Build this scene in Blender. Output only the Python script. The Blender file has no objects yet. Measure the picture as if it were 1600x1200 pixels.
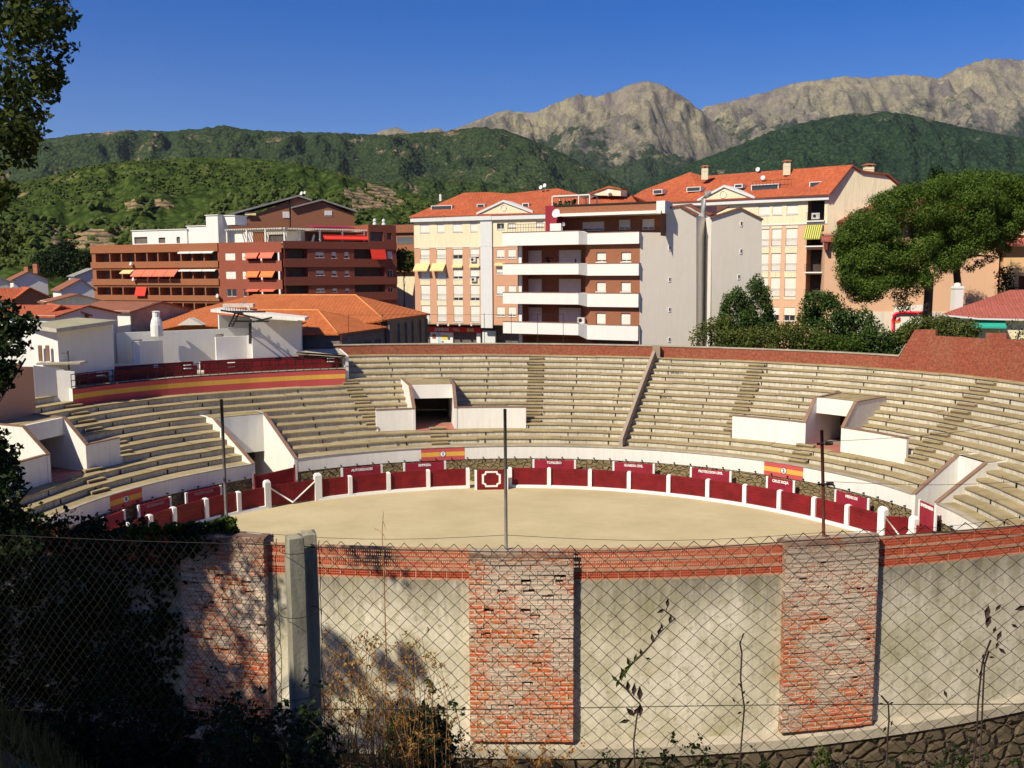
import bpy, math, random
import numpy as np
from mathutils import Vector, Matrix, noise
R=math.radians; rnd=random.Random(7)
scene=bpy.context.scene
# ---------------------------------------------------------------- camera
F_PX=1500.0; PITCH=6.65; ROLL=0.3; EYE=Vector((0,0,16.0))
cam=bpy.data.objects.new('camera',bpy.data.cameras.new('camera')); scene.collection.objects.link(cam)
cam.data.sensor_width=36; cam.data.lens=36*F_PX/1600; cam.data.clip_start=0.1; cam.data.clip_end=60000
cam.matrix_world=Matrix.Translation(EYE)@Matrix.Rotation(R(90-PITCH),4,'X')@Matrix.Rotation(R(-ROLL),4,'Z')
scene.camera=cam
# ---------------------------------------------------------------- sky, sun, exposure
SUN_AZ=224.5; SUN_EL=44.0
w=bpy.data.worlds.new('World'); scene.world=w; w.use_nodes=True
nt=w.node_tree; bg=nt.nodes['Background']
sk=nt.nodes.new('ShaderNodeTexSky'); sk.sky_type='NISHITA'; sk.sun_disc=False
sk.sun_elevation=R(SUN_EL); sk.sun_rotation=R(SUN_AZ); sk.ozone_density=4.0; sk.air_density=1.0; sk.dust_density=0.3; sk.altitude=500
hs=nt.nodes.new('ShaderNodeHueSaturation'); hs.inputs['Saturation'].default_value=1.5; hs.inputs['Hue'].default_value=.518
nt.links.new(sk.outputs[0],hs.inputs['Color']); tn=nt.nodes.new('ShaderNodeMixRGB'); tn.blend_type='MULTIPLY'; tn.inputs[0].default_value=1; tn.inputs[2].default_value=(1.24,1.07,1.16,1); nt.links.new(hs.outputs[0],tn.inputs[1]); nt.links.new(tn.outputs[0],bg.inputs[0]); bg.inputs[1].default_value=0.068
sl=bpy.data.lights.new('sun','SUN'); sun=bpy.data.objects.new('sun',sl); scene.collection.objects.link(sun)
sl.energy=4.9; sl.angle=R(0.5); sl.color=(1.0,0.905,0.72)
sdir=Vector((math.sin(R(SUN_AZ))*math.cos(R(SUN_EL)),math.cos(R(SUN_AZ))*math.cos(R(SUN_EL)),math.sin(R(SUN_EL))))
sun.rotation_euler=sdir.to_track_quat('Z','Y').to_euler(); sun.location=(-40,-40,60)
scene.view_settings.view_transform='Standard'; scene.view_settings.look='None'
scene.view_settings.exposure=0.42; scene.view_settings.gamma=1.0; scene.view_settings.use_curve_mapping=False
# ---------------------------------------------------------------- pixel <-> place
def ray(px,py):
    x=(px-800)/F_PX; y=-(py-600)/F_PX; c,s=math.cos(R(ROLL)),math.sin(R(ROLL)); x,y=c*x+s*y,-s*x+c*y
    p=R(PITCH); return Vector((x,math.cos(p)+y*math.sin(p),-math.sin(p)+y*math.cos(p)))
def G(px,py,z):
    d=ray(px,py); return EYE+d*((z-EYE.z)/d.z)
def D(px,py,Y):
    d=ray(px,py); return EYE+d*(Y/d.y)
# ---------------------------------------------------------------- objects
COL=scene.collection
def tag(o,label=None,cat=None,group=None,kind=None):
    if label: o['label']=label
    if cat: o['category']=cat
    if group: o['group']=group
    if kind: o['kind']=kind
    return o
def empty(name,loc,label=None,cat=None,group=None):
    o=bpy.data.objects.new(name,None); o.location=Vector(loc); COL.objects.link(o); o.empty_display_size=.3
    return tag(o,label,cat,group)
def wloc(o):
    l=Vector((0,0,0))
    while o: l+=o.location; o=o.parent
    return l
class MB:
    def __init__(s): s.v=[]; s.f=[]; s.m=[]; s.uv={}; s.sm=[]
    def face(s,pts,m=0,uv=None,sm=False):
        n=len(s.v); s.v+= [tuple(p) for p in pts]; s.f.append(tuple(range(n,n+len(pts)))); s.m.append(m); s.sm.append(sm)
        if uv: s.uv[len(s.f)-1]=uv
    def add(s,vs,fs,m=0,sm=False):
        n=len(s.v); s.v+=[tuple(p) for p in vs]
        for f in fs: s.f.append(tuple(i+n for i in f)); s.m.append(m); s.sm.append(sm)
    def hexa(s,p,m=0,skip=()):
        # p: 4 bottom + 4 top (ccw seen from above)
        q=[(3,2,1,0),(4,5,6,7),(0,1,5,4),(1,2,6,5),(2,3,7,6),(3,0,4,7)]
        s.add(p,[f for i,f in enumerate(q) if i not in skip],m)
    def obox(s,o,a,b,c,m=0,skip=()):
        o,a,b,c=map(Vector,(o,a,b,c)); s.hexa([o,o+a,o+a+b,o+b,o+c,o+a+c,o+a+b+c,o+b+c],m,skip)
    def box(s,c,sz,rz=0,m=0):
        x,y,z=sz; cs,sn=math.cos(rz),math.sin(rz); a=Vector((cs*x,sn*x,0)); b=Vector((-sn*y,cs*y,0))
        s.obox(Vector(c)-a/2-b/2-Vector((0,0,z/2)),a,b,(0,0,z),m)
    def prism(s,pts,d,m=0,mside=None):
        d=Vector(d); pts=[Vector(p) for p in pts]; q=[p+d for p in pts]; n=len(pts); ms=m if mside is None else mside
        s.face(pts,m); s.face(q[::-1],m if mside is None else ms)
        for i in range(n): j=(i+1)%n; s.face([pts[j],pts[i],q[i],q[j]],ms)
    def tube(s,pts,r,n=6,m=0,caps=True,sm=True):
        pts=[Vector(p) for p in pts]; vs=[]; fs=[]; k=len(pts); up=Vector((0,0,1))
        for i,p in enumerate(pts):
            t=(pts[min(i+1,k-1)]-pts[max(i-1,0)]); 
            if t.length<1e-9: t=Vector((0,0,1))
            t.normalize(); a=t.cross(up) if abs(t.z)<.95 else t.cross(Vector((1,0,0))); a.normalize(); b=t.cross(a)
            rr=r[i] if isinstance(r,(list,tuple)) else r
            for j in range(n):
                an=2*math.pi*j/n; vs.append(p+(a*math.cos(an)+b*math.sin(an))*rr)
        for i in range(k-1):
            for j in range(n):
                j2=(j+1)%n; fs.append((i*n+j,i*n+j2,(i+1)*n+j2,(i+1)*n+j))
        if caps: fs.append(tuple(range(n))); fs.append(tuple((k-1)*n+j for j in range(n-1,-1,-1)))
        s.add(vs,fs,m,sm)
    def lathe(s,c,prof,n=12,m=0,ax=None):
        c=Vector(c); vs=[];fs=[]
        for r_,z in prof:
            for j in range(n):
                an=2*math.pi*j/n; vs.append(c+Vector((r_*math.cos(an),r_*math.sin(an),z)))
        for i in range(len(prof)-1):
            for j in range(n): j2=(j+1)%n; fs.append((i*n+j,i*n+j2,(i+1)*n+j2,(i+1)*n+j))
        fs.append(tuple(range(n-1,-1,-1))); fs.append(tuple((len(prof)-1)*n+j for j in range(n)))
        s.add(vs,fs,m)
    def build(s,name,mats,parent=None,label=None,cat=None,group=None,kind=None,origin=None):
        if not isinstance(mats,(list,tuple)): mats=[mats]
        me=bpy.data.meshes.new(name); pl=wloc(parent) if parent else Vector((0,0,0))
        V=np.array(s.v,dtype=float).reshape(-1,3)
        org=Vector((0,0,0))
        if not parent and len(V):
            org=Vector(((V[:,0].min()+V[:,0].max())/2,(V[:,1].min()+V[:,1].max())/2,V[:,2].min())) if origin is None else Vector(origin)
        W=V-np.array(pl+org)
        me.from_pydata(W.tolist(),[],s.f)
        for mt in mats: me.materials.append(mt)
        me.polygons.foreach_set('material_index',s.m)
        if any(s.sm): me.polygons.foreach_set('use_smooth',s.sm)
        uvl=me.uv_layers.new(name='UVMap'); out=np.zeros((sum(len(f) for f in s.f),2)); k=0
        for i,f in enumerate(s.f):
            n=len(f)
            if i in s.uv: out[k:k+n]=s.uv[i]
            else:
                P=V[list(f)]; a=P[1]-P[0]; b=P[-1]-P[0]; nn=np.cross(a,b); l=np.sqrt((nn*nn).sum())
                if l<1e-12: nn=np.array([0,0,1.]); l=1
                nn=nn/l
                if abs(nn[2])>.97: out[k:k+n]=P[:,:2]
                else:
                    t=np.array([-nn[1],nn[0],0]); t/=np.sqrt((t*t).sum()); vv=np.cross(nn,t)
                    out[k:k+n,0]=P@t; out[k:k+n,1]=P@vv
            k+=n
        uvl.data.foreach_set('uv',out.ravel())
        me.update(); o=bpy.data.objects.new(name,me); COL.objects.link(o)
        if parent: o.parent=parent
        else: o.location=org
        return tag(o,label,cat,group,kind)
def text_mesh(name,txt,size,mat,parent,loc,tdir,updir=(0,0,1),bold=0.0,extr=0.01,sx=1.0):
    """lettering as a real mesh standing in the plane spanned by tdir and updir"""
    cu=bpy.data.curves.new(name,'FONT'); cu.body=txt; cu.size=size; cu.align_x='CENTER'; cu.align_y='CENTER'; cu.extrude=extr; cu.offset=bold; cu.resolution_u=2
    tmp=bpy.data.objects.new(name,cu); COL.objects.link(tmp); dg=bpy.context.evaluated_depsgraph_get(); dg.update()
    me=bpy.data.meshes.new_from_object(tmp.evaluated_get(dg)); bpy.data.objects.remove(tmp)
    t=Vector(tdir).normalized(); u=Vector(updir).normalized(); n=t.cross(u)
    M=Matrix((t*sx,u,n)).transposed().to_4x4(); me.transform(Matrix.Translation(Vector(loc)-(wloc(parent) if parent else Vector((0,0,0))))@M)
    me.materials.clear(); me.materials.append(mat)
    o=bpy.data.objects.new(name,me); COL.objects.link(o)
    if parent: o.parent=parent
    return o
# ---------------------------------------------------------------- materials
def S(c):  # srgb hex-ish 0..255 -> linear
    return tuple((x/255/12.92 if x/255<=.04045 else ((x/255+.055)/1.055)**2.4) for x in c)+(1,)
class NT:
    def __init__(s,name):
        s.mat=bpy.data.materials.new(name); s.mat.use_nodes=True; s.t=s.mat.node_tree; s.p=s.t.nodes['Principled BSDF']; s.out=s.t.nodes['Material Output']
        s.p.inputs['Specular IOR Level'].default_value=.25
    def n(s,type,props=None,**inp):
        nd=s.t.nodes.new('ShaderNode'+type)
        for k,v in (props or {}).items(): setattr(nd,k,v)
        for k,v in inp.items():
            key=int(k[1:]) if k[0]=='i' and k[1:].isdigit() else k.replace('_',' ')
            s.set(nd.inputs[key],v)
        return nd
    def set(s,sock,v):
        if isinstance(v,bpy.types.NodeSocket): s.t.links.new(v,sock)
        elif isinstance(v,bpy.types.Node): s.t.links.new(v.outputs[0],sock)
        else: sock.default_value=v
    def pos(s): return s.n('NewGeometry').outputs['Position']
    def uv(s): return s.n('TexCoord').outputs['UV']
    def mapv(s,v,sc): return s.n('Mapping',i0=v,Scale=sc).outputs[0]
    def noise(s,v,scale,detail=5,rough=.6): return s.n('TexNoise',Vector=v,Scale=scale,Detail=detail,Roughness=rough).outputs[0]
    def ramp(s,f,stops,interp='LINEAR'):
        r=s.n('ValToRGB',i0=f); e=r.color_ramp; e.interpolation=interp
        while len(e.elements)<len(stops): e.elements.new(.5)
        for el,(p,c) in zip(e.elements,stops): el.position=p; el.color=c if len(c)==4 else tuple(c)+(1,)
        return r.outputs[0]
    def mix(s,f,a,b,mode='MIX'):
        m=s.n('MixRGB',{'blend_type':mode}); s.set(m.inputs[0],f); s.set(m.inputs[1],a); s.set(m.inputs[2],b); return m.outputs[0]
    def math(s,op,a,b=0.0):
        m=s.n('Math',{'operation':op}); s.set(m.inputs[0],a); s.set(m.inputs[1],b); return m.outputs[0]
    def bump(s,h,strength=.4,dist=.05):
        b=s.n('Bump',Height=h,Strength=strength,Distance=dist); s.set(s.p.inputs['Normal'],b.outputs[0])
    def fin(s,col,rough=.85,**k):
        s.set(s.p.inputs['Base Color'],col); s.set(s.p.inputs['Roughness'],rough)
        for kk,v in k.items(): s.set(s.p.inputs[kk.replace('_',' ')],v)
        return s.mat
def plain(name,c,var=.25,scale=1.5,rough=.85,bump=.2,fine=25,metal=0,c2=None):
    """painted or plastered surface: blotchy tone, a little grain"""
    t=NT(name); p=t.pos(); n1=t.noise(p,scale,6,.65); n2=t.noise(p,fine,3)
    f=t.ramp(n1,[(.3,(0,0,0)),(.7,(1,1,1))]); b=Vector(c[:3])
    lo=tuple(b*(1-var))+(1,) if c2 is None else c2
    col=t.mix(f,lo,tuple(min(1,x) for x in b*(1+var*.25))+(1,))
    if bump: t.bump(n2,bump,.02)
    return t.fin(col,rough,Metallic=metal)
def plaster(name,c,streak=.35,stain=(.25,.24,.2,1)):
    """outdoor paint or render with rain streaks running down from the top"""
    t=NT(name); p=t.pos(); st=t.noise(t.mapv(p,(2.5,2.5,.22)),1.6,5,.7); bl=t.noise(p,.5,6,.7); fi=t.noise(p,18,3)
    f=t.math('MULTIPLY',t.ramp(st,[(.45,(0,0,0)),(.78,(1,1,1))]),streak)
    col=t.mix(f,c,stain); col=t.mix(t.math('MULTIPLY',t.ramp(bl,[(.45,(0,0,0)),(.8,(1,1,1))]),streak*.7),col,tuple(x*.75 for x in c[:3])+(1,))
    t.bump(fi,.15,.02); return t.fin(col,.9)
def brick(name,c1,c2,mort,bw=.25,bh=.065,mw=.012,blotch=.3,blc=(.5,.45,.4,1),bump=.5,grain=.35):
    t=NT(name); u=t.uv(); p=t.pos()
    b=t.n('TexBrick',{'offset':.5},Vector=u,Color1=c1,Color2=c2,Mortar=mort,Scale=1.0,**{'Mortar_Size':mw,'Brick_Width':bw,'Row_Height':bh,'Bias':0.0,'Mortar_Smooth':.3})
    n=t.noise(p,.6,7,.7); f=t.math('MULTIPLY',t.ramp(n,[(.42,(0,0,0)),(.72,(1,1,1))]),blotch)
    col=t.mix(f,b.outputs[0],blc); n2=t.noise(p,6,3)
    col=t.mix(t.math('MULTIPLY',t.ramp(n2,[(.3,(0,0,0)),(.7,(1,1,1))]) if grain>.4 else n2,grain),col,tuple(x*.5 for x in c2[:3])+(1,))
    t.bump(t.math('SUBTRACT',t.noise(p,30,2),t.math('MULTIPLY',b.outputs[1],1.5)),bump,.01)
    return t.fin(col,.9)
def tiles(name,c,c2,pitch=.22):
    t=NT(name); u=t.uv(); p=t.pos()
    sx=t.n('SeparateXYZ',i0=u); wv=t.n('TexWave',{'wave_type':'BANDS','bands_direction':'X'},Vector=u,Scale=1/pitch/ (2*math.pi)*6.2832/1.0/ 1.0*.16,Distortion=0.0).outputs['Fac']
    row=t.n('TexBrick',{'offset':.0},Vector=u,Color1=c,Color2=c2,Mortar=tuple(x*.35 for x in c[:3])+(1,),Scale=1.0,**{'Mortar_Size':.02,'Brick_Width':pitch,'Row_Height':.38,'Mortar_Smooth':.6})
    n=t.noise(p,.35,7,.75); n2=t.noise(p,3,4)
    col=t.mix(t.math('MULTIPLY',t.ramp(n,[(.4,(0,0,0)),(.75,(1,1,1))]),.5),row.outputs[0],tuple(x*.55 for x in c2[:3])+(1,))
    col=t.mix(t.math('MULTIPLY',t.ramp(n2,[(.5,(0,0,0)),(.8,(1,1,1))]),.3),col,(.35,.2,.1,1))
    t.bump(t.math('SUBTRACT',wv,row.outputs[1]),.6,.04); return t.fin(col,.85)
def concrete(name,c,c2,streak=True,scale=1.0):
    """cast concrete: streaks, lichen, dark grime"""
    t=NT(name); p=t.pos(); 
    n1=t.noise(t.mapv(p,(3,3,.5)) if streak else p,1.3*scale,7,.75); n2=t.noise(p,.25*scale,5,.6); n3=t.noise(p,9*scale,4,.7)
    col=t.mix(t.ramp(n1,[(.32,(0,0,0)),(.68,(1,1,1))]),c2,c)
    col=t.mix(t.math('MULTIPLY',t.ramp(n2,[(.4,(0,0,0)),(.7,(1,1,1))]),.45),col,tuple(x*.6 for x in c2[:3])+(1,))
    col=t.mix(t.math('MULTIPLY',t.ramp(n3,[(.57,(0,0,0)),(.77,(1,1,1))]),.3),col,(.07,.065,.04,1))
    t.bump(n3,.5,.02); return t.fin(col,.95)
def rubble(name,cols,scale=2.2,mort=(.2,.18,.13,1)):
    t=NT(name); u=t.uv(); p=t.pos(); d=t.n('VectorMath',{'operation':'ADD'}); 
    nz=t.n('TexNoise',Vector=p,Scale=2.0,Detail=3.0); t.t.links.new(u,d.inputs[0]); sc=t.n('VectorMath',{'operation':'SCALE'},i0=nz.outputs[1]); sc.inputs['Scale'].default_value=.25; t.t.links.new(sc.outputs[0],d.inputs[1])
    v=t.n('TexVoronoi',{'feature':'DISTANCE_TO_EDGE'},Vector=t.mapv(d.outputs[0],(1,1.6,1)),Scale=scale); vc=t.n('TexVoronoi',{'feature':'F1'},Vector=t.mapv(d.outputs[0],(1,1.6,1)),Scale=scale)
    sx=t.n('SeparateXYZ',i0=vc.outputs['Color'])
    col=t.ramp(sx.outputs[0],[(i/max(1,len(cols)-1),c) for i,c in enumerate(cols)])
    col=t.mix(t.math('MULTIPLY',t.ramp(v.outputs[0],[(.0,(1,1,1)),(.07,(0,0,0))]),.75),col,mort); n=t.noise(p,12,4); col=t.mix(t.ramp(t.noise(p,3.5,5,.7),[(.4,(0,0,0)),(.65,(1,1,1))]),col,tuple(x*.7 for x in cols[1][:3])+(1,))
    col=t.mix(t.math('MULTIPLY',n,.5),col,(.12,.1,.06,1))
    t.bump(t.ramp(v.outputs[0],[(0,(0,0,0)),(.15,(1,1,1))]),.9,.12); return t.fin(col,.95)
def glass(name,c=(.03,.035,.04,1)):
    t=NT(name); return t.fin(c,.08,Specular_IOR_Level=.6)
def leafmat(name,cols,trans=.25):
    t=NT(name); oi=t.n('NewGeometry'); n=t.n('TexWhiteNoise',{'noise_dimensions':'1D'}); t.t.links.new(oi.outputs['Random Per Island'],n.inputs['W'])
    col=t.ramp(n.outputs[0],[(i/max(1,len(cols)-1),c) for i,c in enumerate(cols)])
    big=t.noise(oi.outputs['Position'],1.2,2); col=t.mix(t.math('MULTIPLY',t.ramp(big,[(.4,(0,0,0)),(.65,(1,1,1))]),.55),col,cols[0])
    t.fin(col,.6); t.p.inputs['Specular IOR Level'].default_value=.12
    tr=t.n('BsdfTranslucent',Color=col); mx=t.n('MixShader',Fac=trans); t.t.links.new(t.p.outputs[0],mx.inputs[1]); t.t.links.new(tr.outputs[0],mx.inputs[2]); t.t.links.new(mx.outputs[0],t.out.inputs[0])
    return t.mat
M={}
M['white']=plaster('white_paint',(.74,.72,.66,1),.3,(.42,.36,.27,1))
M['white2']=plain('clean_white_paint',(.82,.81,.77,1),.12,.8)
M['tread']=concrete('tread_concrete',(.44,.355,.20,1),(.29,.225,.11,1),False)
M['riser']=concrete('riser_concrete',(.70,.67,.57,1),(.38,.34,.25,1),True,1.6)
M['coping']=concrete('coping_concrete',(.5,.44,.33,1),(.3,.26,.2,1),False)
M['brownedge']=plain('brown_curb',(.25,.15,.10,1),.3)
M['redfloor']=plain('red_floor_paint',(.42,.16,.12,1),.35)
M['maroon']=plain('maroon_boards',(.20,.010,.014,1),.45,1.2,.55,.3)
M['maroon2']=plain('maroon_paint_lighter',(.32,.022,.04,1),.35,1.2,.6,.2)
M['flagred']=plaster('flag_red_paint',(.52,.085,.08,1),.45,(.3,.12,.1,1))
M['flagyel']=plaster('flag_yellow_paint',(.70,.40,.07,1),.4,(.5,.25,.05,1))
M['dark']=plain('dark_void',(.015,.013,.012,1),.2)
M['iron']=plain('dark_iron',(.03,.027,.025,1),.3,5,.6,.1,metal=.3)
M['galv']=plain('galvanised_steel',(.16,.15,.14,1),.4,6,.5,.1,metal=.5)
M['brickwall']=brick('rough_orange_brick',(.46,.10,.05,1),(.27,.055,.035,1),(.30,.14,.08,1),.25,.07,.014,.6,(.34,.17,.09,1),.6,.7)
M['sand']=None
t=NT('arena_sand'); p=t.pos(); a=t.noise(p,.18,6,.6); b=t.noise(t.mapv(p,(.5,1.6,1)),.9,6,.7); c=t.noise(p,14,3)
col=t.mix(t.ramp(a,[(.35,(0,0,0)),(.65,(1,1,1))]),(.44,.36,.20,1),(.53,.44,.26,1)); col=t.mix(t.math('MULTIPLY',t.ramp(b,[(.5,(0,0,0)),(.75,(1,1,1))]),.35),col,(.40,.30,.16,1))
d=t.noise(p,2.2,6,.8); col=t.mix(t.math('MULTIPLY',t.ramp(d,[(.56,(0,0,0)),(.66,(1,1,1))]),.3),col,(.33,.25,.14,1)); rad=t.n('VectorMath',{'operation':'LENGTH'},i0=t.n('VectorMath',{'operation':'SUBTRACT'},i0=p,i1=(-.5,45.5,0)).outputs[0]).outputs['Value']; rk=t.noise(t.n('CombineXYZ',X=rad,Y=t.noise(p,.12,3)).outputs[0],3.5,5,.75); col=t.mix(t.math('MULTIPLY',t.ramp(rk,[(.5,(0,0,0)),(.75,(1,1,1))]),.28),col,(.36,.27,.15,1))
t.bump(t.math('ADD',c,d),.4,.03); M['sand']=t.fin(col,1.0)
M['rubble']=rubble('rubble_stone',[(.16,.12,.05,1),(.32,.24,.12,1),(.22,.17,.07,1),(.4,.31,.18,1)],2.4)
# ================================================================ the bullring
RC=Vector((-.5,45.5,0))
def pc(th,r,z): return Vector((RC.x+r*math.sin(R(th)),RC.y+r*math.cos(R(th)),z))
def interp(tab):
    xs=[a for a,b in tab]; ys=[b for a,b in tab]
    return lambda x: float(np.interp(x,xs,ys))
_rw=interp([(-112,24),(-77,25.5),(-62,26.6),(-45,27.2),(-25,27.2),(0,27.3),(24,27.7),(42,27.9),(52,27.6),(62,27),(70,26.3),(85,24.8),(112,23.5)])
_rt=interp([(-112,39),(-78,39.6),(-63,40.2),(-54,43.6),(-46,45.2),(-38,44.0),(-30,43.8),(-24,44.0),(-18,42.9),(-7,41.5),(9,39.9),(25,38.9),(37,39),(50,39.4),(60,38.2),(70,37.2),(112,35)])
def smooth(f,th,w=6): return sum(f(th+d) for d in (-w,-w/2,0,w/2,w))/5
RW=lambda th: smooth(_rw,th); RT=lambda th: smooth(_rt,th,8)
NR=14; Z0=2.72; Z1=8.6
def rz(i): return Z0+(Z1-Z0)*i/NR
def rr(i,th): a=RW(th)+.35; return a+(RT(th)-a)*i/NR
def th_at(px,rf,z):
    """angle on a ring curve of radius rf(th), height z, that is seen at photo column px"""
    lo,hi=-80,88
    tgt=None
    def col(th):
        p=pc(th,rf(th) if callable(rf) else rf,z)-EYE; c,s=math.cos(R(PITCH)),math.sin(R(PITCH))
        zc=p.y*c-p.z*s; yc=p.y*s+p.z*c; x=p.x/zc; y=yc/zc; cr,sr=math.cos(R(ROLL)),math.sin(R(ROLL)); return 800+F_PX*(cr*x-sr*y)
    for _ in range(40):
        mid=(lo+hi)/2
        if col(mid)<px: lo=mid
        else: hi=mid
    return (lo+hi)/2
RB=25.0
# sand and callejon floor
m=MB(); N=180
for i in range(N):
    a0,a1=360*i/N,360*(i+1)/N
    for r0,r1 in ((0,6),(6,12),(12,18),(18,23.9)):
        q=[pc(a0,r0,0),pc(a0,r1,0),pc(a1,r1,0),pc(a1,r0,0)]
        if r0==0: q=q[:3]
        m.face(q[::-1])
    m.face([pc(a1,23.9,0),pc(a1,44,-.02),pc(a0,44,-.02),pc(a0,23.9,0)])
m.build('arena_sand',M['sand'],kind='structure',label='pale ochre sand floor of the round arena',cat='sand')
# --- vomitory angles
V=[]
def vom(kind,**k): k['kind']=kind; V.append(k)
rfw=lambda th: rr(3,th)
T=lambda px,i,z=None: th_at(px,(lambda th:rr(i,th)),rz(i) if z is None else z)
vom('high',name='centre',a=T(643,4.5),b=T(710,4.5),pl=T(587,3.3,4.3),pr=T(822,3.3,4.3))
vom('high',name='right',a=T(1268,4.5),b=T(1330,4.5),pl=T(1145,3.3,4.3),pr=T(1418,3.3,4.3))
vom('high',name='left',a=T(40,5),b=T(104,5),pl=T(-20,3.3,4.3),pr=T(185,3.3,4.3))
vom('low',name='gate',a=th_at(396,RW,2.5),b=th_at(462,RW,2.5),top=5)
vom('low',name='infirmary',a=th_at(1428,RW,2.5),b=th_at(1463,RW,2.5),top=4)
PAL_A=th_at(114,lambda t:rr(10,t),7.0); PAL_B=th_at(540,lambda t:rr(10,t),7.0); PAL_Z=7.85
DTH=.5; TH0=-112; TH1=104
edges=sorted(set([round(TH0+i*DTH,3) for i in range(int((TH1-TH0)/DTH)+1)]+[round(x,3) for v in V for x in (v['a'],v['b'])]+[round(PAL_A,3),round(PAL_B,3)]))
edges=[e for i,e in enumerate(edges) if i==0 or e-edges[i-1]>.02]
def level(th,i):
    """height of tread i (0..14) at angle th, and whether its front is open (doorway)"""
    if PAL_A<th<PAL_B and i>=10: return PAL_Z
    for v in V:
        if v['a']<th<v['b']:
            if v['kind']=='high':
                if i<=2: return rz(i)
                if i<=4: return rz(2)
                if i<=9: return rz(10)-.06
            else:
                if i<v['top']: return 0.02
                if i<=v['top']+1: return rz(v['top']+1)
        if v['kind']=='high' and v['pl']<th<v['pr'] and i==3 : return rz(2)
    return rz(i)
gs=empty('grandstand',pc(0,33,0),'curved bank of weathered concrete seating steps around the far side of the sand arena','grandstand')
m=MB(); SP=.10
rng=random.Random(3)
jit={}
def J(i,th):
    k=(i,int((th+200+i*1.7)//4.2)); 
    if k not in jit: jit[k]=(rng.uniform(-.035,.035),rng.uniform(-.025,.025))
    return jit[k]
for e0,e1 in zip(edges[:-1],edges[1:]):
    mid=(e0+e1)/2
    lv=[level(mid,i) for i in range(NR+1)]
    for i in range(NR+1):
        z=lv[i]; reg=abs(z-rz(i))<1e-6; jr,jz=J(i,mid) if reg and i>0 else (0,0); z+=jz
        def rad(k,th): return rr(k,th) if k<=NR else RT(th)+.75
        r0a,r0b=rad(i,e0)+jr,rad(i,e1)+jr; jr2=J(i+1,mid)[0] if i<NR and abs(lv[i+1]-rz(i+1))<1e-6 else 0
        r1a,r1b=rad(i+1,e0)+jr2+.1,rad(i+1,e1)+jr2+.1
        if i==0: r0a,r0b=RW(e0)-.03,RW(e1)-.03
        mt=0 if z>.5 else 3
        if PAL_A<mid<PAL_B and i>=10: mt=4
        # nosing slab + tread
        m.face([pc(e1,r0b,z),pc(e1,r1b,z),pc(e0,r1a,z),pc(e0,r0a,z)][::-1][::-1],mt)
        prev=lv[i-1] if i else None
        if i and z-prev>.05:
            big=z-prev>.75
            arc=R(mid)*34
            uv=lambda a,zz:(R(a)*34,zz)
            if big:
                openv=any(v['a']<mid<v['b'] for v in V)
                if not openv and not(PAL_A<mid<PAL_B):
                    m.face([pc(e1,r0b,prev),pc(e0,r0a,prev),pc(e0,r0a,z),pc(e1,r0b,z)],2)
            else:
                m.face([pc(e1,r0b,z-.1),pc(e0,r0a,z-.1),pc(e0,r0a,z),pc(e1,r0b,z)],0,[uv(e1,z-.1),uv(e0,z-.1),uv(e0,z),uv(e1,z)])
                m.face([pc(e1,r0b+SP,z-.1),pc(e0,r0a+SP,z-.1),pc(e0,r0a,z-.1),pc(e1,r0b,z-.1)],0)
                m.face([pc(e1,r0b+SP,prev-.05),pc(e0,r0a+SP,prev-.05),pc(e0,r0a+SP,z-.1),pc(e1,r0b+SP,z-.1)],1)
# side faces where the level changes between neighbouring columns
for k in range(1,len(edges)-1):
    e=edges[k]; ml=(edges[k-1]+e)/2; mr=(e+edges[k+1])/2
    for i in range(NR+1):
        a,b=level(ml,i),level(mr,i)
        if abs(a-b)>.2:
            r0=rr(i,e) if i else RW(e); r1=rr(i+1,e) if i<NR else RT(e)+.75
            lo,hi=min(a,b),max(a,b)
            m.face([pc(e,r0,lo),pc(e,r1,lo),pc(e,r1,hi),pc(e,r0,hi)],2)
m.build('seating_steps',[M['tread'],M['riser'],M['white'],M['sand'],M['redfloor']],gs)
# drain slots and joints on the risers
m=MB()
for k,th in enumerate(np.arange(-76,84,6.1)):
    for i in range(1,NR+1):
        t_=th-(i-7)*.22*(1 if th>0 else -1)*.3+rng.uniform(-.25,.25)
        if abs(level(t_,i)-rz(i))>1e-6 or abs(level(t_,i-1)-rz(i-1))>1e-6 or rng.random()<.18: continue
        r_=rr(i,t_)+SP-.06; hh=.27 if rng.random()<.8 else .16
        c=pc(t_,r_,rz(i-1)+.01); tt=Vector((math.cos(R(t_)),-math.sin(R(t_)),0)); nn=Vector((math.sin(R(t_)),math.cos(R(t_)),0))
        m.obox(c-tt*.03,tt*.06,nn*.1,(0,0,hh))
m.build('drain_slot',M['dark'],gs)['kind']='stuff'
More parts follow.
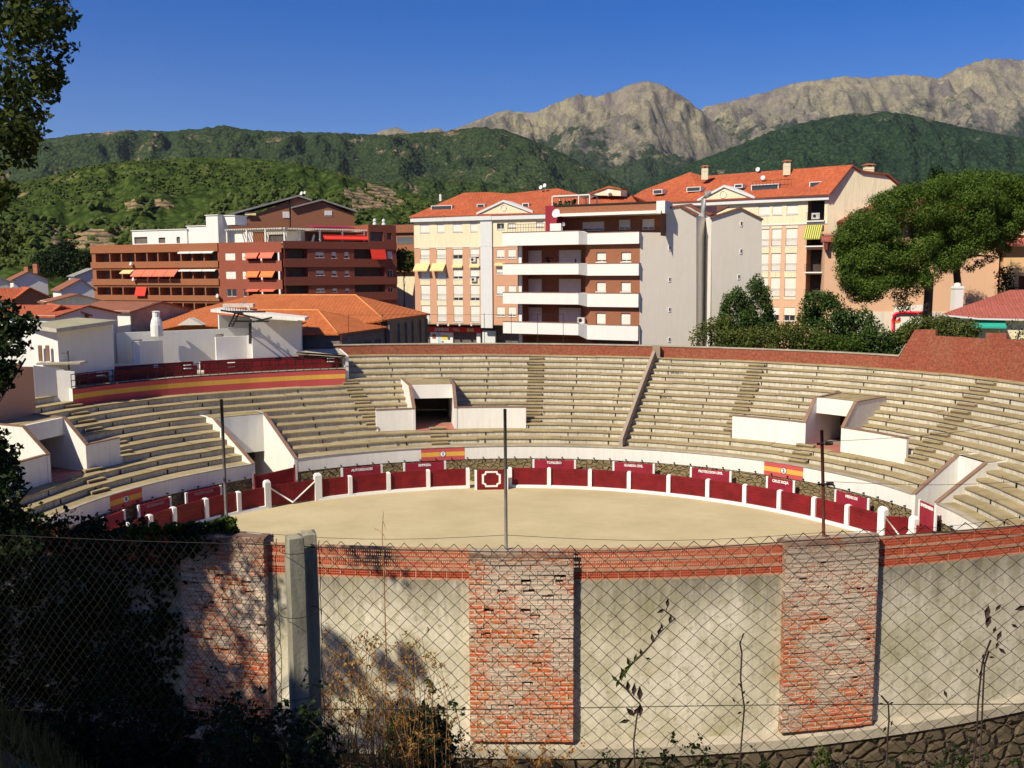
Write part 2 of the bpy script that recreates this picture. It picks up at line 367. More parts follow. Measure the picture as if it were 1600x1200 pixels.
# aisles: half-height blocks between rows
def aisle(pxt,it,pxb,ib,w=1.3):
    mm=MB(); ta=T(pxt,it); tb=T(pxb,ib)
    for i in range(ib,it):
        th=tb+(ta-tb)*(i-ib)/max(1,it-ib)
        if abs(level(th,i)-rz(i))>1e-6: continue
        r1=rr(i+1,th)+.02; c=pc(th,r1-.36,rz(i)-.02); tt=Vector((math.cos(R(th)),-math.sin(R(th)),0)); nn=Vector((math.sin(R(th)),math.cos(R(th)),0))
        mm.obox(c-tt*w/2,tt*w,nn*.36,(0,0,.23),skip=(2,))
        mm.obox(c-tt*w/2-nn*.02+Vector((0,0,.15)),tt*w,nn*.02,(0,0,.08))
        mm.face([c-tt*w/2,c+tt*w/2,c+tt*w/2+Vector((0,0,.15)),c-tt*w/2+Vector((0,0,.15))],2)
    mm.build('aisle_steps',[M['tread'],M['riser'],concrete('step_shadow_front',(.17,.13,.08,1),(.09,.07,.045,1))],gs)  # dark front colour stands in for the shadow line of each step
aisle(545,10,588,3); aisle(838,14,832,3); aisle(1182,14,1140,3); aisle(1542,14,1425,3); aisle(83,14,158,6); aisle(190,5,205,3)
aisle(684,3,689,0); aisle(1258,3,1240,0); aisle(155,3,170,0)
# stone wall with white band round the callejon
gaps=[(v['a'],v['b']) for v in V if v['kind']=='low']
st=MB(); wh=MB(); ar=0
ths=np.arange(TH0,TH1,1.0); cuts=sorted(list(ths)+[g for ab in gaps for g in ab])
for a,b in zip(cuts[:-1],cuts[1:]):
    mid=(a+b)/2
    if any(x<mid<y for x,y in gaps):
        if st.f: st.build('stone_wall',M['rubble'],gs); wh.build('white_band',[M['white'],M['coping']],gs); st=MB(); wh=MB()
        continue
    if b-a<1e-4: continue
    ra,rb=RW(a),RW(b); u0,u1=R(a)*27,R(b)*27
    st.face([pc(b,rb+.04,0),pc(a,ra+.04,0),pc(a,ra+.04,1.8),pc(b,rb+.04,1.8)],0,[(u1,0),(u0,0),(u0,1.8),(u1,1.8)])
    wh.face([pc(b,rb,1.74),pc(a,ra,1.74),pc(a,ra,Z0-.03),pc(b,rb,Z0-.03)],0)
    wh.face([pc(b,rb+.06,1.74),pc(a,ra+.06,1.74),pc(a,ra,1.74),pc(b,rb,1.74)],0)
    wh.hexa([pc(a,ra-.05,Z0-.03),pc(b,rb-.05,Z0-.03),pc(b,rb+.3,Z0-.03),pc(a,ra+.3,Z0-.03),pc(a,ra-.05,Z0+.035),pc(b,rb-.05,Z0+.035),pc(b,rb+.3,Z0+.035),pc(a,ra+.3,Z0+.035)],1)
st.build('stone_wall',M['rubble'],gs); wh.build('white_band',[M['white'],M['coping']],gs)
# little scupper pipes along the foot of the white band
m=MB()
for th in np.arange(-70,76,2.55):
    if any(x-.5<th<y+.5 for x,y in gaps): continue
    c=pc(th,RW(th),1.86); nn=Vector((math.sin(R(th)),math.cos(R(th)),0)); m.tube([c+nn*.05,c-nn*.16],.05,6)
m.build('scupper_pipe',M['iron'],gs)['kind']='stuff'
# painted flag panels with numbers
def flag_panel(px0,px1,num):
    a,b=th_at(px0,RW,2.2),th_at(px1,RW,2.2); g=MB(); zz=[1.72,2.03,2.36,Z0-.03]; n=6
    for k in range(n):
        t0,t1=a+(b-a)*k/n,a+(b-a)*(k+1)/n
        for j in range(3):
            g.face([pc(t1,RW(t1)-.012,zz[j]),pc(t0,RW(t0)-.012,zz[j]),pc(t0,RW(t0)-.012,zz[j+1]),pc(t1,RW(t1)-.012,zz[j+1])],1 if j==1 else 0)
    o=g.build('flag_panel',[M['flagred'],M['flagyel']],gs)
    th=(a+b)/2; tt=Vector((math.cos(R(th)),-math.sin(R(th)),0)); nn=Vector((math.sin(R(th)),math.cos(R(th)),0)); c=pc(th,RW(th)-.03,2.21)
    d=MB(); d.prism([c+tt*.24*math.cos(k*math.pi/10)+Vector((0,0,.24*math.sin(k*math.pi/10))) for k in range(20)],nn*.02,1)
    c2=c-nn*.008; d.prism([c2+tt*.2*math.cos(k*math.pi/10)+Vector((0,0,.2*math.sin(k*math.pi/10))) for k in range(20)],nn*.02,0)
    dd=d.build('number_disc',[M['white2'],M['iron']],o)
    text_mesh('number',num,.36,M['iron'],o,c2-nn*.012,tt,bold=.008,extr=.004)
flag_panel(658,726,'1'); flag_panel(1194,1255,'2'); flag_panel(172,222,'8')
# --- vomitories: wings, parapets, lintels, corridors
WT=.22
def radial_wall(mb,th,pts,half=WT/2,m=0):
    """vertical wall along a radius; pts=[(r,zbottom,ztop)...]"""
    tt=Vector((math.cos(R(th)),-math.sin(R(th)),0))
    for (r0,b0,t0),(r1,b1,t1) in zip(pts[:-1],pts[1:]):
        p=[pc(th,r0,0)-tt*half,pc(th,r0,0)+tt*half,pc(th,r1,0)+tt*half,pc(th,r1,0)-tt*half]
        zb=[b0,b0,b1,b1]; zt=[t0,t0,t1,t1]
        mb.hexa([Vector((q.x,q.y,z)) for q,z in zip(p,zb)]+[Vector((q.x,q.y,z)) for q,z in zip(p,zt)],m)
def arc_wall(mb,a,b,rf,z0,z1,th=.2,m=0,n=5,cap=None):
    for k in range(n):
        t0,t1=a+(b-a)*k/n,a+(b-a)*(k+1)/n; r0,r1=rf(t0),rf(t1)
        mb.hexa([pc(t0,r0,z0),pc(t1,r1,z0),pc(t1,r1+th,z0),pc(t0,r0+th,z0),pc(t0,r0,z1),pc(t1,r1,z1),pc(t1,r1+th,z1),pc(t0,r0+th,z1)],m)
        if cap is not None:
            mb.hexa([pc(t0,r0-.04,z1),pc(t1,r1-.04,z1),pc(t1,r1+th+.06,z1),pc(t0,r0+th+.06,z1),pc(t0,r0-.04,z1+.07),pc(t1,r1-.04,z1+.07),pc(t1,r1+th+.06,z1+.07),pc(t0,r0+th+.06,z1+.07)],cap)
for v in V:
    a,b=v['a'],v['b']; mb=MB(); c=(a+b)/2
    o=empty('stairway_portal',pc(c,rr(3,c),rz(2)),None,None); o.parent=gs; o.location=pc(c,rr(3,c),rz(2))-wloc(gs)
    if v['kind']=='high':
        zf=rz(2); zt=rz(10); zp=5.25
        for th in (a,b):
            radial_wall(mb,th,[(rr(3,th)+.05,zf-.1,zp),(rr(5,th),zf-.1,zt-.05),(rr(10,th),zf-.1,zt)])
            radial_wall(mb,th,[(rr(3,th)+.02,zp,zp+.06),(rr(5,th),zt-.05,zt+.01),(rr(10,th),zt,zt+.04)],WT/2+.025,1)
        arc_wall(mb,a,b,lambda t:rr(5,t),zf+2.25,zt-.02,.25,0,3)
        # corridor: ceiling, back wall, floor
        ce=MB(); 
        ce.face([pc(a,rr(5,a)+.25,zf+2.25),pc(b,rr(5,b)+.25,zf+2.25),pc(b,RT(b),zf+2.25),pc(a,RT(a),zf+2.25)])
        ce.face([pc(a,RT(a),zf),pc(b,RT(b),zf),pc(b,RT(b),zf+2.25),pc(a,RT(a),zf+2.25)])
        ce.face([pc(a,rr(5,a),zf-.01),pc(a,RT(a),zf-.01),pc(b,RT(b),zf-.01),pc(b,rr(5,b),zf-.01)])
        for th in (a,b): ce.face([pc(th,rr(9,th),zf),pc(th,RT(th),zf),pc(th,RT(th),zf+2.25),pc(th,rr(9,th),zf+2.25)])
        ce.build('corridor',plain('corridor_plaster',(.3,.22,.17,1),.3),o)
        rf=lambda t: rr(3,t)+.1
        for aa,bb in ((v['pl'],a-.1),(b+.1,v['pr'])):
            pp=MB(); arc_wall(pp,aa,bb,rf,zf-.05,zp,.2,0,6,1); pp.build('parapet_wall',[M['white'],M['brownedge']],o)
        fl=MB()
        for k in range(4):
            t0,t1=a+(b-a)*k/4,a+(b-a)*(k+1)/4; fl.face([pc(t0,rr(2.6,t0),zf+.006),pc(t1,rr(2.6,t1),zf+.006),pc(t1,rr(6,t1),zf+.006),pc(t0,rr(6,t0),zf+.006)][::-1])
        fl.build('painted_floor',M['redfloor'],o)
    else:
        tp=v['top']; zt=rz(tp+1)
        for th in (a,b):
            radial_wall(mb,th,[(RW(th)-.02,0,Z0+.02),(rr(tp,th),0,zt),(rr(tp+2,th),0,zt)])
            radial_wall(mb,th,[(RW(th)-.04,Z0+.02,Z0+.08),(rr(tp,th),zt,zt+.06)],WT/2+.025,1)
        open_h=2.35 if v['name']=='gate' else 1.9
        arc_wall(mb,a,b,lambda t:rr(tp,t),open_h if v['name']=='gate' else 0,zt,.25,0,3)
        ce=MB(); r1=lambda t: rr(tp+6,t)
        ce.face([pc(a,rr(tp,a)+.25,open_h),pc(b,rr(tp,b)+.25,open_h),pc(b,r1(b),open_h),pc(a,r1(a),open_h)])
        ce.face([pc(a,r1(a),0),pc(b,r1(b),0),pc(b,r1(b),open_h),pc(a,r1(a),open_h)])
        for th in (a,b): ce.face([pc(th,rr(tp,th),0),pc(th,r1(th),0),pc(th,r1(th),open_h),pc(th,rr(tp,th),open_h)])
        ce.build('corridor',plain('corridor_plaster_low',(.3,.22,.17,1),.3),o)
    mb.build('wing_walls',[M['white'],M['brownedge']],o)
# sloping divider wall between two blocks of seats
m=MB(); ta,tb=T(1022,14),T(970,0)
for i in range(0,NR):
    for q in range(2):
        f0,f1=(i+q/2)/NR,(i+q/2+.5)/NR; t0,t1=tb+(ta-tb)*f0,tb+(ta-tb)*f1; r0,r1=rr(f0*NR,t0),rr(f1*NR,t1); z0,z1=Z0+(Z1-Z0)*f0,Z0+(Z1-Z0)*f1
        tt=Vector((math.cos(R(t0)),-math.sin(R(t0)),0))*.13
        P=[pc(t0,r0,0)-tt,pc(t0,r0,0)+tt,pc(t1,r1,0)+tt,pc(t1,r1,0)-tt]
        m.hexa([Vector((p.x,p.y,z-.45)) for p,z in zip(P,(z0,z0,z1,z1))]+[Vector((p.x,p.y,z+.62)) for p,z in zip(P,(z0,z0,z1,z1))],0)
c=pc(ta,RT(ta)+.2,Z1+.2); m.box(c+Vector((.15,0,.3)),(.55,.7,1.1),0,0)
m.build('divider_wall',plaster('divider_render',(.34,.27,.2,1),.3),gs)
def riser_text(px,i,txt,size=.26):
    th=T(px,i); tt=Vector((math.cos(R(th)),-math.sin(R(th)),0)); nn=Vector((math.sin(R(th)),math.cos(R(th)),0))
    text_mesh('painted_word',txt,size,M['iron'],gs,pc(th,rr(i,th)+SP-.05,rz(i)-.26),tt,extr=.003)
riser_text(1058,12,'MUSICOS'); riser_text(1040,8,'MUSICOS')
# --- outer brick wall of the far side
WALLTOP=interp([(-112,9.4),(-30,9.45),(0,9.5),(112,9.6)])
bw=empty('perimeter_wall',pc(20,40,5),'orange brick wall with pale coping behind the top seats, rising higher at the right','wall')
hi0=th_at(1424,RT,9.6)
def whi(px,py): # height of a point on the wall seen at a pixel
    th=th_at(px,lambda t:RT(t)+.6,10); d=ray(px,py); p=pc(th,RT(th)+.6,0); k=math.hypot(p.x,p.y)/math.hypot(d.x,d.y); return th,EYE.z+d.z*k
prof=[whi(1405,557),whi(1428,515),whi(1460,515),whi(1460.6,525),whi(1538,529),whi(1538.6,520),whi(1570,521),whi(1570.6,530),whi(1640,533)]
prof.append((104,prof[-1][1]))
def wtop(th):
    if th<=prof[0][0]: return WALLTOP(th)
    for (a,za),(b,zb) in zip(prof[:-1],prof[1:]):
        if a<=th<=b: return za+(zb-za)*(th-a)/max(1e-6,b-a)
    return prof[-1][1]
m=MB(); cp=MB(); cuts=sorted(set(list(np.arange(TH0,TH1,1.0))+[p_[0] for p_ in prof]+[PAL_B]))
for a,b in zip(cuts[:-1],cuts[1:]):
    if PAL_A-1<(a+b)/2<PAL_B: continue
    ra,rb=RT(a)+.6,RT(b)+.6; za,zb=wtop(a+1e-4),wtop(b-1e-4); w_=.3; uu=(R(a)*40,R(b)*40); zl=4.8
    m.face([pc(b,rb,zl),pc(a,ra,zl),pc(a,ra,za),pc(b,rb,zb)],0,[(uu[1],zl),(uu[0],zl),(uu[0],za),(uu[1],zb)])
    m.face([pc(a,ra+w_,zl),pc(b,rb+w_,zl),pc(b,rb+w_,zb),pc(a,ra+w_,za)],0)
    m.face([pc(a,ra,za),pc(a,ra+w_,za),pc(b,rb+w_,zb),pc(b,rb,zb)][::-1],0)
    if a>=prof[0][0]-.01: m.face([pc(a,ra,zl),pc(a,ra+w_,zl),pc(a,ra+w_,za),pc(a,ra,za)],0); m.face([pc(b,rb,zl),pc(b,rb+w_,zl),pc(b,rb+w_,zb),pc(b,rb,zb)],0)
    if b<=prof[0][0]+1.2: cp.hexa([pc(a,ra-.06,za+.003),pc(b,rb-.06,zb+.003),pc(b,rb+w_+.06,zb+.003),pc(a,ra+w_+.06,za+.003),pc(a,ra-.06,za+.1),pc(b,rb-.06,zb+.1),pc(b,rb+w_+.06,zb+.1),pc(a,ra+w_+.06,za+.1)])
m.build('brickwork',M['brickwall'],bw); cp.build('coping',M['coping'],bw)
# thin posts with a wire on the wall
fp=empty('wire_fence',pc(-8,42,9.5),'thin iron posts carrying a single wire along the top of the far brick wall','fence')
tops=[]
for px in (545,598,672,757,799,840,880):
    th=th_at(px,lambda t:RT(t)+.75,10); p=pc(th,RT(th)+.75,8.4); q=MB(); h=3.9 if px<900 else 3
    q.tube([p,p+Vector((0,0,h))],.022,5); q.build('post',M['iron'],fp); tops.append(p+Vector((0,0,h-.1)))
q=MB(); q.tube(tops,.012,4); q.build('wire',M['iron'],fp)
# --- president's box terrace (palco)
pa=empty('box_terrace',pc((PAL_A+PAL_B)/2,40,PAL_Z),'raised terrace with red and yellow striped front, maroon benches and iron railing','terrace')
m=MB(); n=40; ra_=lambda t: rr(10,t); zz=[rz(9)-.05,rz(9)+.55,rz(9)+.92,PAL_Z-.08]
for k in range(n):
    a,b=PAL_A+(PAL_B-PAL_A)*k/n,PAL_A+(PAL_B-PAL_A)*(k+1)/n
    for j in range(3): m.face([pc(b,ra_(b)-.02,zz[j]),pc(a,ra_(a)-.02,zz[j]),pc(a,ra_(a)-.02,zz[j+1]),pc(b,ra_(b)-.02,zz[j+1])],1 if j==1 else 0)
    m.face([pc(b,ra_(b)-.02,zz[3]),pc(a,ra_(a)-.02,zz[3]),pc(a,ra_(a)+.2,zz[3]),pc(b,ra_(b)+.2,zz[3])],0)
m.face([pc(PAL_B,ra_(PAL_B)-.02,zz[0]),pc(PAL_B,RT(PAL_B)+1,zz[0]),pc(PAL_B,RT(PAL_B)+1,PAL_Z),pc(PAL_B,ra_(PAL_B)-.02,PAL_Z)],2)
m.face([pc(PAL_A,ra_(PAL_A)-.02,zz[0]),pc(PAL_A,RT(PAL_A)+1,zz[0]),pc(PAL_A,RT(PAL_A)+1,PAL_Z),pc(PAL_A,ra_(PAL_A)-.02,PAL_Z)],2)
m.build('striped_front',[M['flagred'],M['flagyel'],M['dark']],pa)
m=MB()
for k in range(n):
    a,b=PAL_A+(PAL_B-PAL_A)*k/n,PAL_A+(PAL_B-PAL_A)*(k+1)/n
    m.face([pc(a,ra_(a),PAL_Z+.005),pc(b,ra_(b),PAL_Z+.005),pc(b,RT(b)+7,PAL_Z+.005),pc(a,RT(a)+7,PAL_Z+.005)][::-1])
m.build('terrace_floor',M['coping'],pa)
m=MB(); 
for k in range(0,33):
    th=PAL_A+(PAL_B-PAL_A)*k/32; p=pc(th,ra_(th)+.08,PAL_Z); m.tube([p,p+Vector((0,0,1.0))],.03,4)
for z in (1.0,.55,.12): m.tube([pc(PAL_A+(PAL_B-PAL_A)*k/32,ra_(PAL_A+(PAL_B-PAL_A)*k/32)+.08,PAL_Z+z) for k in range(33)],.03,4)
m.build('railing',M['iron'],pa)
for (f0,f1) in ((.01,.17),(.19,.475),(.5,.99)):
    a0,b0=PAL_A+(PAL_B-PAL_A)*f0,PAL_A+(PAL_B-PAL_A)*f1; nn_=14
    for (ro,z0,z1,mt) in ((1.3,.0,.42,0),(1.3,.47,.78,0),(2.1,.25,1.02,0)):
        m=MB()
        for k in range(nn_):
            a,b=a0+(b0-a0)*k/nn_,a0+(b0-a0)*(k+1)/nn_
            m.hexa([pc(a,ra_(a)+ro,PAL_Z+z0),pc(b,ra_(b)+ro,PAL_Z+z0),pc(b,ra_(b)+ro+.12,PAL_Z+z0),pc(a,ra_(a)+ro+.12,PAL_Z+z0),pc(a,ra_(a)+ro,PAL_Z+z1),pc(b,ra_(b)+ro,PAL_Z+z1),pc(b,ra_(b)+ro+.12,PAL_Z+z1),pc(a,ra_(a)+ro+.12,PAL_Z+z1)],mt)
        m.build('bench_board',M['maroon'],pa)
    t_=b0-.7
    for z in (.55,.82): m=MB(); m.hexa([pc(t_-.9,ra_(t_)+.95,PAL_Z+z),pc(t_,ra_(t_)+.95,PAL_Z+z),pc(t_,ra_(t_)+1.15,PAL_Z+z),pc(t_-.9,ra_(t_)+1.15,PAL_Z+z),pc(t_-.9,ra_(t_)+.95,PAL_Z+z+.06),pc(t_,ra_(t_)+.95,PAL_Z+z+.06),pc(t_,ra_(t_)+1.15,PAL_Z+z+.06),pc(t_-.9,ra_(t_)+1.15,PAL_Z+z+.06)],0); m.build('bench_slat',M['white2'],pa)
# --- barrera: boarded fence round the sand
br=empty('barrier_fence',pc(0,RB,0),'ring of maroon boarded panels between white posts on a white kerb around the sand','barrier')
gate_a,gate_b=th_at(418,RB,1),th_at(497,RB,1); hole_a,hole_b=th_at(736,RB,.7),th_at(796,RB,.7)
RBf=lambda th: RB-.0 if th>-50 else RB-.0-(-50-th)*.055
post_th=[th_at(px,RB,.9) for px in (547,607,669,731,797,858,922,983,1045,1106,1164,1218,1272,1324)]
left_th=[th_at(px,RBf,.9) for px in (373,322,272)]
allp=[]
t_=left_th[-1]
while t_>-175: t_-=4.7; left_th.append(t_)
e_right=th_at(1378,RB,.9)
right2=[e_right+5.5+4.9*k for k in range(21)]
def post(th,h=1.5,wd=.28,cap=False,name='post'):
    q=MB(); tt=Vector((math.cos(R(th)),-math.sin(R(th)),0)); nn=Vector((math.sin(R(th)),math.cos(R(th)),0)); c=pc(th,RBf(th)-.12,0)
    q.obox(c-tt*wd/2-nn*.0,tt*wd,nn*.36,(0,0,h-.06)); q.hexa([c-tt*wd/2+Vector((0,0,h-.06)),c+tt*wd/2+Vector((0,0,h-.06)),c+tt*wd/2+nn*.36+Vector((0,0,h-.06)),c-tt*wd/2+nn*.36+Vector((0,0,h-.06)),
        c-tt*wd*.3+nn*.08+Vector((0,0,h+(.1 if cap else .02))),c+tt*wd*.3+nn*.08+Vector((0,0,h+(.1 if cap else .02))),c+tt*wd*.3+nn*.28+Vector((0,0,h+(.1 if cap else .02))),c-tt*wd*.3+nn*.28+Vector((0,0,h+(.1 if cap else .02)))])
    q.build(name,M['white2'],br)
def panel(a,b):
    q=MB(); n=3
    for k in range(n):
        t0,t1=a+(b-a)*k/n,a+(b-a)*(k+1)/n
        for j in range(6):
            z0=.2+j*.213; z1=z0+.205; ro=.03+rng.uniform(0,.015)
            q.hexa([pc(t0,RBf(t0)+ro,z0),pc(t1,RBf(t1)+ro,z0),pc(t1,RBf(t1)+ro+.07,z0),pc(t0,RBf(t0)+ro+.07,z0),pc(t0,RBf(t0)+ro,z1),pc(t1,RBf(t1)+ro,z1),pc(t1,RBf(t1)+ro+.07,z1),pc(t0,RBf(t0)+ro+.07,z1)])
    q.build('board_panel',M['maroon'],br)
    q=MB()
    for k in range(n):
        t0,t1=a+(b-a)*k/n,a+(b-a)*(k+1)/n
        q.hexa([pc(t0,RBf(t0)-.16,-.02),pc(t1,RBf(t1)-.16,-.02),pc(t1,RBf(t1)+.2,-.02),pc(t0,RBf(t0)+.2,-.02),pc(t0,RBf(t0)-.1,.19),pc(t1,RBf(t1)-.1,.19),pc(t1,RBf(t1)+.2,.19),pc(t0,RBf(t0)+.2,.19)])
    q.build('kerb',M['white'],br)
seq=[gate_b]+post_th+[e_right]
for a,b in zip(seq[:-1],seq[1:]):
    if a==post_th[3]: continue
    panel(a,b)
seq2=[gate_a]+left_th
for a,b in zip(seq2[:-1],seq2[1:]): panel(b,a)
for a,b in zip(right2[:-1],right2[1:]): panel(a,b)
for th in post_th+left_th+right2[1:]: post(th)
post(gate_b,1.85,.5,True); post(gate_a,1.85,.42,True); post(e_right,1.85,.5,True); post(right2[0],1.85,.46,True)
# small square pegs on the callejon side at the lower left
# gate with white braces at the left, gate at the right
def leaf(a,b,brace,name='gate'):
    q=MB(); n=9
    for k in range(n):
        t0,t1=a+(b-a)*(k+.03)/n,a+(b-a)*(k+.97)/n; z1=1.5+rng.uniform(-.02,.02)
        q.hexa([pc(t0,RBf(t0)+.03,.08),pc(t1,RBf(t1)+.03,.08),pc(t1,RBf(t1)+.09,.08),pc(t0,RBf(t0)+.09,.08),pc(t0,RBf(t0)+.03,z1),pc(t1,RBf(t1)+.03,z1),pc(t1,RBf(t1)+.09,z1),pc(t0,RBf(t0)+.09,z1)])
    g=q.build(name,M['maroon'],br); mid=(a+b)/2; A=pc(a,RBf(a)-.02,1.4); B=pc(mid,RBf(mid)-.02,.12); C_=pc(b,RBf(b)-.02,1.4)
    q=MB(); 
    for p0,p1 in ((A,B),(C_,B)): q.tube([p0,p1],.055,4)
    if brace: q.build('brace',M['white2'],g)
leaf(gate_a+.4,gate_b-.5,True)
# right gate standing open
q=MB(); t0=e_right+.7; P=pc(t0,RB-.05,.05); Q=pc(e_right+3.2,RB+1.6,.05); q.prism([P,Q,Q+Vector((0,0,1.4)),P+Vector((0,0,1.4))],Vector((.06,.02,0))); g=q.build('gate',M['maroon'],br)
q=MB(); q.tube([P+Vector((-.03,-.05,1.35)),P.lerp(Q,.5)+Vector((-.03,-.05,.05))],.05,4); q.tube([Q+Vector((-.03,-.05,1.35)),P.lerp(Q,.5)+Vector((-.03,-.05,.05))],.05,4); q.build('brace',M['white2'],g)
# --- burladeros: refuge shields in the callejon with the holder's name
def shield(px0,px1,txt,word_px=None,z1=1.74,label=None,r=None,op=.9):
    rf=(lambda t:RW(t)-.62) if r is None else r
    a,b=th_at(px0,rf,1.4),th_at(px1,rf,1.4); c=(a+b)/2; tt=Vector((math.cos(R(c)),-math.sin(R(c)),0)); nn=Vector((math.sin(R(c)),math.cos(R(c)),0))
    o=empty('refuge_shield',pc(c,rf(c),0),label,'shield','maroon refuge shields behind the barrier'); A,B=pc(a,rf(a),0),pc(b,rf(b),0); L=(B-A).length; t=(B-A)/L
    q=MB(); q.obox(A+t*.13,t*(L-.26),nn*.07,(0,0,z1)); q.build('shield_board',M['maroon2'],o)
    for p in (A,B-t*.15):
        q=MB(); q.obox(p-nn*.02,t*.15,nn*.12,(0,0,z1+.04)); q.build('post',M['white2'],o)
    if txt: text_mesh('name_lettering',txt,.25,M['white2'] if z1>2 or px0>300 else plain('faded_letters%d'%px0,(.45,.25,.25,1),.2),o,A.lerp(B,.5)-nn*.012+Vector((0,0,z1-.2)),t,bold=.012,extr=.006,sx=.95 if len(txt)<12 else .82)
    return o
LB='maroon shield lettered %s behind the barrier, %s'
shield(533,598,'AUTORIDADES',label=LB%('AUTORIDADES','second to the right of the braced gate'))
shield(630,697,'EMPRESA',label=LB%('EMPRESA','below the flag numbered 1'))
shield(832,900,'TORILERO',label=LB%('TORILERO','right of the middle pole'))
shield(957,1023,'GUARDIA CIVIL',label=LB%('GUARDIA CIVIL','between TORILERO and PROTECCION CIVIL'))
shield(1078,1143,'PROTECCION CIVIL',label=LB%('PROTECCION CIVIL','between GUARDIA CIVIL and CRUZ ROJA'))
shield(1197,1242,'CRUZ ROJA',label=LB%('CRUZ ROJA','below the flag numbered 2'))
shield(1304,1358,'MEDICOS',label=LB%('MEDICOS','right of the rusty right pole'))
shield(1434,1461,'ENFERMERIA',z1=2.75,label='tall maroon shield lettered ENFERMERIA standing in front of the white passage at the right')
shield(290,347,'POLICIA LOCAL',label=LB%('POLICIA LOCAL','left of the braced gate'))
shield(216,268,'VETERINARIO',label='shaded maroon refuge shield with faint lettering below the flag painted on the left wall')
shield(160,196,'',label='leftmost maroon refuge shield, without lettering, above the dark vine')
# toril burladero on the sand with an octagon emblem
c=(hole_a+hole_b)/2+.15; o=empty('arena_shield',pc(c,RB-.75,0),'maroon shield with a white octagonal ring standing on the far edge of the sand','shield')
tt=Vector((math.cos(R(c)),-math.sin(R(c)),0)); nn=Vector((math.sin(R(c)),math.cos(R(c)),0)); C0=pc(c,RB-.75,0); HW=1.14
q=MB(); q.obox(C0-tt*HW,tt*2*HW,nn*.07,(0,0,1.5)); q.build('shield_board',M['maroon'],o)
for s in (-HW-.1,HW-.08):
    q=MB(); q.obox(C0+tt*s-nn*.04,tt*.18,nn*.14,(0,0,1.5)); q.build('post',M['white2'],o)
q=MB(); cz=.8; n8=[(-.5,.6),(.5,.6),(.5,.5),(.72,.35),(.72,-.35),(.5,-.5),(.5,-.6),(-.5,-.6),(-.5,-.5),(-.72,-.35),(-.72,.35),(-.5,.5)]
n8=[(-.45,.6),(.45,.6),(.5,.42),(.7,.35),(.7,-.35),(.5,-.42),(.45,-.6),(-.45,-.6),(-.5,-.42),(-.7,-.35),(-.7,.35),(-.5,.42)]
for i in range(12):
    (x0,y0),(x1,y1)=n8[i],n8[(i+1)%12]; k=.78
    P=[C0-nn*.02+tt*x0+Vector((0,0,cz+y0)),C0-nn*.02+tt*x1+Vector((0,0,cz+y1)),C0-nn*.02+tt*x1*k+Vector((0,0,cz+y1*k)),C0-nn*.02+tt*x0*k+Vector((0,0,cz+y0*k))]
    q.prism(P,nn*.02)
q.build('octagon_emblem',M['white2'],o)
# maroon doors of the gate passage
v=V[3]; d0=th_at(399,lambda t:RW(t)-.3,1.2); d1=th_at(461,lambda t:RW(t)-.3,1.2)
q=MB(); A=pc(d0,RW(d0)-.25,0); B=pc(d1,RW(d1)-.25,0); t=(B-A).normalized(); L=(B-A).length
o=empty('passage_gate',A.lerp(B,.5),'tall maroon double door closing the white walled passage left of the arena','gate')
q.prism([A,B,B+Vector((0,0,2.15)),A+Vector((0,0,1.9))],Vector((-t.y,t.x,0))*.08); q.build('door_leaf',M['maroon'],o)
q=MB(); q.tube([A,A+Vector((0,0,2.1))],.06,6); q.tube([B,B+Vector((0,0,2.35))],.06,6); q.build('door_post',M['maroon2'],o)
# ================================================================ ground and hillside
NWC=Vector((.8,43.25,0)); NWR=27.2
def nw(an,r,z): return Vector((NWC.x+r*math.sin(R(an)),NWC.y-r*math.cos(R(an)),z))   # an: degrees from the nearest point, + to the right
def nw_at(px,py=950):
    d=ray(px,py); # hit cylinder
    ax,ay=d.x,d.y; ox,oy=-NWC.x,-NWC.y; A=ax*ax+ay*ay; B=2*(ax*ox+ay*oy); C_=ox*ox+oy*oy-NWR**2; t=(-B-math.sqrt(B*B-4*A*C_))/(2*A)
    p=EYE+d*t; return math.degrees(math.atan2(p.x-NWC.x,NWC.y-p.y)),p.z
def near_r(al):
    # distance from RC along bearing al to near wall circle (outside edge)
    dx,dy=math.sin(R(al)),math.cos(R(al)); ox,oy=RC.x-NWC.x,RC.y-NWC.y; B=2*(dx*ox+dy*oy); C_=ox*ox+oy*oy-(NWR-.5)**2
    return (-B+math.sqrt(B*B-4*C_))/2
def rout(al):
    a=abs(al)
    if a<=100: return RT(al)+.75
    if a>=140: return near_r(al)
    k=(a-100)/40; return (RT(100 if al>0 else -100)+.75)*(1-k)+near_r(140 if al>0 else -140)*k
_near=interp([(-40,17.5),(-8,15.2),(0,14.5),(1.5,14.35),(3,13.55),(4,12.9),(6,11.8),(8,10.5),(11,8.6),(14,6.9),(16,6.2)])
def zg(x,y):
    if y<16: 
        z=_near(y)+ .25*max(0,x-2)*min(1,(16-y)/6)*.35
        z+=1.35*math.exp(-((x+2.7)/1.35)**2-((y-3.3)/1.5)**2)+ .05*max(0,-x-1)
        z+=.12*noise.noise(Vector((x*.9,y*.9,0)))
    else:
        k=min(1,(y-16)/45); k=k*k*(3-2*k); z=6.2+(4.9-6.2)*k
        rr_=math.hypot(x,y-60)
        if x<-30 and y>90: z-=min(6,(y-90)*.03)
        z+=max(0,(rr_-500))*.0
    return z
m=MB(); na=240; radii=[0,.8,2,3,4,5,6,7.5,9,11,13,15,18,22,28,36,48,64,90,130,200,320,600,1200,3000,7000,12500]
vs=[];fs=[]
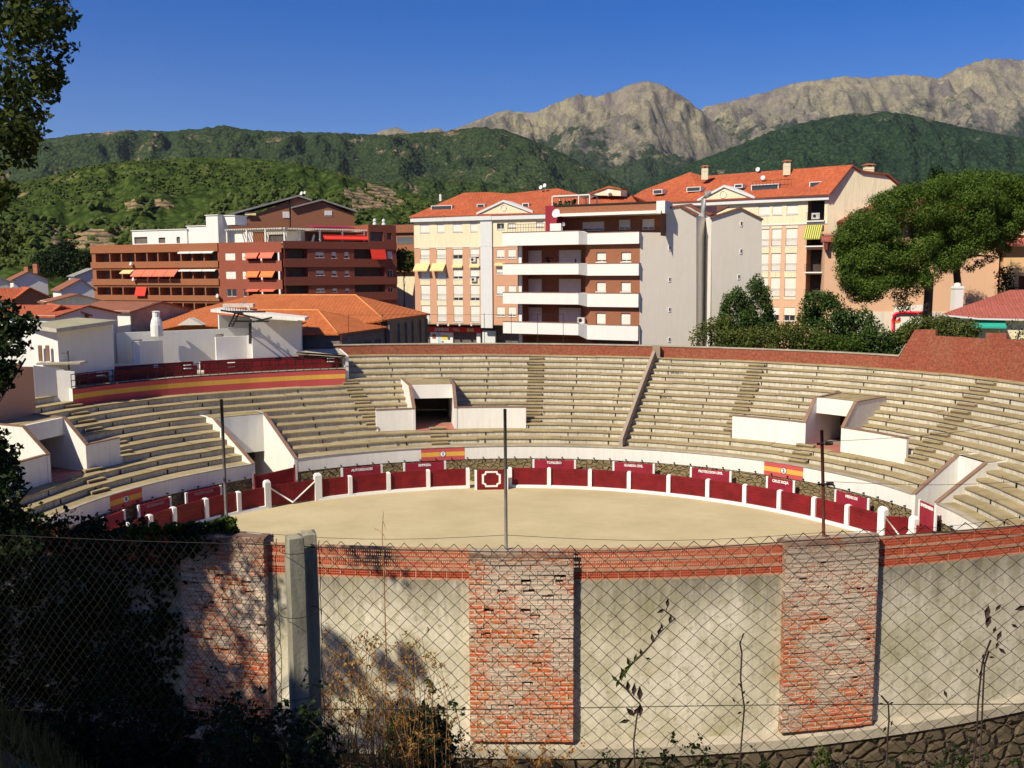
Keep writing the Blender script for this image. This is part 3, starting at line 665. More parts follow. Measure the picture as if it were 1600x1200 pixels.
for d_ in radii:
    for i in range(na):
        al=-180+360*i/na; r_=rout(al)+d_; x,y=RC.x+r_*math.sin(R(al)),RC.y+r_*math.cos(R(al))
        z=zg(x,y) if d_<500 else zg(0,400)
        if d_==0 and abs(al)>140: z-=.0
        vs.append((x,y,z))
for j in range(len(radii)-1):
    for i in range(na): i2=(i+1)%na; fs.append((j*na+i,j*na+i2,(j+1)*na+i2,(j+1)*na+i))
m.add(vs,fs,0,True)
t=NT('hillside_soil'); p=t.pos(); a=t.noise(p,.8,7,.7); b=t.noise(p,6,5,.7); c=t.noise(p,.02,4)
col=t.mix(t.ramp(a,[(.35,(0,0,0)),(.65,(1,1,1))]),(.10,.085,.035,1),(.20,.155,.08,1)); col=t.mix(t.math('MULTIPLY',b,.6),col,(.05,.06,.02,1)); t.bump(b,.8,.1); M['soil']=t.fin(col,1)
m.build('ground',M['soil'],kind='structure',label='dry grassy hillside and town ground round the arena',cat='ground')
# ================================================================ near wall
nwl=empty('arena_rear_wall',nw(0,NWR,7.5),'near curved wall of stained grey render with flaking brick piers and a perforated brick top course','wall')
t=NT('stained_render'); p=t.pos(); sz=t.n('SeparateXYZ',i0=p).outputs[2]
n1=t.noise(p,.75,7,.65); n2=t.noise(t.mapv(p,(2.2,2.2,.7)),1.3,7,.75); n3=t.noise(p,9,5,.75); n4=t.noise(p,40,2)
col=t.mix(t.ramp(n1,[(.36,(0,0,0)),(.66,(1,1,1))]),(.52,.47,.33,1),(.82,.75,.61,1))
col=t.mix(t.math('MULTIPLY',t.ramp(n2,[(.45,(0,0,0)),(.7,(1,1,1))]),.5),col,(.27,.26,.13,1))
# grime that runs down from the brick course: a stain with the height of the wall
hgt=t.math('ADD',sz,t.math('MULTIPLY',t.noise(t.mapv(p,(1.8,1.8,.22)),1.6,7,.78),2.6)); top=t.ramp(t.math('MULTIPLY',t.math('SUBTRACT',hgt,11.15),.95),[(.0,(0,0,0)),(.95,(1,1,1))])
col=t.mix(t.math('MULTIPLY',top,.72),col,(.12,.095,.07,1))
col=t.mix(t.math('MULTIPLY',t.ramp(n3,[(.55,(0,0,0)),(.66,(1,1,1))]),.55),col,(.16,.16,.08,1)); n5=t.noise(p,2.6,6,.7); col=t.mix(t.math('MULTIPLY',t.ramp(n5,[(.5,(0,0,0)),(.66,(1,1,1))]),.45),col,(.36,.33,.16,1)); n6=t.noise(p,24,3,.6); col=t.mix(t.ramp(n6,[(.68,(0,0,0)),(.73,(1,1,1))]),col,(.07,.065,.05,1))
t.bump(t.math('ADD',n3,t.math('MULTIPLY',n4,.3)),.35,.03); M['render']=t.fin(col,.95)
# flaking brick of the piers
t=NT('flaking_brick'); u=t.uv(); p=t.pos(); ds=t.n('VectorMath',{'operation':'SCALE'},i0=t.n('TexNoise',Vector=p,Scale=5.0,Detail=2.0).outputs[1]); ds.inputs['Scale'].default_value=.02; ad=t.n('VectorMath',{'operation':'ADD'},i0=u); t.t.links.new(ds.outputs[0],ad.inputs[1])
bk=t.n('TexBrick',{'offset':.5},Vector=ad.outputs[0],Color1=(.64,.13,.045,1),Color2=(.54,.21,.075,1),Mortar=(.66,.58,.44,1),Scale=1.0,**{'Mortar_Size':.010,'Brick_Width':.262,'Row_Height':.086,'Mortar_Smooth':.2,'Bias':-.1})
n1=t.noise(t.mapv(p,(1,1,1.7)),1.8,7,.75); n2=t.noise(t.mapv(p,(1,1,1.6)),9,5,.7); n0=t.noise(p,.7,3,.5)
fl=t.ramp(t.math('ADD',t.math('MULTIPLY',n1,.65),t.math('ADD',t.math('MULTIPLY',n2,.3),t.math('ADD',t.math('MULTIPLY',n0,.25),t.math('MULTIPLY',t.math('SUBTRACT',t.n('SeparateXYZ',i0=p).outputs[2],9.7),.016)))),[(.55,(0,0,0)),(.64,(1,1,1))])
col=t.mix(t.math('MULTIPLY',fl,.85),bk.outputs[0],(.66,.58,.45,1))
sz=t.n('SeparateXYZ',i0=p).outputs[2]; top=t.ramp(t.math('MULTIPLY',t.math('SUBTRACT',t.math('ADD',sz,t.math('MULTIPLY',n1,.9)),11.1),1.3),[(0,(0,0,0)),(.9,(1,1,1))])
col=t.mix(t.math('MULTIPLY',top,.55),col,(.16,.09,.06,1)); col=t.mix(t.ramp(n2,[(.66,(0,0,0)),(.74,(1,1,1))]),col,(.10,.09,.06,1))
# dark bed joints
v=t.n('SeparateXYZ',i0=ad.outputs[0]).outputs[1]; jj=t.math('PINGPONG',t.math('DIVIDE',v,.086),.5); jl=t.math('MULTIPLY',t.ramp(jj,[(.03,(1,1,1)),(.085,(0,0,0))]),t.ramp(n1,[(.42,(0,0,0)),(.56,(1,1,1))])); col=t.mix(t.math('MULTIPLY',jl,.8),col,(.10,.07,.05,1))
t.bump(t.math('SUBTRACT',t.math('ADD',n2,fl),t.math('MULTIPLY',bk.outputs[1],1.2)),.5,.02); M['flake']=t.fin(col,.95)
t=NT('perforated_brick'); p=t.pos(); n=t.noise(p,2,5,.7); n2=t.noise(p,15,3)
col=t.mix(n,(.42,.055,.03,1),(.60,.17,.08,1)); t.bump(n2,.3,.01); M['hollow']=t.fin(col,.9)
M['mortar']=plain('brick_mortar',(.52,.32,.20,1),.35,3,.95,.5)
ZB=10.70; ZT=11.28; ZL=8.0
piers=[(nw_at(292)[0],nw_at(421,950)[0],11.38,11.2),(nw_at(734)[0],nw_at(896)[0],11.23,11.2),(nw_at(1221)[0],nw_at(1363)[0],11.32,11.3)]
def in_pier(a): return any(p0<a<p1 for p0,p1,_,_ in piers)
A0,A1=-75,75
cuts=sorted(set(list(np.arange(A0,A1+.1,1.0))+[x for p_ in piers for x in p_[:2]]))
m=MB(); led=MB(); pl=MB()
for a,b in zip(cuts[:-1],cuts[1:]):
    mid=(a+b)/2; ua,ub=R(a)*NWR,R(b)*NWR
    lz=lambda x: 7.78+ .0*x + (.0 if x<8 else (x-8)*.011)
    m.face([nw(a,NWR,lz(a)),nw(b,NWR,lz(b)),nw(b,NWR,ZB),nw(a,NWR,ZB)],0,[(ua,lz(a)),(ub,lz(b)),(ub,ZB),(ua,ZB)])
    m.face([nw(b,NWR-.28,5),nw(a,NWR-.28,5),nw(a,NWR-.28,ZB),nw(b,NWR-.28,ZB)],0)
    m.face([nw(a,NWR,ZB),nw(b,NWR,ZB),nw(b,NWR-.28,ZB),nw(a,NWR-.28,ZB)],0)
    led.hexa([nw(a,NWR+.17,lz(a)-.22),nw(b,NWR+.17,lz(b)-.22),nw(b,NWR-.1,lz(b)-.22),nw(a,NWR-.1,lz(a)-.22),nw(a,NWR+.15,lz(a)-.06),nw(b,NWR+.15,lz(b)-.06),nw(b,NWR+.0,lz(b)+.02),nw(a,NWR+.0,lz(a)+.02)],0)
    pl.face([nw(a,NWR+.2,5.5),nw(b,NWR+.2,5.5),nw(b,NWR+.13,lz(b)-.2),nw(a,NWR+.13,lz(a)-.2)],0,[(ua,5.5),(ub,5.5),(ub,lz(b)-.3),(ua,lz(a)-.3)])
m.build('render_panel',M['render'],nwl); led.build('base_ledge',M['coping'],nwl)
pl.build('rubble_footing',rubble('footing_rubble',[(.09,.065,.04,1),(.15,.11,.07,1),(.12,.085,.05,1),(.17,.13,.09,1)],2.6,(.08,.06,.04,1)),nwl)
# piers: real courses, each a little uneven, with missing bricks as pockets
for k,(pa_,pb_,zt,_) in enumerate(piers):
    q=MB(); rg=random.Random(40+k); z=ZL-.15; i=0; ch=.086
    while z<zt-.02:
        pr=.13+rg.uniform(-.006,.006); e0,e1=pa_+rg.uniform(-.008,.008),pb_+rg.uniform(-.008,.008)
        
        hz=ch-.012; Lp=R(e1-e0)*NWR; bw_=.262; n=0; so=(i%2)*.5*bw_+rg.uniform(-.02,.02)
        # pockets
        pk=[]
        if rg.random()<.36 and z>8.3:
            for _ in range(rg.choice([1,1,2])): c=rg.uniform(e0+.3,e1-.35); pk.append((c,c+rg.uniform(.2,.42)))
        segs=[e0]+[e0+(e1-e0)*((j*bw_+so)/Lp) for j in range(0,12) if .03<(j*bw_+so)<Lp-.03]+[e1]; segs=sorted(set(segs+[x for p_ in pk for x in p_]))
        for a,b in zip(segs[:-1],segs[1:]):
            mid=(a+b)/2; inp=any(x<mid<y for x,y in pk); pj=rg.uniform(-.008,.006)*(1 if rg.random()<.8 else 2.2); rad=NWR+(pr+pj if not inp else pr-.10); b-=.0004*57; ua,ub=R(a)*NWR,R(b)*NWR
            zz1=z+hz+rg.uniform(-.006,.003)
            if inp:  # broken brick: the lower part is still there, uneven
                zl=z+hz*rg.uniform(.25,.55); q.face([nw(a,NWR+pr,z),nw(b,NWR+pr,z),nw(b,NWR+pr,zl),nw(a,NWR+pr-.004,zl+.012)],0,[(ua,z),(ub,z),(ub,zl),(ua,zl)]); q.face([nw(a,NWR+pr,zl),nw(b,NWR+pr,zl),nw(b,rad,zl),nw(a,rad,zl)],0); q.face([nw(a,rad,zl),nw(b,rad,zl),nw(b,rad,zz1),nw(a,rad,zz1)],2)
            else: q.face([nw(a,rad,z),nw(b,rad,z),nw(b,rad,zz1),nw(a,rad,zz1)],0,[(ua,z),(ub,z),(ub,zz1),(ua,zz1)]); q.face([nw(a,NWR-.02,z),nw(a,rad,z),nw(a,rad,zz1),nw(a,NWR-.02,zz1)],0); q.face([nw(b,rad,z),nw(b,NWR-.02,z),nw(b,NWR-.02,zz1),nw(b,rad,zz1)],0)
            q.face([nw(a,rad,zz1),nw(b,rad,zz1),nw(b,NWR-.05,zz1),nw(a,NWR-.05,zz1)],0); q.face([nw(b,rad,z),nw(a,rad,z),nw(a,NWR-.05,z),nw(b,NWR-.05,z)],0)
            if inp: 
                for e in (a,b): q.face([nw(e,NWR+pr-.11,z),nw(e,NWR+pr,z),nw(e,NWR+pr,zz1),nw(e,NWR+pr-.1,zz1)],0)
        for e,s_ in ((e0,1),(e1,-1)):
            P=[nw(e,NWR-.05,z),nw(e,NWR+pr,z),nw(e,NWR+pr,z+hz),nw(e,NWR-.05,z+hz)]; q.face(P[::s_],0)
        sg=list(np.linspace(e0+.02,e1-.02,rg.randint(4,9))); wide=rg.random()
        for a,b in zip(sg[:-1],sg[1:]):
            if rg.random()<(.35 if wide<.3 else .85): d_=pr-rg.uniform(.002,.02); q.face([nw(a,NWR+d_,z+hz-.008),nw(b,NWR+d_,z+hz-.008),nw(b,NWR+d_-.003,z+ch+.006),nw(a,NWR+d_-.003,z+ch+.006)],1 if rg.random()<.5 else 0,[(R(a)*NWR,z),(R(b)*NWR,z),(R(b)*NWR,z+.02),(R(a)*NWR,z+.02)])
        z+=ch; i+=1
    # joint core
    q.hexa([nw(pa_+.03,NWR+.02,ZL-.4),nw(pb_-.03,NWR+.02,ZL-.4),nw(pb_-.03,NWR-.3,ZL-.4),nw(pa_+.03,NWR-.3,ZL-.4),nw(pa_+.03,NWR+.02,zt-.03),nw(pb_-.03,NWR+.02,zt-.03),nw(pb_-.03,NWR-.3,zt-.03),nw(pa_+.03,NWR-.3,zt-.03)],1)
    # ragged mortar cap
    n=16; vs=[];fs=[]
    for j in range(n+1):
        e=pa_+(pb_-pa_)*j/n; h=zt+.0+.012*math.sin(j*1.3+k)+rg.uniform(-.006,.008)
        vs+=[nw(e,NWR+.14,zt-.07),nw(e,NWR+.125,h-.01),nw(e,NWR-.1,h+.015),nw(e,NWR-.32,zt-.08)]
    for j in range(n):
        for c_ in range(3): fs.append((j*4+c_,j*4+4+c_,j*4+5+c_,j*4+1+c_))
    fs+=[(0,1,2,3),tuple(n*4+c_ for c_ in (3,2,1,0))]
    q.add(vs,fs,3)
    q.build('brick_pier',[M['flake'],plain('joint_mortar%d'%k,(.46,.39,.30,1),.4),M['dark'],concrete('pier_cap%d'%k,(.32,.2,.14,1),(.12,.07,.05,1),False)],nwl)
# perforated brick courses: real holes right through the two upper ones
hb=MB(); mo=MB(); rg=random.Random(11)
def brickh(a,b,z0,z1,cols,rows,thru,d=.12):
    if thru: d=.04
    us=[0]; fr=.34
    for i in range(cols): c=(i+.5)/cols; hw=.5/cols*.6; us+=[c-hw,c+hw]
    us.append(1); vs=[0]
    for j in range(rows): c=(j+.5)/rows; hw=.5/rows*.62; vs+=[c-hw,c+hw]
    vs.append(1); rr0=NWR+rg.uniform(-.004,.004)-.01
    P=lambda u,v,dd: nw(a+(b-a)*u,rr0-dd,z0+(z1-z0)*v)
    for i in range(len(us)-1):
        for j in range(len(vs)-1):
            hole=i%2==1 and j%2==1
            u0,u1,v0,v1=us[i],us[i+1],vs[j],vs[j+1]
            if not hole:
                hb.face([P(u0,v0,0),P(u1,v0,0),P(u1,v1,0),P(u0,v1,0)])
                if thru: hb.face([P(u1,v0,d),P(u0,v0,d),P(u0,v1,d),P(u1,v1,d)])
            else:
                hb.face([P(u0,v0,0),P(u0,v0,d),P(u1,v0,d),P(u1,v0,0)]); hb.face([P(u0,v1,0),P(u1,v1,0),P(u1,v1,d),P(u0,v1,d)])
                hb.face([P(u0,v0,0),P(u0,v1,0),P(u0,v1,d),P(u0,v0,d)]); hb.face([P(u1,v0,0),P(u1,v0,d),P(u1,v1,d),P(u1,v1,0)])
                if not thru: hb.face([P(u0,v0,d),P(u1,v0,d),P(u1,v1,d),P(u0,v1,d)],1)
    for u in (0,1): hb.face([P(u,0,0),P(u,0,d),P(u,1,d),P(u,1,0)])
    hb.face([P(0,1,0),P(1,1,0),P(1,1,d),P(0,1,d)]); hb.face([P(0,0,0),P(0,0,d),P(1,0,d),P(1,0,0)])
bwid=math.degrees(.27/NWR)
a=-22.0
for (z0,z1,off,rows,thru,cols) in ((10.735,10.865,.0,3,False,8),(10.915,11.055,.5,2,True,7),(11.095,11.24,.0,2,True,7)):
    a=-24+off*bwid
    while a<52:
        b=a+bwid*.94
        aa,bb=a,b
        for p0,p1,_,_ in piers:
            if aa<p0<bb: bb=p0
            if aa<p1<bb: aa=p1
        if not in_pier((aa+bb)/2) and bb-aa>.06:
            right=a>piers[2][1]-.1; fr_=(bb-aa)/(b-a)
            brickh(aa,bb,z0,z1,max(1,round((8 if right else cols)*fr_)),3 if right else rows,thru and not right)
        # head joint
        if not (in_pier(b-.05) or in_pier(b+.15)): mo.hexa([nw(b,NWR-.014,z0),nw(a+bwid,NWR-.014,z0),nw(a+bwid,NWR-.05,z0),nw(b,NWR-.05,z0),nw(b,NWR-.014,z1),nw(a+bwid,NWR-.014,z1),nw(a+bwid,NWR-.05,z1),nw(b,NWR-.05,z1)])
        a+=bwid
for z0,z1,md in ((10.70,10.735,.14),(10.865,10.915,.05),(11.055,11.095,.05),(11.24,11.275,.05)):
    for a,b in zip(cuts[:-1],cuts[1:]):
        if a<-24 or b>52 or in_pier((a+b)/2): continue
        mo.hexa([nw(a,NWR-.004,z0),nw(b,NWR-.004,z0),nw(b,NWR-md,z0),nw(a,NWR-md,z0),nw(a,NWR-.004,z1),nw(b,NWR-.004,z1),nw(b,NWR-md,z1),nw(a,NWR-md,z1)])
hb.build('perforated_course',[M['hollow'],M['dark']],nwl); mo.build('mortar_beds',M['mortar'],nwl)
# ================================================================ poles and wires on the near wall
def pole(px0,py0,px1,py1,Y,col,label,ins=()):
    A=D(px1,py1,Y); B=D(px0,py0,Y-.1); o=empty('wire_pole',A,label,'pole','poles standing on the near arena wall'); q=MB(); q.tube([A-Vector((0,0,.25)),A.lerp(B,.5),B],.028,10); q.build('shaft',col,o)
    for f in ins:
        c=A.lerp(B,f); q=MB(); q.tube([c+Vector((-.1,-.03,0)),c+Vector((.12,-.03,.01))],.02,6); q.tube([c+Vector((.05,-.03,.01)),c+Vector((.17,-.03,.012))],.034,8); q.build('insulator',M['iron'],o)
    return A,B
M['greypole']=plain('weathered_steel',(.20,.18,.15,1),.4,5,.6,.2,metal=.3); M['rustpole']=plain('rusty_steel',(.12,.03,.02,1),.5,5,.7,.2)
pA=pole(346,624,355,838,16.9,M['greypole'],'leaning grey metal pole set in a concrete lump on the left brick pier')
pB=pole(789,639,791,858,16.0,M['greypole'],'grey brown metal pole standing behind the middle brick pier')
pC_=pole(1284,672,1288,846,16.4,M['rustpole'],'rusty red pole with black insulators at the right brick pier',(.52,.88))
q=MB(); c=D(357,850,16.9); q.lathe(c-Vector((0,0,.2)),[(.17,0),(.16,.1),(.11,.18),(.07,.26),(.03,.28)],10); q.build('concrete_lump',concrete('lump_concrete',(.3,.25,.2,1),(.14,.11,.08,1),False),None,'lump of grey concrete holding the foot of the leaning left pole','concrete lump')
q=MB()
def sagw(pts,r=.004,n=8):
    for a,b in zip(pts[:-1],pts[1:]): q.tube([a.lerp(b,k/n)-Vector((0,0,.12*math.sin(math.pi*k/n))) for k in range(n+1)],r,4)
sagw([D(-60,800,17.5),D(354,828,16.9),D(791,836,16),D(1287,832,16.4),D(1700,790,17.5)]); sagw([D(1285,690,16.3),D(1700,640,17.5)]); sagw([D(1287,752,16.3),D(1700,742,17.5)])
q.build('strand_wire',M['iron'],None,'thin sagging wires strung between the poles on the near wall','wire')
# ================================================================ chain link fence close to the camera
fe=empty('chain_link_fence',D(470,1100,4.0),'rusty chain link fence with top and bottom wires in front of the camera','fence')
def FY(px): return 4.05+(px-470)*(3.42-4.05)/1130 if px>470 else 4.05+(470-px)*.0026
topw=interp([(-150,832),(0,836),(200,845),(415,851),(497,855),(560,858),(760,862),(900,863),(1000,862),(1080,857),(1180,850),(1280,843),(1400,836),(1500,829),(1600,821),(1750,808)])
def FP(px,z): p=D(px,800,FY(px)); return Vector((p.x,p.y,z))
def ztop(px): return D(px,topw(px),FY(px)).z
q=MB(); q.tube([D(px,topw(px),FY(px)) for px in range(-150,1760,20)],.0022,5); q.build('top_wire',M['iron'],fe)
lw=interp([(-150,1110),(600,1108),(745,1109),(900,1106),(1150,1102),(1250,1101),(1600,1100),(1750,1100)])
q=MB(); q.tube([D(px,lw(px),FY(px)+.01) for px in range(-150,1760,20)],.0018,5); q.build('tension_wire',M['iron'],fe)
M['rustwire']=plain('rusty_wire',(.055,.035,.022,1),.5,8,.6,.1,metal=.4); M['zinc']=plain('zinc_wire',(.10,.095,.09,1),.3,8,.3,.1,metal=.8)
def mesh_run(px_from,px_to,mat,seed):
    # arc-length positions along the fence line
    pts=[FP(px,0) for px in np.linspace(px_from,px_to,60)]; acc=[0]
    for a,b in zip(pts[:-1],pts[1:]): acc.append(acc[-1]+(b-a).length)
    L=acc[-1]; pxs=np.linspace(px_from,px_to,60); at=lambda s: float(np.interp(s,acc,pxs))
    W=.0705; H=.0655; q=MB(); n=int(L/W)+1; rg=random.Random(seed)
    def node(i,j):  # i in half widths, j half heights downwards
        s=i*W/2; px=at(max(0,min(L,s))); dx=.015*noise.noise(Vector((i*.11,j*.09,seed)))+.006*noise.noise(Vector((i*.5,j*.5,seed+5)))
        sag=.03*noise.noise(Vector((i*.05,j*.04,seed+9)))
        # mesh hangs askew: lower rows drift sideways
        drift=.0007*j*math.sin(i*.04)
        p=FP(px,ztop(px)+H*.45-j*H/2+sag*min(1,j*.1)); d=(FP(px+5,0)-FP(px-5,0)).normalized()
        return p+d*(dx+drift)
    rows=44
    for i in range(n):
        pl=[]
        for j in range(rows):
            k=2*i+(1 if j%2==0 else (2 if True else 0)); 
            k=2*i+(0 if j%2 else 1)
            c=node(k,j)
            off=Vector((0,.003*(1 if j%2 else -1),0)); pl.append(c+off)
        q.tube(pl,.00165,4)
        pl2=[]
        for j in range(rows):
            k=2*i+(0 if j%2 else -1); c=node(max(0,k),j); pl2.append(c+Vector((0,.003*(-1 if j%2 else 1),0)))
        q.tube(pl2,.00165,4)
    return q.build('wire_mesh',mat,fe)
mesh_run(497,1720,M['rustwire'],1); mesh_run(430,-140,M['zinc'],2)
# two weathered concrete posts standing side by side
pm=concrete('post_concrete',(.40,.37,.27,1),(.16,.15,.10,1),True,4); [setattr(n_.inputs['Strength'],'default_value',.15) for n_ in pm.node_tree.nodes if n_.type=='BUMP']
def cpost(px,py,Y,wx,wy,rz,label):
    T_=D(px,py,Y); z0=zg(T_.x,T_.y)-.2; q=MB(); h=T_.z-z0; n=14; vs=[];fs=[]; rg=random.Random(int(px))
    for k in range(n+1):
        z=z0+h*k/n; sx=1 if k<n else .93
        for (a,b) in ((-1,-.82),(-.82,-1),(.82,-1),(1,-.82),(1,.82),(.82,1),(-.82,1),(-1,.82)):
            x,y=a*wx/2*sx+rg.uniform(-.0015,.0015),b*wy/2*sx+rg.uniform(-.0015,.0015); vs.append(Vector((T_.x+x*math.cos(rz)-y*math.sin(rz),T_.y+x*math.sin(rz)+y*math.cos(rz),z)))
    for k in range(n):
        for j in range(8): fs.append((k*8+j,k*8+(j+1)%8,(k+1)*8+(j+1)%8,(k+1)*8+j))
    cpt=Vector((T_.x+.01,T_.y,T_.z+.012)); vs.append(cpt); 
    for j in range(8): fs.append((n*8+j,n*8+(j+1)%8,len(vs)-1))
    q.add(vs,fs); q.build('fence_post',pm,None,label,'post','concrete fence posts')
cpost(460,838,4.0,.074,.09,R(24),'left and nearer of the two weathered concrete fence posts')
cpost(482,832,4.14,.065,.10,R(18),'right and farther of the two weathered concrete fence posts')
for py in (862,960,1085):
    q=MB(); c=D(470,py,4.0); q.tube([c+Vector((.09*math.cos(t_),.10*math.sin(t_)-.0,0.004*t_)) for t_ in np.linspace(0,6.28,14)],.0017,4); q.build('tie_wire',M['iron'],fe)
# ================================================================ town buildings
M['shut']=NT('white_roller_shutter'); t=M['shut']; u=t.uv(); sv=t.n('SeparateXYZ',i0=u).outputs[1]; wv=t.math('PINGPONG',t.math('DIVIDE',sv,.06),.5); t.bump(wv,.5,.02); n=t.noise(t.pos(),2,3); M['shut']=t.fin(t.mix(n,(.62,.58,.50,1),(.82,.79,.72,1)),.6)
M['glass']=glass('window_glass',(.035,.04,.045,1)); M['glassb']=glass('bluish_glass',(.10,.11,.12,1))
M['frame']=plain('white_frame',(.74,.72,.68,1),.1,2,.6,.05)
M['redbrick']=brick('red_facade_brick',(.33,.085,.05,1),(.27,.07,.04,1),(.28,.11,.07,1),.25,.065,.008,.12,(.42,.14,.08,1),.2)
M['ochre']=brick('ochre_facade_brick',(.36,.135,.06,1),(.30,.11,.05,1),(.32,.14,.07,1),.25,.065,.008,.15,(.45,.17,.07,1),.2)
M['tanbrick']=brick('brown_facade_brick',(.36,.14,.07,1),(.29,.11,.055,1),(.30,.15,.09,1),.25,.065,.008,.15,(.35,.14,.07,1),.2)
M['cream']=plaster('cream_render',(.76,.67,.46,1),.38); M['pink']=plaster('salmon_render',(.56,.31,.19,1),.2,(.5,.3,.2,1)); M['pink2']=plaster('apricot_render',(.64,.40,.26,1),.2,(.5,.3,.2,1)); M['apricot']=plaster('orange_render',(.66,.42,.22,1),.2,(.5,.3,.2,1))
M['paleblue']=plaster('pale_grey_trim',(.62,.63,.62,1),.15); M['grey']=plaster('grey_gable_paint',(.70,.64,.54,1),.3,(.5,.5,.5,1))
M['bright']=plaster('bright_white_render',(.74,.72,.67,1),.32,(.6,.56,.48,1)); M['offwhite']=plaster('old_whitewash',(.66,.60,.50,1),.35)
M['tile']=tiles('orange_clay_tiles',(.54,.135,.05,1),(.40,.085,.035,1)); M['tile2']=tiles('new_orange_tiles',(.58,.17,.045,1),(.46,.12,.035,1)); M['oldtile']=tiles('weathered_clay_tiles',(.36,.13,.07,1),(.27,.11,.06,1)); M['redtile']=tiles('dull_red_tiles',(.42,.12,.09,1),(.38,.10,.08,1),.28)
M['awn']=plain('salmon_awning_cloth',(.80,.17,.10,1),.15,3,.8,.05); M['awnred']=plain('red_awning_cloth',(.85,.05,.03,1),.12,3,.8,.05); M['awnor']=plain('orange_awning_cloth',(.80,.20,.06,1),.12,3,.8,.05); M['awnye']=plain('cream_yellow_awning_cloth',(.68,.52,.24,1),.12,3,.8,.05)
t=NT('green_yellow_striped_awning'); u=t.n('SeparateXYZ',i0=t.uv()).outputs[0]; M['awnst']=t.fin(t.mix(t.math('GREATER_THAN',t.math('PINGPONG',t.math('DIVIDE',u,.26),.5),.25),(.62,.52,.10,1),(.07,.16,.05,1)),.8)
M['acmetal']=plain('air_unit_metal',(.6,.58,.54,1),.15,3,.5,.05); M['roofgrey']=plain('grey_roof_edge',(.30,.28,.25,1),.3,1,.8,.2)
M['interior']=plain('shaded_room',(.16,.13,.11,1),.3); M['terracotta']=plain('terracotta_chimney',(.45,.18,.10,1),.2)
class Fac:
    def __init__(s,pxA,YA,pxB,YB,py=430):
        a,b=D(pxA,py,YA),D(pxB,py,YB); s.o=Vector((a.x,a.y,0)); d=Vector((b.x-a.x,b.y-a.y,0)); s.L=d.length; s.t=d/s.L; s.n=s.t.cross(Vector((0,0,1)))
    def p(s,u,z,d=0): return s.o+s.t*u+s.n*d+Vector((0,0,z))
    def at(s,px,py,off=0):
        d=ray(px,py); o=s.o+s.n*off; k=(o-EYE).dot(s.n)/d.dot(s.n); q=EYE+d*k; return (q-s.o).dot(s.t),q.z
    def u(s,px,py=430): return s.at(px,py)[0]
    def z(s,px,py): return s.at(px,py)[1]
    def side(s,u0,length,back=True):
        """facade turning the corner at u0 and running back"""
        f=Fac.__new__(Fac); f.o=s.p(u0,0); f.t=-s.n; f.L=length; f.n=f.t.cross(Vector((0,0,1))); return f
    def rect(s,px0,py0,px1,py1):
        u0,zt=s.at(px0,py0); u1,zb=s.at(px1,py1); return (u0,zb,u1,zt)
def wall(mb,F,u0,u1,z0,z1,holes=(),m=0,off=0,mrev=None):
    """wall skin with openings; holes=(u0,z0,u1,z1,depth,backmat)"""
    holes=[h for h in holes if h[2]>u0 and h[0]<u1]
    us=sorted(set([u0,u1]+[min(max(h[k],u0),u1) for h in holes for k in (0,2)])); zs=sorted(set([z0,z1]+[min(max(h[k],z0),z1) for h in holes for k in (1,3)]))
    for i in range(len(us)-1):
        for j in range(len(zs)-1):
            a,b,c,d=us[i],us[i+1],zs[j],zs[j+1]
            if b-a<1e-4 or d-c<1e-4: continue
            cu,cz=(a+b)/2,(c+d)/2
            if any(h[0]<cu<h[2] and h[1]<cz<h[3] for h in holes): continue
            mb.face([F.p(a,c,off),F.p(b,c,off),F.p(b,d,off),F.p(a,d,off)],m)
    for h in holes:
        a,c,b,d,dp=h[:5]; bm=h[5] if len(h)>5 else m; mr=(h[6] if len(h)>6 else m)
        a,b=max(a,u0),min(b,u1)
        mb.face([F.p(a,c,off),F.p(b,c,off),F.p(b,c,off-dp),F.p(a,c,off-dp)],mr); mb.face([F.p(a,d,off),F.p(a,d,off-dp),F.p(b,d,off-dp),F.p(b,d,off)],mr)
        mb.face([F.p(a,c,off),F.p(a,c,off-dp),F.p(a,d,off-dp),F.p(a,d,off)],mr); mb.face([F.p(b,c,off),F.p(b,d,off),F.p(b,d,off-dp),F.p(b,c,off-dp)],mr)
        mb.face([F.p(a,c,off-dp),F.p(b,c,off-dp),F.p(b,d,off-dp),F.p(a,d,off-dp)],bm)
def fbox(mb,F,u0,u1,z0,z1,d0,d1,m=0):
    """box on a facade between depths d0 (inner) and d1 (outer)"""
    mb.hexa([F.p(u0,z0,d1),F.p(u1,z0,d1),F.p(u1,z0,d0),F.p(u0,z0,d0),F.p(u0,z1,d1),F.p(u1,z1,d1),F.p(u1,z1,d0),F.p(u0,z1,d0)],m)
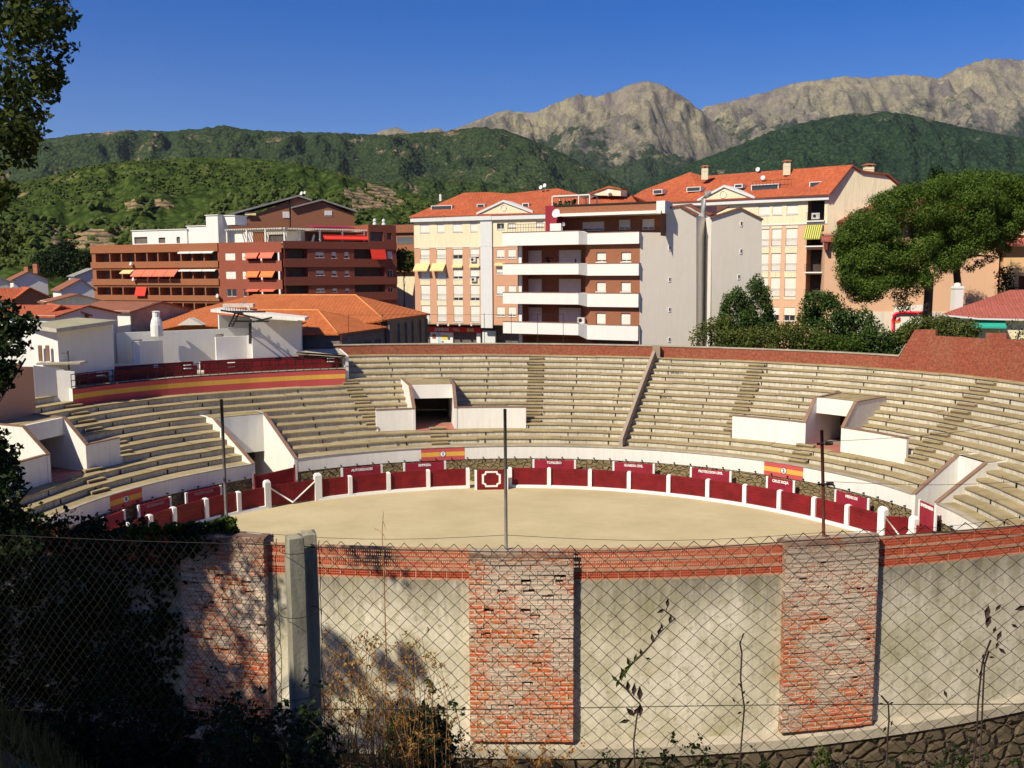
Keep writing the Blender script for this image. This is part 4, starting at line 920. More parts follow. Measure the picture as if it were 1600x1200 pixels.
def window(F,h,parent,style='shut',off=0,frac=None,sill=True,rail=False):
    """h=(u0,z0,u1,z1,depth)"""
    a,c,b,d,dp=h[:5]; x=off-dp+.01; fw=.06
    q=MB(); fbox(q,F,a,b,c,c+fw,x,x+.05); fbox(q,F,a,b,d-fw,d,x,x+.05); fbox(q,F,a,a+fw,c+fw,d-fw,x,x+.05); fbox(q,F,b-fw,b,c+fw,d-fw,x,x+.05)
    if b-a>.9: fbox(q,F,(a+b)/2-.03,(a+b)/2+.03,c+fw,d-fw,x,x+.045)
    if sill: fbox(q,F,a-.08,b+.08,c-.09,c-.002,off-dp,off+.07)
    w_=q.build('window',M['frame'],parent)
    if frac is None: frac=1.0 if style=='shut' else (rnd.choice([.55,.8,.85,.9]) if style=='half' else 0)
    zs=d-fw-(d-c-2*fw)*frac
    if frac<1:
        q=MB(); fbox(q,F,a+fw,b-fw,c+fw,zs if frac>0 else d-fw,x-.0,x+.015); q.build('pane',M['glass'],w_)
    if frac>0:
        q=MB(); fbox(q,F,a+.02,b-.02,zs,d-.01,x+.055,x+.085); q.build('shutter',M['shut'],w_)
    if rail:
        q=MB(); zr=c+(d-c)*.42
        for z in (zr,c+.1): q.tube([F.p(a-.03,z,off+.09),F.p(b+.03,z,off+.09)],.018,4)
        for k in range(9): uu=a+(b-a)*k/8; q.tube([F.p(uu,c+.1,off+.09),F.p(uu,zr,off+.09)],.006,3)
        q.build('window_rail',M['iron'],w_)
    return w_
def awning(F,a,b,z,drop,out,parent,mat,off=0,name='awning'):
    q=MB(); th=.03; P=[F.p(a,z,off+.02),F.p(b,z,off+.02),F.p(b,z-drop,off+out),F.p(a,z-drop,off+out)]
    q.prism(P[::-1],Vector((0,0,th))); fbox(q,F,a,b,z-drop-.14,z-drop,off+out-.02,off+out+.01); return q.build(name,mat,parent)
def dish(c,r,parent,facing=(-.55,-.8,.25),mast=.6):
    f=Vector(facing).normalized(); a=f.cross(Vector((0,0,1))).normalized(); b=f.cross(a); c=Vector(c); r*=.6; vs=[];fs=[]; n=12
    for rr_,dd in ((.05,0),(.5,.03),(.85,.10),(1,.15)):
        for j in range(n): an=2*math.pi*j/n; vs.append(c+(a*math.cos(an)+b*math.sin(an))*r*rr_+f*dd*r)
    for i in range(3):
        for j in range(n): j2=(j+1)%n; fs.append((i*n+j,i*n+j2,(i+1)*n+j2,(i+1)*n+j))
    fs.append(tuple(range(n)))
    q=MB(); q.add(vs,fs); 
    vs2=[v-f*.03 for v in vs]; q.add(vs2,[g[::-1] for g in fs]); q.tube([c-f*.03,c-f*.15,c-f*.15-Vector((0,0,mast))],.025,5); q.tube([c-b*-r*.9,c+f*r*.8],.012,4)
    return q.build('satellite_dish',M['paleblue'],parent)
def antenna(c,h,parent,wide=.9):
    c=Vector(c); q=MB(); q.tube([c,c+Vector((0,0,h))],.025,5); q.tube([c+Vector((-wide/2,0,h-.1)),c+Vector((wide/2,.2,h-.1))],.014,4)
    for k in range(6): x=-wide/2+wide*k/5; q.tube([c+Vector((x,.1,h-.1-.18)),c+Vector((x,.1,h-.1+.18))],.009,3)
    return q.build('antenna',M['iron'],parent)
def chimney(c,w_,h,parent,mat=None,cap=True):
    c=Vector(c); q=MB(); q.box(c+Vector((0,0,h/2)),(w_,w_,h)); q.box(c+Vector((0,0,h*.75)),(w_*1.06,w_*1.06,.06))
    if cap:
        for s in (-1,1): q.box(c+Vector((s*w_*.35,0,h+.12)),(w_*.2,w_*.8,.24),0,0)
        q.box(c+Vector((0,0,h+.28)),(w_*1.3,w_*1.3,.08),0,1); q.box(c+Vector((0,0,h+.37)),(w_*.9,w_*.9,.1),0,1)
    return q.build('chimney',[mat or M['cream'],M['terracotta']],parent)
def roofpoly(q,pts,th=.16,m=0,ms=1):
    pts=[Vector(p) for p in pts]; d=Vector((0,0,-th)); n=len(pts)
    for i in range(1,n-1): q.face([pts[0],pts[i],pts[i+1]],m); q.face([pts[0]+d,pts[i+1]+d,pts[i]+d],ms)
    for i in range(n): j=(i+1)%n; q.face([pts[j],pts[i],pts[i]+d,pts[j]+d],ms)
def ac_unit(F,u0,z0,parent,off=0,w_=.85,h=.6):
    q=MB(); fbox(q,F,u0,u0+w_,z0,z0+h,off+.02,off+.34); cx,cz=u0+w_*.4,z0+h*.5
    q.prism([F.p(cx+.2*math.cos(k*math.pi/6),cz+.2*math.sin(k*math.pi/6),off+.345) for k in range(12)],F.n*.01,1)
    return q.build('air_conditioner',[M['acmetal'],M['iron']],parent)
GZ=4.6
# ---------------------------------------------------------------- red brick flats at the left
F=Fac(145,171,444,154); b=empty('brick_apartment_block',F.p(F.L/2,GZ),'long red and ochre brick apartment block with salmon awnings and white rooftop rooms','apartment block')
zz=lambda py: F.z(343,py)
T_=[(392.5,407.5),(421,435.6),(449,462),(474,488.5)]
ztop_=zz(379.4); uS=F.u(343)
holes=[]; bays=[150,173,191,212.5,231,248,266,284,301.5,320,342.3]
for r_,(y0,y1) in enumerate(T_):
    for k in range(10):
        if r_==3 and k<3: pass
        holes.append((F.u(bays[k])+.12,zz(y1),F.u(bays[k+1])-.12,zz(y0),1.7,2))
wins=[]; 
zc=lambda py: F.z(400,py)
R2=[(395,406.5),(424,436),(452,463.5),(481,492)]
q=MB(); holes2=[]
for r_,(y0,y1) in enumerate(R2):
    for (x0,x1) in ((353,368.5),(379,384.5)): h=(F.u(x0),zc(y1),F.u(x1),zc(y0),.14); wins.append(h); holes2.append(h)
    for (x0,x1) in ((387.5,407.5),(410.5,443)): holes2.append((F.u(x0),zc(y1)-.1,F.u(x1),zc(y0),1.8,2))
wall(q,F,0,uS,GZ,ztop_,holes,0); wall(q,F,uS,F.L-.4,GZ,ztop_,[(h[0],h[1],min(h[2],F.L-.4-.01))+tuple(h[3:]) for h in holes2],1)
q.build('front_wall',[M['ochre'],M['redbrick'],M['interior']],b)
for i,h in enumerate(wins): window(F,h,b,'shut' if i<4 else 'glass',sill=False)
# ochre parapet bands in front of the balconies
q=MB(); ys=[T_[i][1] for i in range(4)]+[]
for i,(y0,y1) in enumerate(T_):
    nxt=T_[i+1][0] if i<3 else y1+13
    fbox(q,F,-.15,uS-.05,zz(nxt)+.35,zz(y1)+.02,-.0,.22)
fbox(q,F,-.15,uS-.05,zz(T_[0][0]),ztop_+.01,0,.18,1); q.build('balcony_band',[M['ochre'],M['ochre']],b)
for i,(x0,x1,r_,dr,ou,mt) in enumerate([(283,302,0,.18,.5,'frame'),(302,320,0,.18,.5,'frame'),(320,338,0,.18,.5,'frame'),(283,302,1,.16,.5,'frame'),(302,320,1,.16,.5,'frame'),(320,341,1,.16,.5,'frame'),(212,229,1,1.0,1.1,'awn'),(229,246,1,1.0,1.1,'awn'),(246,264,1,1.0,1.1,'awn'),(264,281,1,1.0,1.1,'awn'),(194,212,1,.5,.9,'awnye'),(213,230,2,1.35,.5,'awnred')]):
    awning(F,F.u(x0)+.05,F.u(x1)-.05,zz(T_[r_][0])-.0 if r_<2 or True else 0,dr,ou,b,M[mt],.2)
for (x0,x1,r_,mt,dr) in ((387,406,0,'awn',.75),(409,430,0,'awn',.75),(387,406,1,'awnor',.8),(409,430,1,'awnor',.8),(387,406,2,'awn',.2),(409,431,2,'awn',.2)): awning(F,F.u(x0),F.u(x1),zc(R2[r_][0])-.02,dr,.7,b,M[mt],.03)
q=MB()
for r_ in range(4): fbox(q,F,F.u(408),F.u(410.2),zc(R2[r_][1])-.1,zc(R2[r_][0]),-.25,.01); fbox(q,F,F.u(435),F.u(437.5),zc(R2[r_][1])-.1,zc(R2[r_][0]),-.3,.01)
q.build('balcony_post',M['frame'],b)
for px,py in ((209,412),(213,436),(344,462)): 
    u_,z_=F.at(px,py); dish(F.p(u_,z_,.7),.55,b)
# side facade in shade
G2=Fac(444,154,620,166); zs_=lambda px,py: G2.z(px,py)
rows=[(388,404),(418,433),(446,459),(475,488)]; rowsR=[(390.5,405),(418.5,431.5),(446,457.5),(474,486)]
hs_=[]; wn=[]
for (y0,y1),(v0,v1) in zip(rows,rowsR):
    za,zb=zs_(444,y1),zs_(444,y0)
    hs_.append((.25,za,G2.u(482),zb,1.9,2)); hs_.append((G2.u(554),zs_(554,v1+.5),G2.u(602),zs_(554,v0-1.5),1.9,2))
    for x0,x1,d0,d1 in ((494,507,2,-1),(519,526.5,2,0),(539,546,2,0),(606,614,1,1)):
        h=(G2.u(x0),zs_(x0,(y1+v1)/2+d1-1),G2.u(x1),zs_(x0,(y0+v0)/2+d0+2.5),.2); hs_.append(h); wn.append(h)
q=MB(); zt2=zs_(444,376.5); wall(q,G2,0,G2.L,GZ,zt2,hs_,0)
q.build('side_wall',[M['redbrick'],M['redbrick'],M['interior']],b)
for i,h in enumerate(wn): window(G2,h,b,'half',frac=.62 if i%4<3 else (1 if i<4 else 0),sill=True)
q=MB(); 
for i in range(4):
    z=zs_(444,rows[i][1]); fbox(q,G2,-.05,G2.L+.03,z-1.35,z+.02,0,.12)
    z2=zs_(444,rows[i][0]); fbox(q,G2,G2.u(482.2),G2.L+.03,z2-.04,z2+.02,0,.03)
fbox(q,G2,-.05,G2.L+.03,zs_(444,388),zt2+.02,0,.12); q.build('side_band',M['redbrick'],b)
awning(G2,G2.u(579),G2.u(602),zs_(579,390),1.55,.5,b,M['awnred'],.12)
# top floor set back on the shaded side: end block, pergola, roof
q=MB(); zr0=zt2; zr1=zs_(600,351.5); h=[(G2.u(580),zs_(580,376.5),G2.u(600),zs_(580,362),.5,2),(G2.u(606),zs_(606,374),G2.u(613.5),zs_(606,364),.3,2)]
wall(q,G2,G2.u(577),G2.L,zr0,zr1,h,0); E_=[G2.p(G2.u(577),0),G2.p(G2.L,0),G2.p(G2.L,0,-9),G2.p(G2.u(577),0,-9)]
for i in (0,1,2,3):
    if i==0: continue
    a_,b_=E_[i],E_[(i+1)%4]; q.face([a_+Vector((0,0,zr0)),b_+Vector((0,0,zr0)),b_+Vector((0,0,zr1)),a_+Vector((0,0,zr1))],0)
q.face([e+Vector((0,0,zr1)) for e in E_],1); q.build('top_floor_block',[M['redbrick'],M['roofgrey'],M['interior']],b)
for x in (596,610): 
    u_=G2.u(x); q=MB(); q.lathe(G2.p(u_,zr1,-2),[(.35,0),(.35,.3),(.2,.5),(.3,.7),(.25,1.0),(.08,1.15)],8); q.build('roof_vent',M['paleblue'],b)
# flat roof, back walls
q=MB(); z=ztop_-1.0; K=[F.p(0,z),F.p(F.L,z),G2.p(G2.L,z),G2.p(G2.L,z,-14),F.p(F.L,z,-16),F.p(0,z,-14)]; q.face(K,0)
K2=[F.p(0,0),F.p(0,0,-14),F.p(F.L,0,-16),G2.p(G2.L,0,-14),G2.p(G2.L,0)]
for a_,b_ in zip(K2[:-1],K2[1:]): q.face([a_+Vector((0,0,GZ)),b_+Vector((0,0,GZ)),b_+Vector((0,0,ztop_)),a_+Vector((0,0,ztop_))][::-1],1)
q.build('flat_roof',[M['roofgrey'],M['redbrick']],b)
# white rooftop rooms
def wbox(px0,px1,py0,py1,setb,dep,name='rooftop_room',mats=None,holes=(),roofm=1,FF=None,zb=None):
    FF=FF or F; q=MB(); u0,zt=FF.at(px0,py0,-setb); u1=FF.at(px1,py0,-setb)[0]; z0=zb if zb is not None else FF.at(px0,py1,-setb)[1]
    hh=[]
    for (x0,y0,x1,y1) in holes: a_,c_=FF.at(x0,y1,-setb); b_,d_=FF.at(x1,y0,-setb); hh.append((a_,c_,b_,d_,.25,2))
    wall(q,FF,u0,u1,z0,zt,hh,0,off=-setb)
    for uu,o_ in ((u0,-1),(u1,1)): q.face([FF.p(uu,z0,-setb),FF.p(uu,z0,-setb-dep),FF.p(uu,zt,-setb-dep),FF.p(uu,zt,-setb)][::o_],0)
    q.face([FF.p(u0,z0,-setb-dep),FF.p(u1,z0,-setb-dep),FF.p(u1,zt,-setb-dep),FF.p(u0,zt,-setb-dep)],0)
    fbox(q,FF,u0-.15,u1+.15,zt,zt+.12,-setb-dep-.15,-setb+.15,roofm); return q.build(name,mats or [M['bright'],M['bright'],M['interior']],b)
wbox(206,292,361,383,2.0,7,holes=[(210,370,230,381),(248,371,258,380),(276,370,281,380)])
wbox(292,323,354,381,2.2,6); wbox(321.5,340,337,381,1.6,3); wbox(340,367,338,352,3.0,3,holes=[])
# pergola with slatted edge along the roof terrace
q=MB(); u0,z0=F.at(352,362,-.8); u1=F.L-.3
zp=F.z(440,357.5); fbox(q,F,F.u(350),F.L,zp,zp+.22,-.9,-.7); fbox(q,G2,0,G2.u(577),zs_(444,357.5),zs_(444,357.5)+.22,-.9,-.7)
for k in range(26): uu=F.u(352)+(F.L-F.u(352))*k/25; fbox(q,F,uu-.07,uu+.07,zp-.0,zp+.16,-5.5,-.4)
for k in range(36): uu=(G2.u(577))*k/35; fbox(q,G2,uu-.07,uu+.07,zs_(444,357.5),zs_(444,357.5)+.16,-4.5,-.4)
for uu in (F.u(352),F.u(383),F.u(412),F.L-.3): fbox(q,F,uu-.12,uu+.12,ztop_-1,zp,-.95,-.7,1)
for px in (470,505,540,574): fbox(q,G2,G2.u(px)-.12,G2.u(px)+.12,ztop_-1,zs_(444,357.5),-.95,-.7,1)
q.build('pergola',[M['offwhite'],M['bright']],b)
wbox(349,395,362,380,4.4,1.0,'terrace_room'); wbox(395,412,363,380,4.5,1,'terrace_room',[M['ochre'],M['roofgrey'],M['interior']]); wbox(412,470,361,380,4.6,1,'terrace_room',[M['offwhite'],M['roofgrey'],M['interior']],holes=[(420,366,446,379)])
wbox(470,577,362,380,4.6,1,'terrace_room',[M['tanbrick'],M['roofgrey'],M['interior']],holes=[(480,366,500,379)],FF=G2)
for x0,x1 in ((509,543),(543,577)): awning(G2,G2.u(x0),G2.u(x1),zs_(509,366),.75,.8,b,M['awnred'],-.9)
awning(G2,G2.u(495),G2.u(560),zs_(509,351),.35,3.2,b,plain('crimson_roof_sheet',(.35,.02,.06,1),.1),-4.2,'roof_sheet')
q=MB(); u_=G2.u(491); q.prism([G2.p(u_,ztop_-1,-1.5),G2.p(u_+.5,ztop_-1,-1.5),G2.p(u_+1.0,ztop_+1.2,-1.5),G2.p(u_+.75,ztop_+1.2,-1.5)],G2.n*.1); q.build('parasol_folded',M['offwhite'],b)
# ---------------------------------------------------------------- brown gabled block behind
F=Fac(352,184,556,192); b=empty('gabled_brick_block',F.p(F.L/2,GZ),'brown brick block with two shallow gables rising behind the long red apartment block','building')
q=MB(); A=lambda px,py,off=0: F.p(*F.at(px,py,off),off)
ub=lambda px,py: F.at(px,py)
pf=[(352,365),(352,338),(404,333),(462,309),(484,314),(484,365)]
pr=[(455,360),(455,327),(503,315),(554,336),(554,365)]
q.prism([A(*p_) for p_ in pf],-F.n*12); q.prism([A(px,py,.6) for px,py in pr],-F.n*12,0)
q.build('wall',M['tanbrick'],b)
q=MB(); 
def rslab(q,F,x0,y0,x1,y1,off,dep,th=.3,m=0):
    a_,c_=F.at(x0,y0,off); e_,g_=F.at(x1,y1,off); q.hexa([F.p(a_,c_,off+.6),F.p(e_,g_,off+.6),F.p(e_,g_,off-dep),F.p(a_,c_,off-dep),F.p(a_,c_+th,off+.6),F.p(e_,g_+th,off+.6),F.p(e_,g_+th,off-dep),F.p(a_,c_+th,off-dep)],m)
rslab(q,F,350,339,466,307.5,0,13,.35); rslab(q,F,466,307.5,486,314,0,13,.35); rslab(q,F,455,326,503,313.5,.6,13); rslab(q,F,503,313.5,558,332,.6,13)
q.build('roof',M['roofgrey'],b)
for x0,y0,x1,y1,of in ((441.5,330.5,453,341,0.0),(507,329,519,338,.6),(463,330,470,340,.0)):
    u0,zt=F.at(x0,y0,of); u1,z0=F.at(x1,y1,of); window(F,(u0,z0,u1,zt,-.02),b,'shut' if x0<450 else 'half',off=of,sill=False)
dish(A(471,302),.6,b); dish(A(476,301),.5,b); q=MB(); fbox(q,F,F.u(456)-.12,F.u(456)+.12,F.z(456,365),F.z(456,308),.0,.3); q.build('flue',M['iron'],b)
for x in (368,372,386,393): awning(F,F.u(x),F.u(x)+1.2,F.z(x,338 if x<380 else 331.5),.5,.5,b,M['awnye'],.0)
# ---------------------------------------------------------------- small buildings in the gap between the blocks
F=Fac(615,200,660,196); b=empty('distant_house',F.p(F.L/2,GZ),'small brown roofed house in the gap right of the long red apartment block','house')
q=MB(); q.prism([A_ for A_ in [F.p(0,GZ),F.p(F.L,GZ),F.p(F.L,F.z(640,364)),F.p(0,F.z(640,364))]],-F.n*10); q.build('wall',M['tanbrick'],b)
q=MB(); rslab(q,F,613,364,662,363,0,11,1.6,0); q.build('roof',M['oldtile'],b)
q=MB(); fbox(q,F,F.u(622),F.u(646),F.z(640,381),F.z(640,370),.0,.06); q.build('window_band',M['glassb'],b)
F=Fac(617,182,655,180); b=empty('distant_house',F.p(F.L/2,GZ),'low cream house with tiled roof in the gap left of the salmon apartment block','house')
q=MB(); q.prism([F.p(0,GZ),F.p(F.L,GZ),F.p(F.L,F.z(640,424)),F.p(0,F.z(640,424))],-F.n*8); q.build('wall',M['cream'],b)
q=MB(); u0=F.u(615); q.hexa([F.p(u0,F.z(640,425),.8),F.p(F.L,F.z(640,425),.8),F.p(F.L,F.z(640,425),-9),F.p(u0,F.z(640,425),-9),F.p(u0,F.z(640,424),.8),F.p(F.L,F.z(640,424),.8),F.p(F.L,F.z(640,412),-5),F.p(u0,F.z(640,412),-5)],0); q.build('roof',M['oldtile'],b); chimney(F.p(F.u(640),F.z(640,416),-3),.7,1.4,b)
# ---------------------------------------------------------------- salmon and cream flats with orange roof
F=Fac(648,143,852,135.5); b=empty('salmon_apartment_block',F.p(F.L/2,GZ),'salmon and cream apartment block with pediment, orange tiled roof and pairs of cream awnings','apartment block')
z6=lambda py: F.z(690,py); zcor=z6(346); zmid=z6(386.5); zcoT=z6(337.5)
cols=[(657.5,671.5),(683,697),(708.5,723),(735,749)]
q=MB(); hs_=[]; wn=[]
for ci,(x0,x1) in enumerate(cols):
    h=(F.u(x0)+(.1 if ci%2 else 0),z6(362.5),F.u(x1)-(.25 if ci%2 else 0),z6(348.5),.15); hs_.append(h); wn.append((h,'shut',None,False))
    for r_,(y0,y1) in enumerate([(389.5,405),(416,436),(446,469.5),(478,503)]):
        h=(F.u(x0),z6(y1),F.u(x1),z6(y0),.15); hs_.append(h); wn.append((h,'half' if (ci>1 and r_<3) else 'shut',(.62 if ci==2 and r_==0 else .82) if ci>1 and r_<3 else 1,r_!=1))
for (x0,x1) in ((776,788.5),(794,806)):
    for r_,(y0,y1) in enumerate([(390,403.5),(415,428),(446.5,461),(479.5,494)]):
        if x0>790 and r_==1: continue
        h=(F.u(x0),F.z(780,y1),F.u(x1),F.z(780,y0),.15); hs_.append(h); wn.append((h,'half',.88,False))
h=(F.u(777),F.z(780,358),F.u(788),F.z(780,349),.25); hs_.append(h); wn.append((h,'glass',0,False))
h=(F.u(794),F.z(780,356),F.u(806),F.z(780,349),.2); hs_.append(h); wn.append((h,'shut',1,False))
h=(F.u(838),F.z(780,356),F.u(849),F.z(780,347),.2); hs_.append(h); wn.append((h,'shut',1,False))
UE=F.u(930)
wall(q,F,0,UE,zmid,zcor,hs_,0); wall(q,F,0,UE,F.z(690,506),zmid,hs_,1)
q.face([F.p(0,GZ,-12),F.p(0,GZ),F.p(0,zcor),F.p(0,zcor,-12)],1); q.face([F.p(UE,GZ,0),F.p(UE,GZ,-12),F.p(UE,zcor,-12),F.p(UE,zcor,0)],1); q.face([F.p(UE,GZ,-12),F.p(0,GZ,-12),F.p(0,zcor,-12),F.p(UE,zcor,-12)],1)
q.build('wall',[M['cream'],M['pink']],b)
for h,s_,fr_,rl in wn: window(F,h,b,s_,frac=fr_,sill=True,rail=rl)
# cream panels between the windows, grey pilaster
for x0,x1 in cols:
    for y0,y1 in ((387.5,389.2),(406,415),(437.5,445.2),(470.5,477.4)): q=MB(); fbox(q,F,F.u(x0)-.05,F.u(x1)+.05,z6(y1),z6(y0),0,.05); q.build('cream_panel',M['cream'],b)
q=MB(); fbox(q,F,F.u(752),F.u(770),F.z(690,511),zcor,0,.25); fbox(q,F,F.u(752)-.02,F.u(770)+.02,z6(386),z6(385),.0,.27,1); fbox(q,F,0,UE,zmid-.06,zmid+.06,0,.06,1); q.build('pilaster',[M['paleblue'],M['offwhite']],b)
q=MB(); fbox(q,F,-.35,F.u(770)+.0,zcor,zcoT,-.2,.45); fbox(q,F,F.u(770),UE,zcor,zcoT,-.2,.4); q.build('cornice',M['paleblue'],b)
# pediment
q=MB(); za=zcoT; P0=F.at(745,335,.3); P1=F.at(787,312.5,.3); P2=F.at(833,330,.3)
q.prism([F.p(P0[0],za-.0,.3),F.p(P2[0],za-.0,.3),F.p(P1[0],P1[1]-.25,.3)],-F.n*3,0)
for a_,e_ in ((P0,P1),(P1,P2)):
    q.hexa([F.p(a_[0],(za if a_ is P0 else a_[1]-.3),.5),F.p(e_[0],(za if e_ is P2 else e_[1]-.3),.5),F.p(e_[0],(za if e_ is P2 else e_[1]-.3),-3),F.p(a_[0],(za if a_ is P0 else a_[1]-.3),-3),F.p(a_[0],(za+.3 if a_ is P0 else a_[1]),.5),F.p(e_[0],(za+.3 if e_ is P2 else e_[1]),.5),F.p(e_[0],(za+.3 if e_ is P2 else e_[1]),-3),F.p(a_[0],(za+.3 if a_ is P0 else a_[1]),-3)],1)
cu,cz=F.at(787,325,.32); ring=[F.p(cu+.42*math.cos(k*math.pi/8),cz+.42*math.sin(k*math.pi/8),.33) for k in range(17)]; q.tube(ring,.05,4,1,False); q.build('pediment',[M['cream'],M['paleblue']],b)
for x0,x1 in ((650,672),(676,697)): awning(F,F.u(x0),F.u(x1),z6(411.5),1.0,1.0,b,M['awnye'])
for x0,x1 in ((707,723),(734,750)): awning(F,F.u(x0),F.u(x1),z6(414.5),.25,.3,b,M['awnye'])
awning(F,F.u(774),F.u(789),F.z(780,411),.3,.4,b,M['awnye'])
for px,py in ((736,409),(737,440)): u_,z_=F.at(px,py); ac_unit(F,u_,z_,b)
# roof: hip at the left, ridge profile towards the right
q=MB(); e0=F.p(-.5,zcoT,.6); e1=F.p(UE,zcoT,.5)
def RP(px,py,back): u_,z_=F.at(px,py,-back); return F.p(u_,z_,-back)
r1=RP(725,301,6); r2=RP(760,300,7); r3=RP(795,302.5,7); r4=RP(872,294,8.5); r5=RP(905,304,7); r6=RP(960,318,7)
b0=F.p(-.5,zcoT,-13); b1=F.p(UE+1,zcoT,-15)
for poly in ([e0,F.p(F.u(745),zcoT,.5),r1],[F.p(F.u(745),zcoT,.5),F.p(F.u(780),zcoT,.5),r2,r1],[F.p(F.u(780),zcoT,.5),F.p(F.u(835),zcoT,.5),r3,r2],[F.p(F.u(835),zcoT,.5),F.p(F.u(880),zcoT,.5),r4,r3],[F.p(F.u(880),zcoT,.5),e1,r5,r4],[e0,r1,b0],[b0,r1,r2,r3],[b0,r3,r4,b1],[b1,r4,r5,e1]): roofpoly(q,poly,.14,0,0)
rf=q.build('roof',[M['tile'],M['tile']],b)
def skylight(px,py,w_,h,F,back,parent,style='window'):
    u_,z_=F.at(px,py,-back); q=MB(); fbox(q,F,u_-w_/2,u_+w_/2,z_-h/2,z_+h/2,-back-1.2,-back+.5); fbox(q,F,u_-w_/2+.1,u_+w_/2-.1,z_-h/2+.08,z_+h/2-.08,-back+.5,-back+.52,1); q.build('roof_window',[M['frame'],M['glass']],parent)
skylight(692,325,3.4,.7,F,1.8,rf); skylight(753,322,1.2,.55,F,2.4,rf); skylight(823,321,1.0,.6,F,2.4,rf)
q=MB(); c=RP(688,311,3.5); q.box(c+Vector((0,0,.2)),(.3,.3,1.0)); q.build('vent_pipe',M['frame'],b)
dish(RP(845,296,7)+Vector((0,0,.3)),.5,b); dish(RP(851,293,7)+Vector((0,0,.3)),.5,b); antenna(RP(848,297,8),3.0,b); antenna(RP(824,301,8),2.6,b,.3)
# ground floor shop: brown recess, red sign, posters
q=MB(); zf=F.z(690,506); fbox(q,F,0,F.u(835),GZ-.2,zf,-4,-2.2,0); fbox(q,F,0,F.u(835),zf-.12,zf,-4,0,0)
for px in (684,700.5,718,736.5): u_,z_=F.at(px,506,.1); q.box(F.p(u_,z_-.15,.1),(.25,.25,.3),0,1)
q.build('shop_recess',[M['interior'],M['frame']],b)
sb=MB(); u0,z0=F.at(669,518.5,-1.6); u1,z1=F.at(752,512,-1.6); fbox(sb,F,u0,u1,z0,z1,-2.0,-1.6); sg=sb.build('shop_sign',plain('red_sign_panel',(.72,.03,.03,1),.08,2,.5,.05),b)
um=lambda px: F.at(px,515,-1.57)[0]
text_mesh('sign_lettering','/JAMBOS',.62,M['frame'],sg,F.p(um(690),(z0+z1)/2,-1.57),F.t,bold=.02,extr=.01); text_mesh('sign_lettering','VELL',.6,plain('pale_pink_letters',(.8,.45,.42,1),.05),sg,F.p(um(713),(z0+z1)/2,-1.57),F.t,bold=.02,extr=.01)
text_mesh('sign_lettering','BAR',.6,plain('yellow_letters',(.8,.7,.25,1),.05),sg,F.p(um(735),(z0+z1)/2,-1.57),F.t,bold=.03,extr=.01)
q=MB(); fbox(q,F,um(670),um(706),GZ,z0-.05,-2.2,-1.9); q.build('shop_front',M['bright'],b)
for (x0,x1,y0,y1,c_) in ((684,688,521,537,(.45,.6,.75,1)),(689,700,524,530,(.75,.6,.1,1)),(675.5,681,522,529,(.35,.1,.08,1)),(670.5,672,524,528,(.3,.3,.3,1)),(690,693,533,535,(.08,.08,.08,1))):
    q=MB(); a_,c2=F.at(x0,y1,-1.88); e_,g_=F.at(x1,y0,-1.88); fbox(q,F,a_,e_,c2,g_,-1.9,-1.87); q.build('poster',plain('poster_%d'%x0,c_,.2,4,.6,0),b)
q=MB(); fbox(q,F,um(744),um(750),GZ,z0-.05,-2.2,-1.7); fbox(q,F,um(756),um(776),GZ,F.at(766,517,-1)[1],-1.4,-1.0,1); q.build('shop_pillar',[M['bright'],M['paleblue']],b)
# ---------------------------------------------------------------- orange roofed terrace with awning behind white block
F=Fac(855,128,1010,121); b=empty('roof_pavilion',F.p(F.L/2,GZ),'tiled roof with small dormer seen over the brick attic of the white balcony block','building')
zt=F.z(930,318); q=MB(); q.prism([F.p(2,GZ),F.p(F.L,GZ),F.p(F.L,zt-.5),F.p(2,zt-.5)],-F.n*8,0); q.build('wall',M['cream'],b)
q=MB(); A=lambda px,py,bk=0: F.p(*F.at(px,py,-bk),-bk)
for poly in ([A(900,318),A(1000,322),A(985,304,5),A(925,306,5)],[A(925,306,5),A(985,304,5),A(1000,322)+(-F.n*10),A(900,318)+(-F.n*10)]): roofpoly(q,poly,.12,0,0)
q.build('roof',M['tile'],b)
q=MB(); q.prism([A(918,305,2),A(950,292,2),A(970,296,2),A(970,306,2)],-F.n*2); q.prism([A(915,303.5,1.8),A(951,290.5,1.8),A(970,294,1.8),A(970,296,1.8),A(950,293,1.8),A(916,305,1.8)],-F.n*2.6,1); q.build('dormer',[M['cream'],M['tile']],b)
antenna(A(946,290,3),1.6,b); dish(A(950,299,1.5),.5,b)
# ---------------------------------------------------------------- white balcony block with grey gables
F=Fac(795,99,1000,92.5); b=empty('white_balcony_block',F.p(F.L/2,GZ),'white apartment block with long white balconies and a big plain grey gable side','apartment block')
u8=F.u(866); uM=F.u(920); uE=F.L; zR=lambda py: F.z(960,py); zL=lambda py: F.z(850,py)
# floor slabs: parapet tops/bottoms measured on the left and right halves
PL=[(362,383.5),(411,429),(456,474.5),(502,521)]; PR=[(362.5,381.5),(411,430.5),(457.5,479.5),(507,531)]
q=MB(); hs_=[]; wn=[]; lo=[]
u_l=F.u(813)
for i in range(3):
    zt_=zL(PL[i][1]); zb_=zL(PL[i+1][0]); hs_.append((u_l,zb_-.9,F.u(915),zt_,2.0,1)); lo.append((zb_-.9,zt_))
zt_=zL(PL[3][1]); hs_.append((u_l,GZ,F.u(915),zt_-.3,2.0,1)); hs_.append((F.u(925),GZ,F.u(990),zR(533),.8,2))
for i,(y0,y1) in enumerate(((394,409),(440.5,455.5),(489,507))):
    for x0,x1 in ((932,946.5),(970.5,985.5)): h=(F.u(x0),zR(y1),F.u(x1),zR(y0),.22); hs_.append(h); wn.append((h,.85 if i==0 else 1))
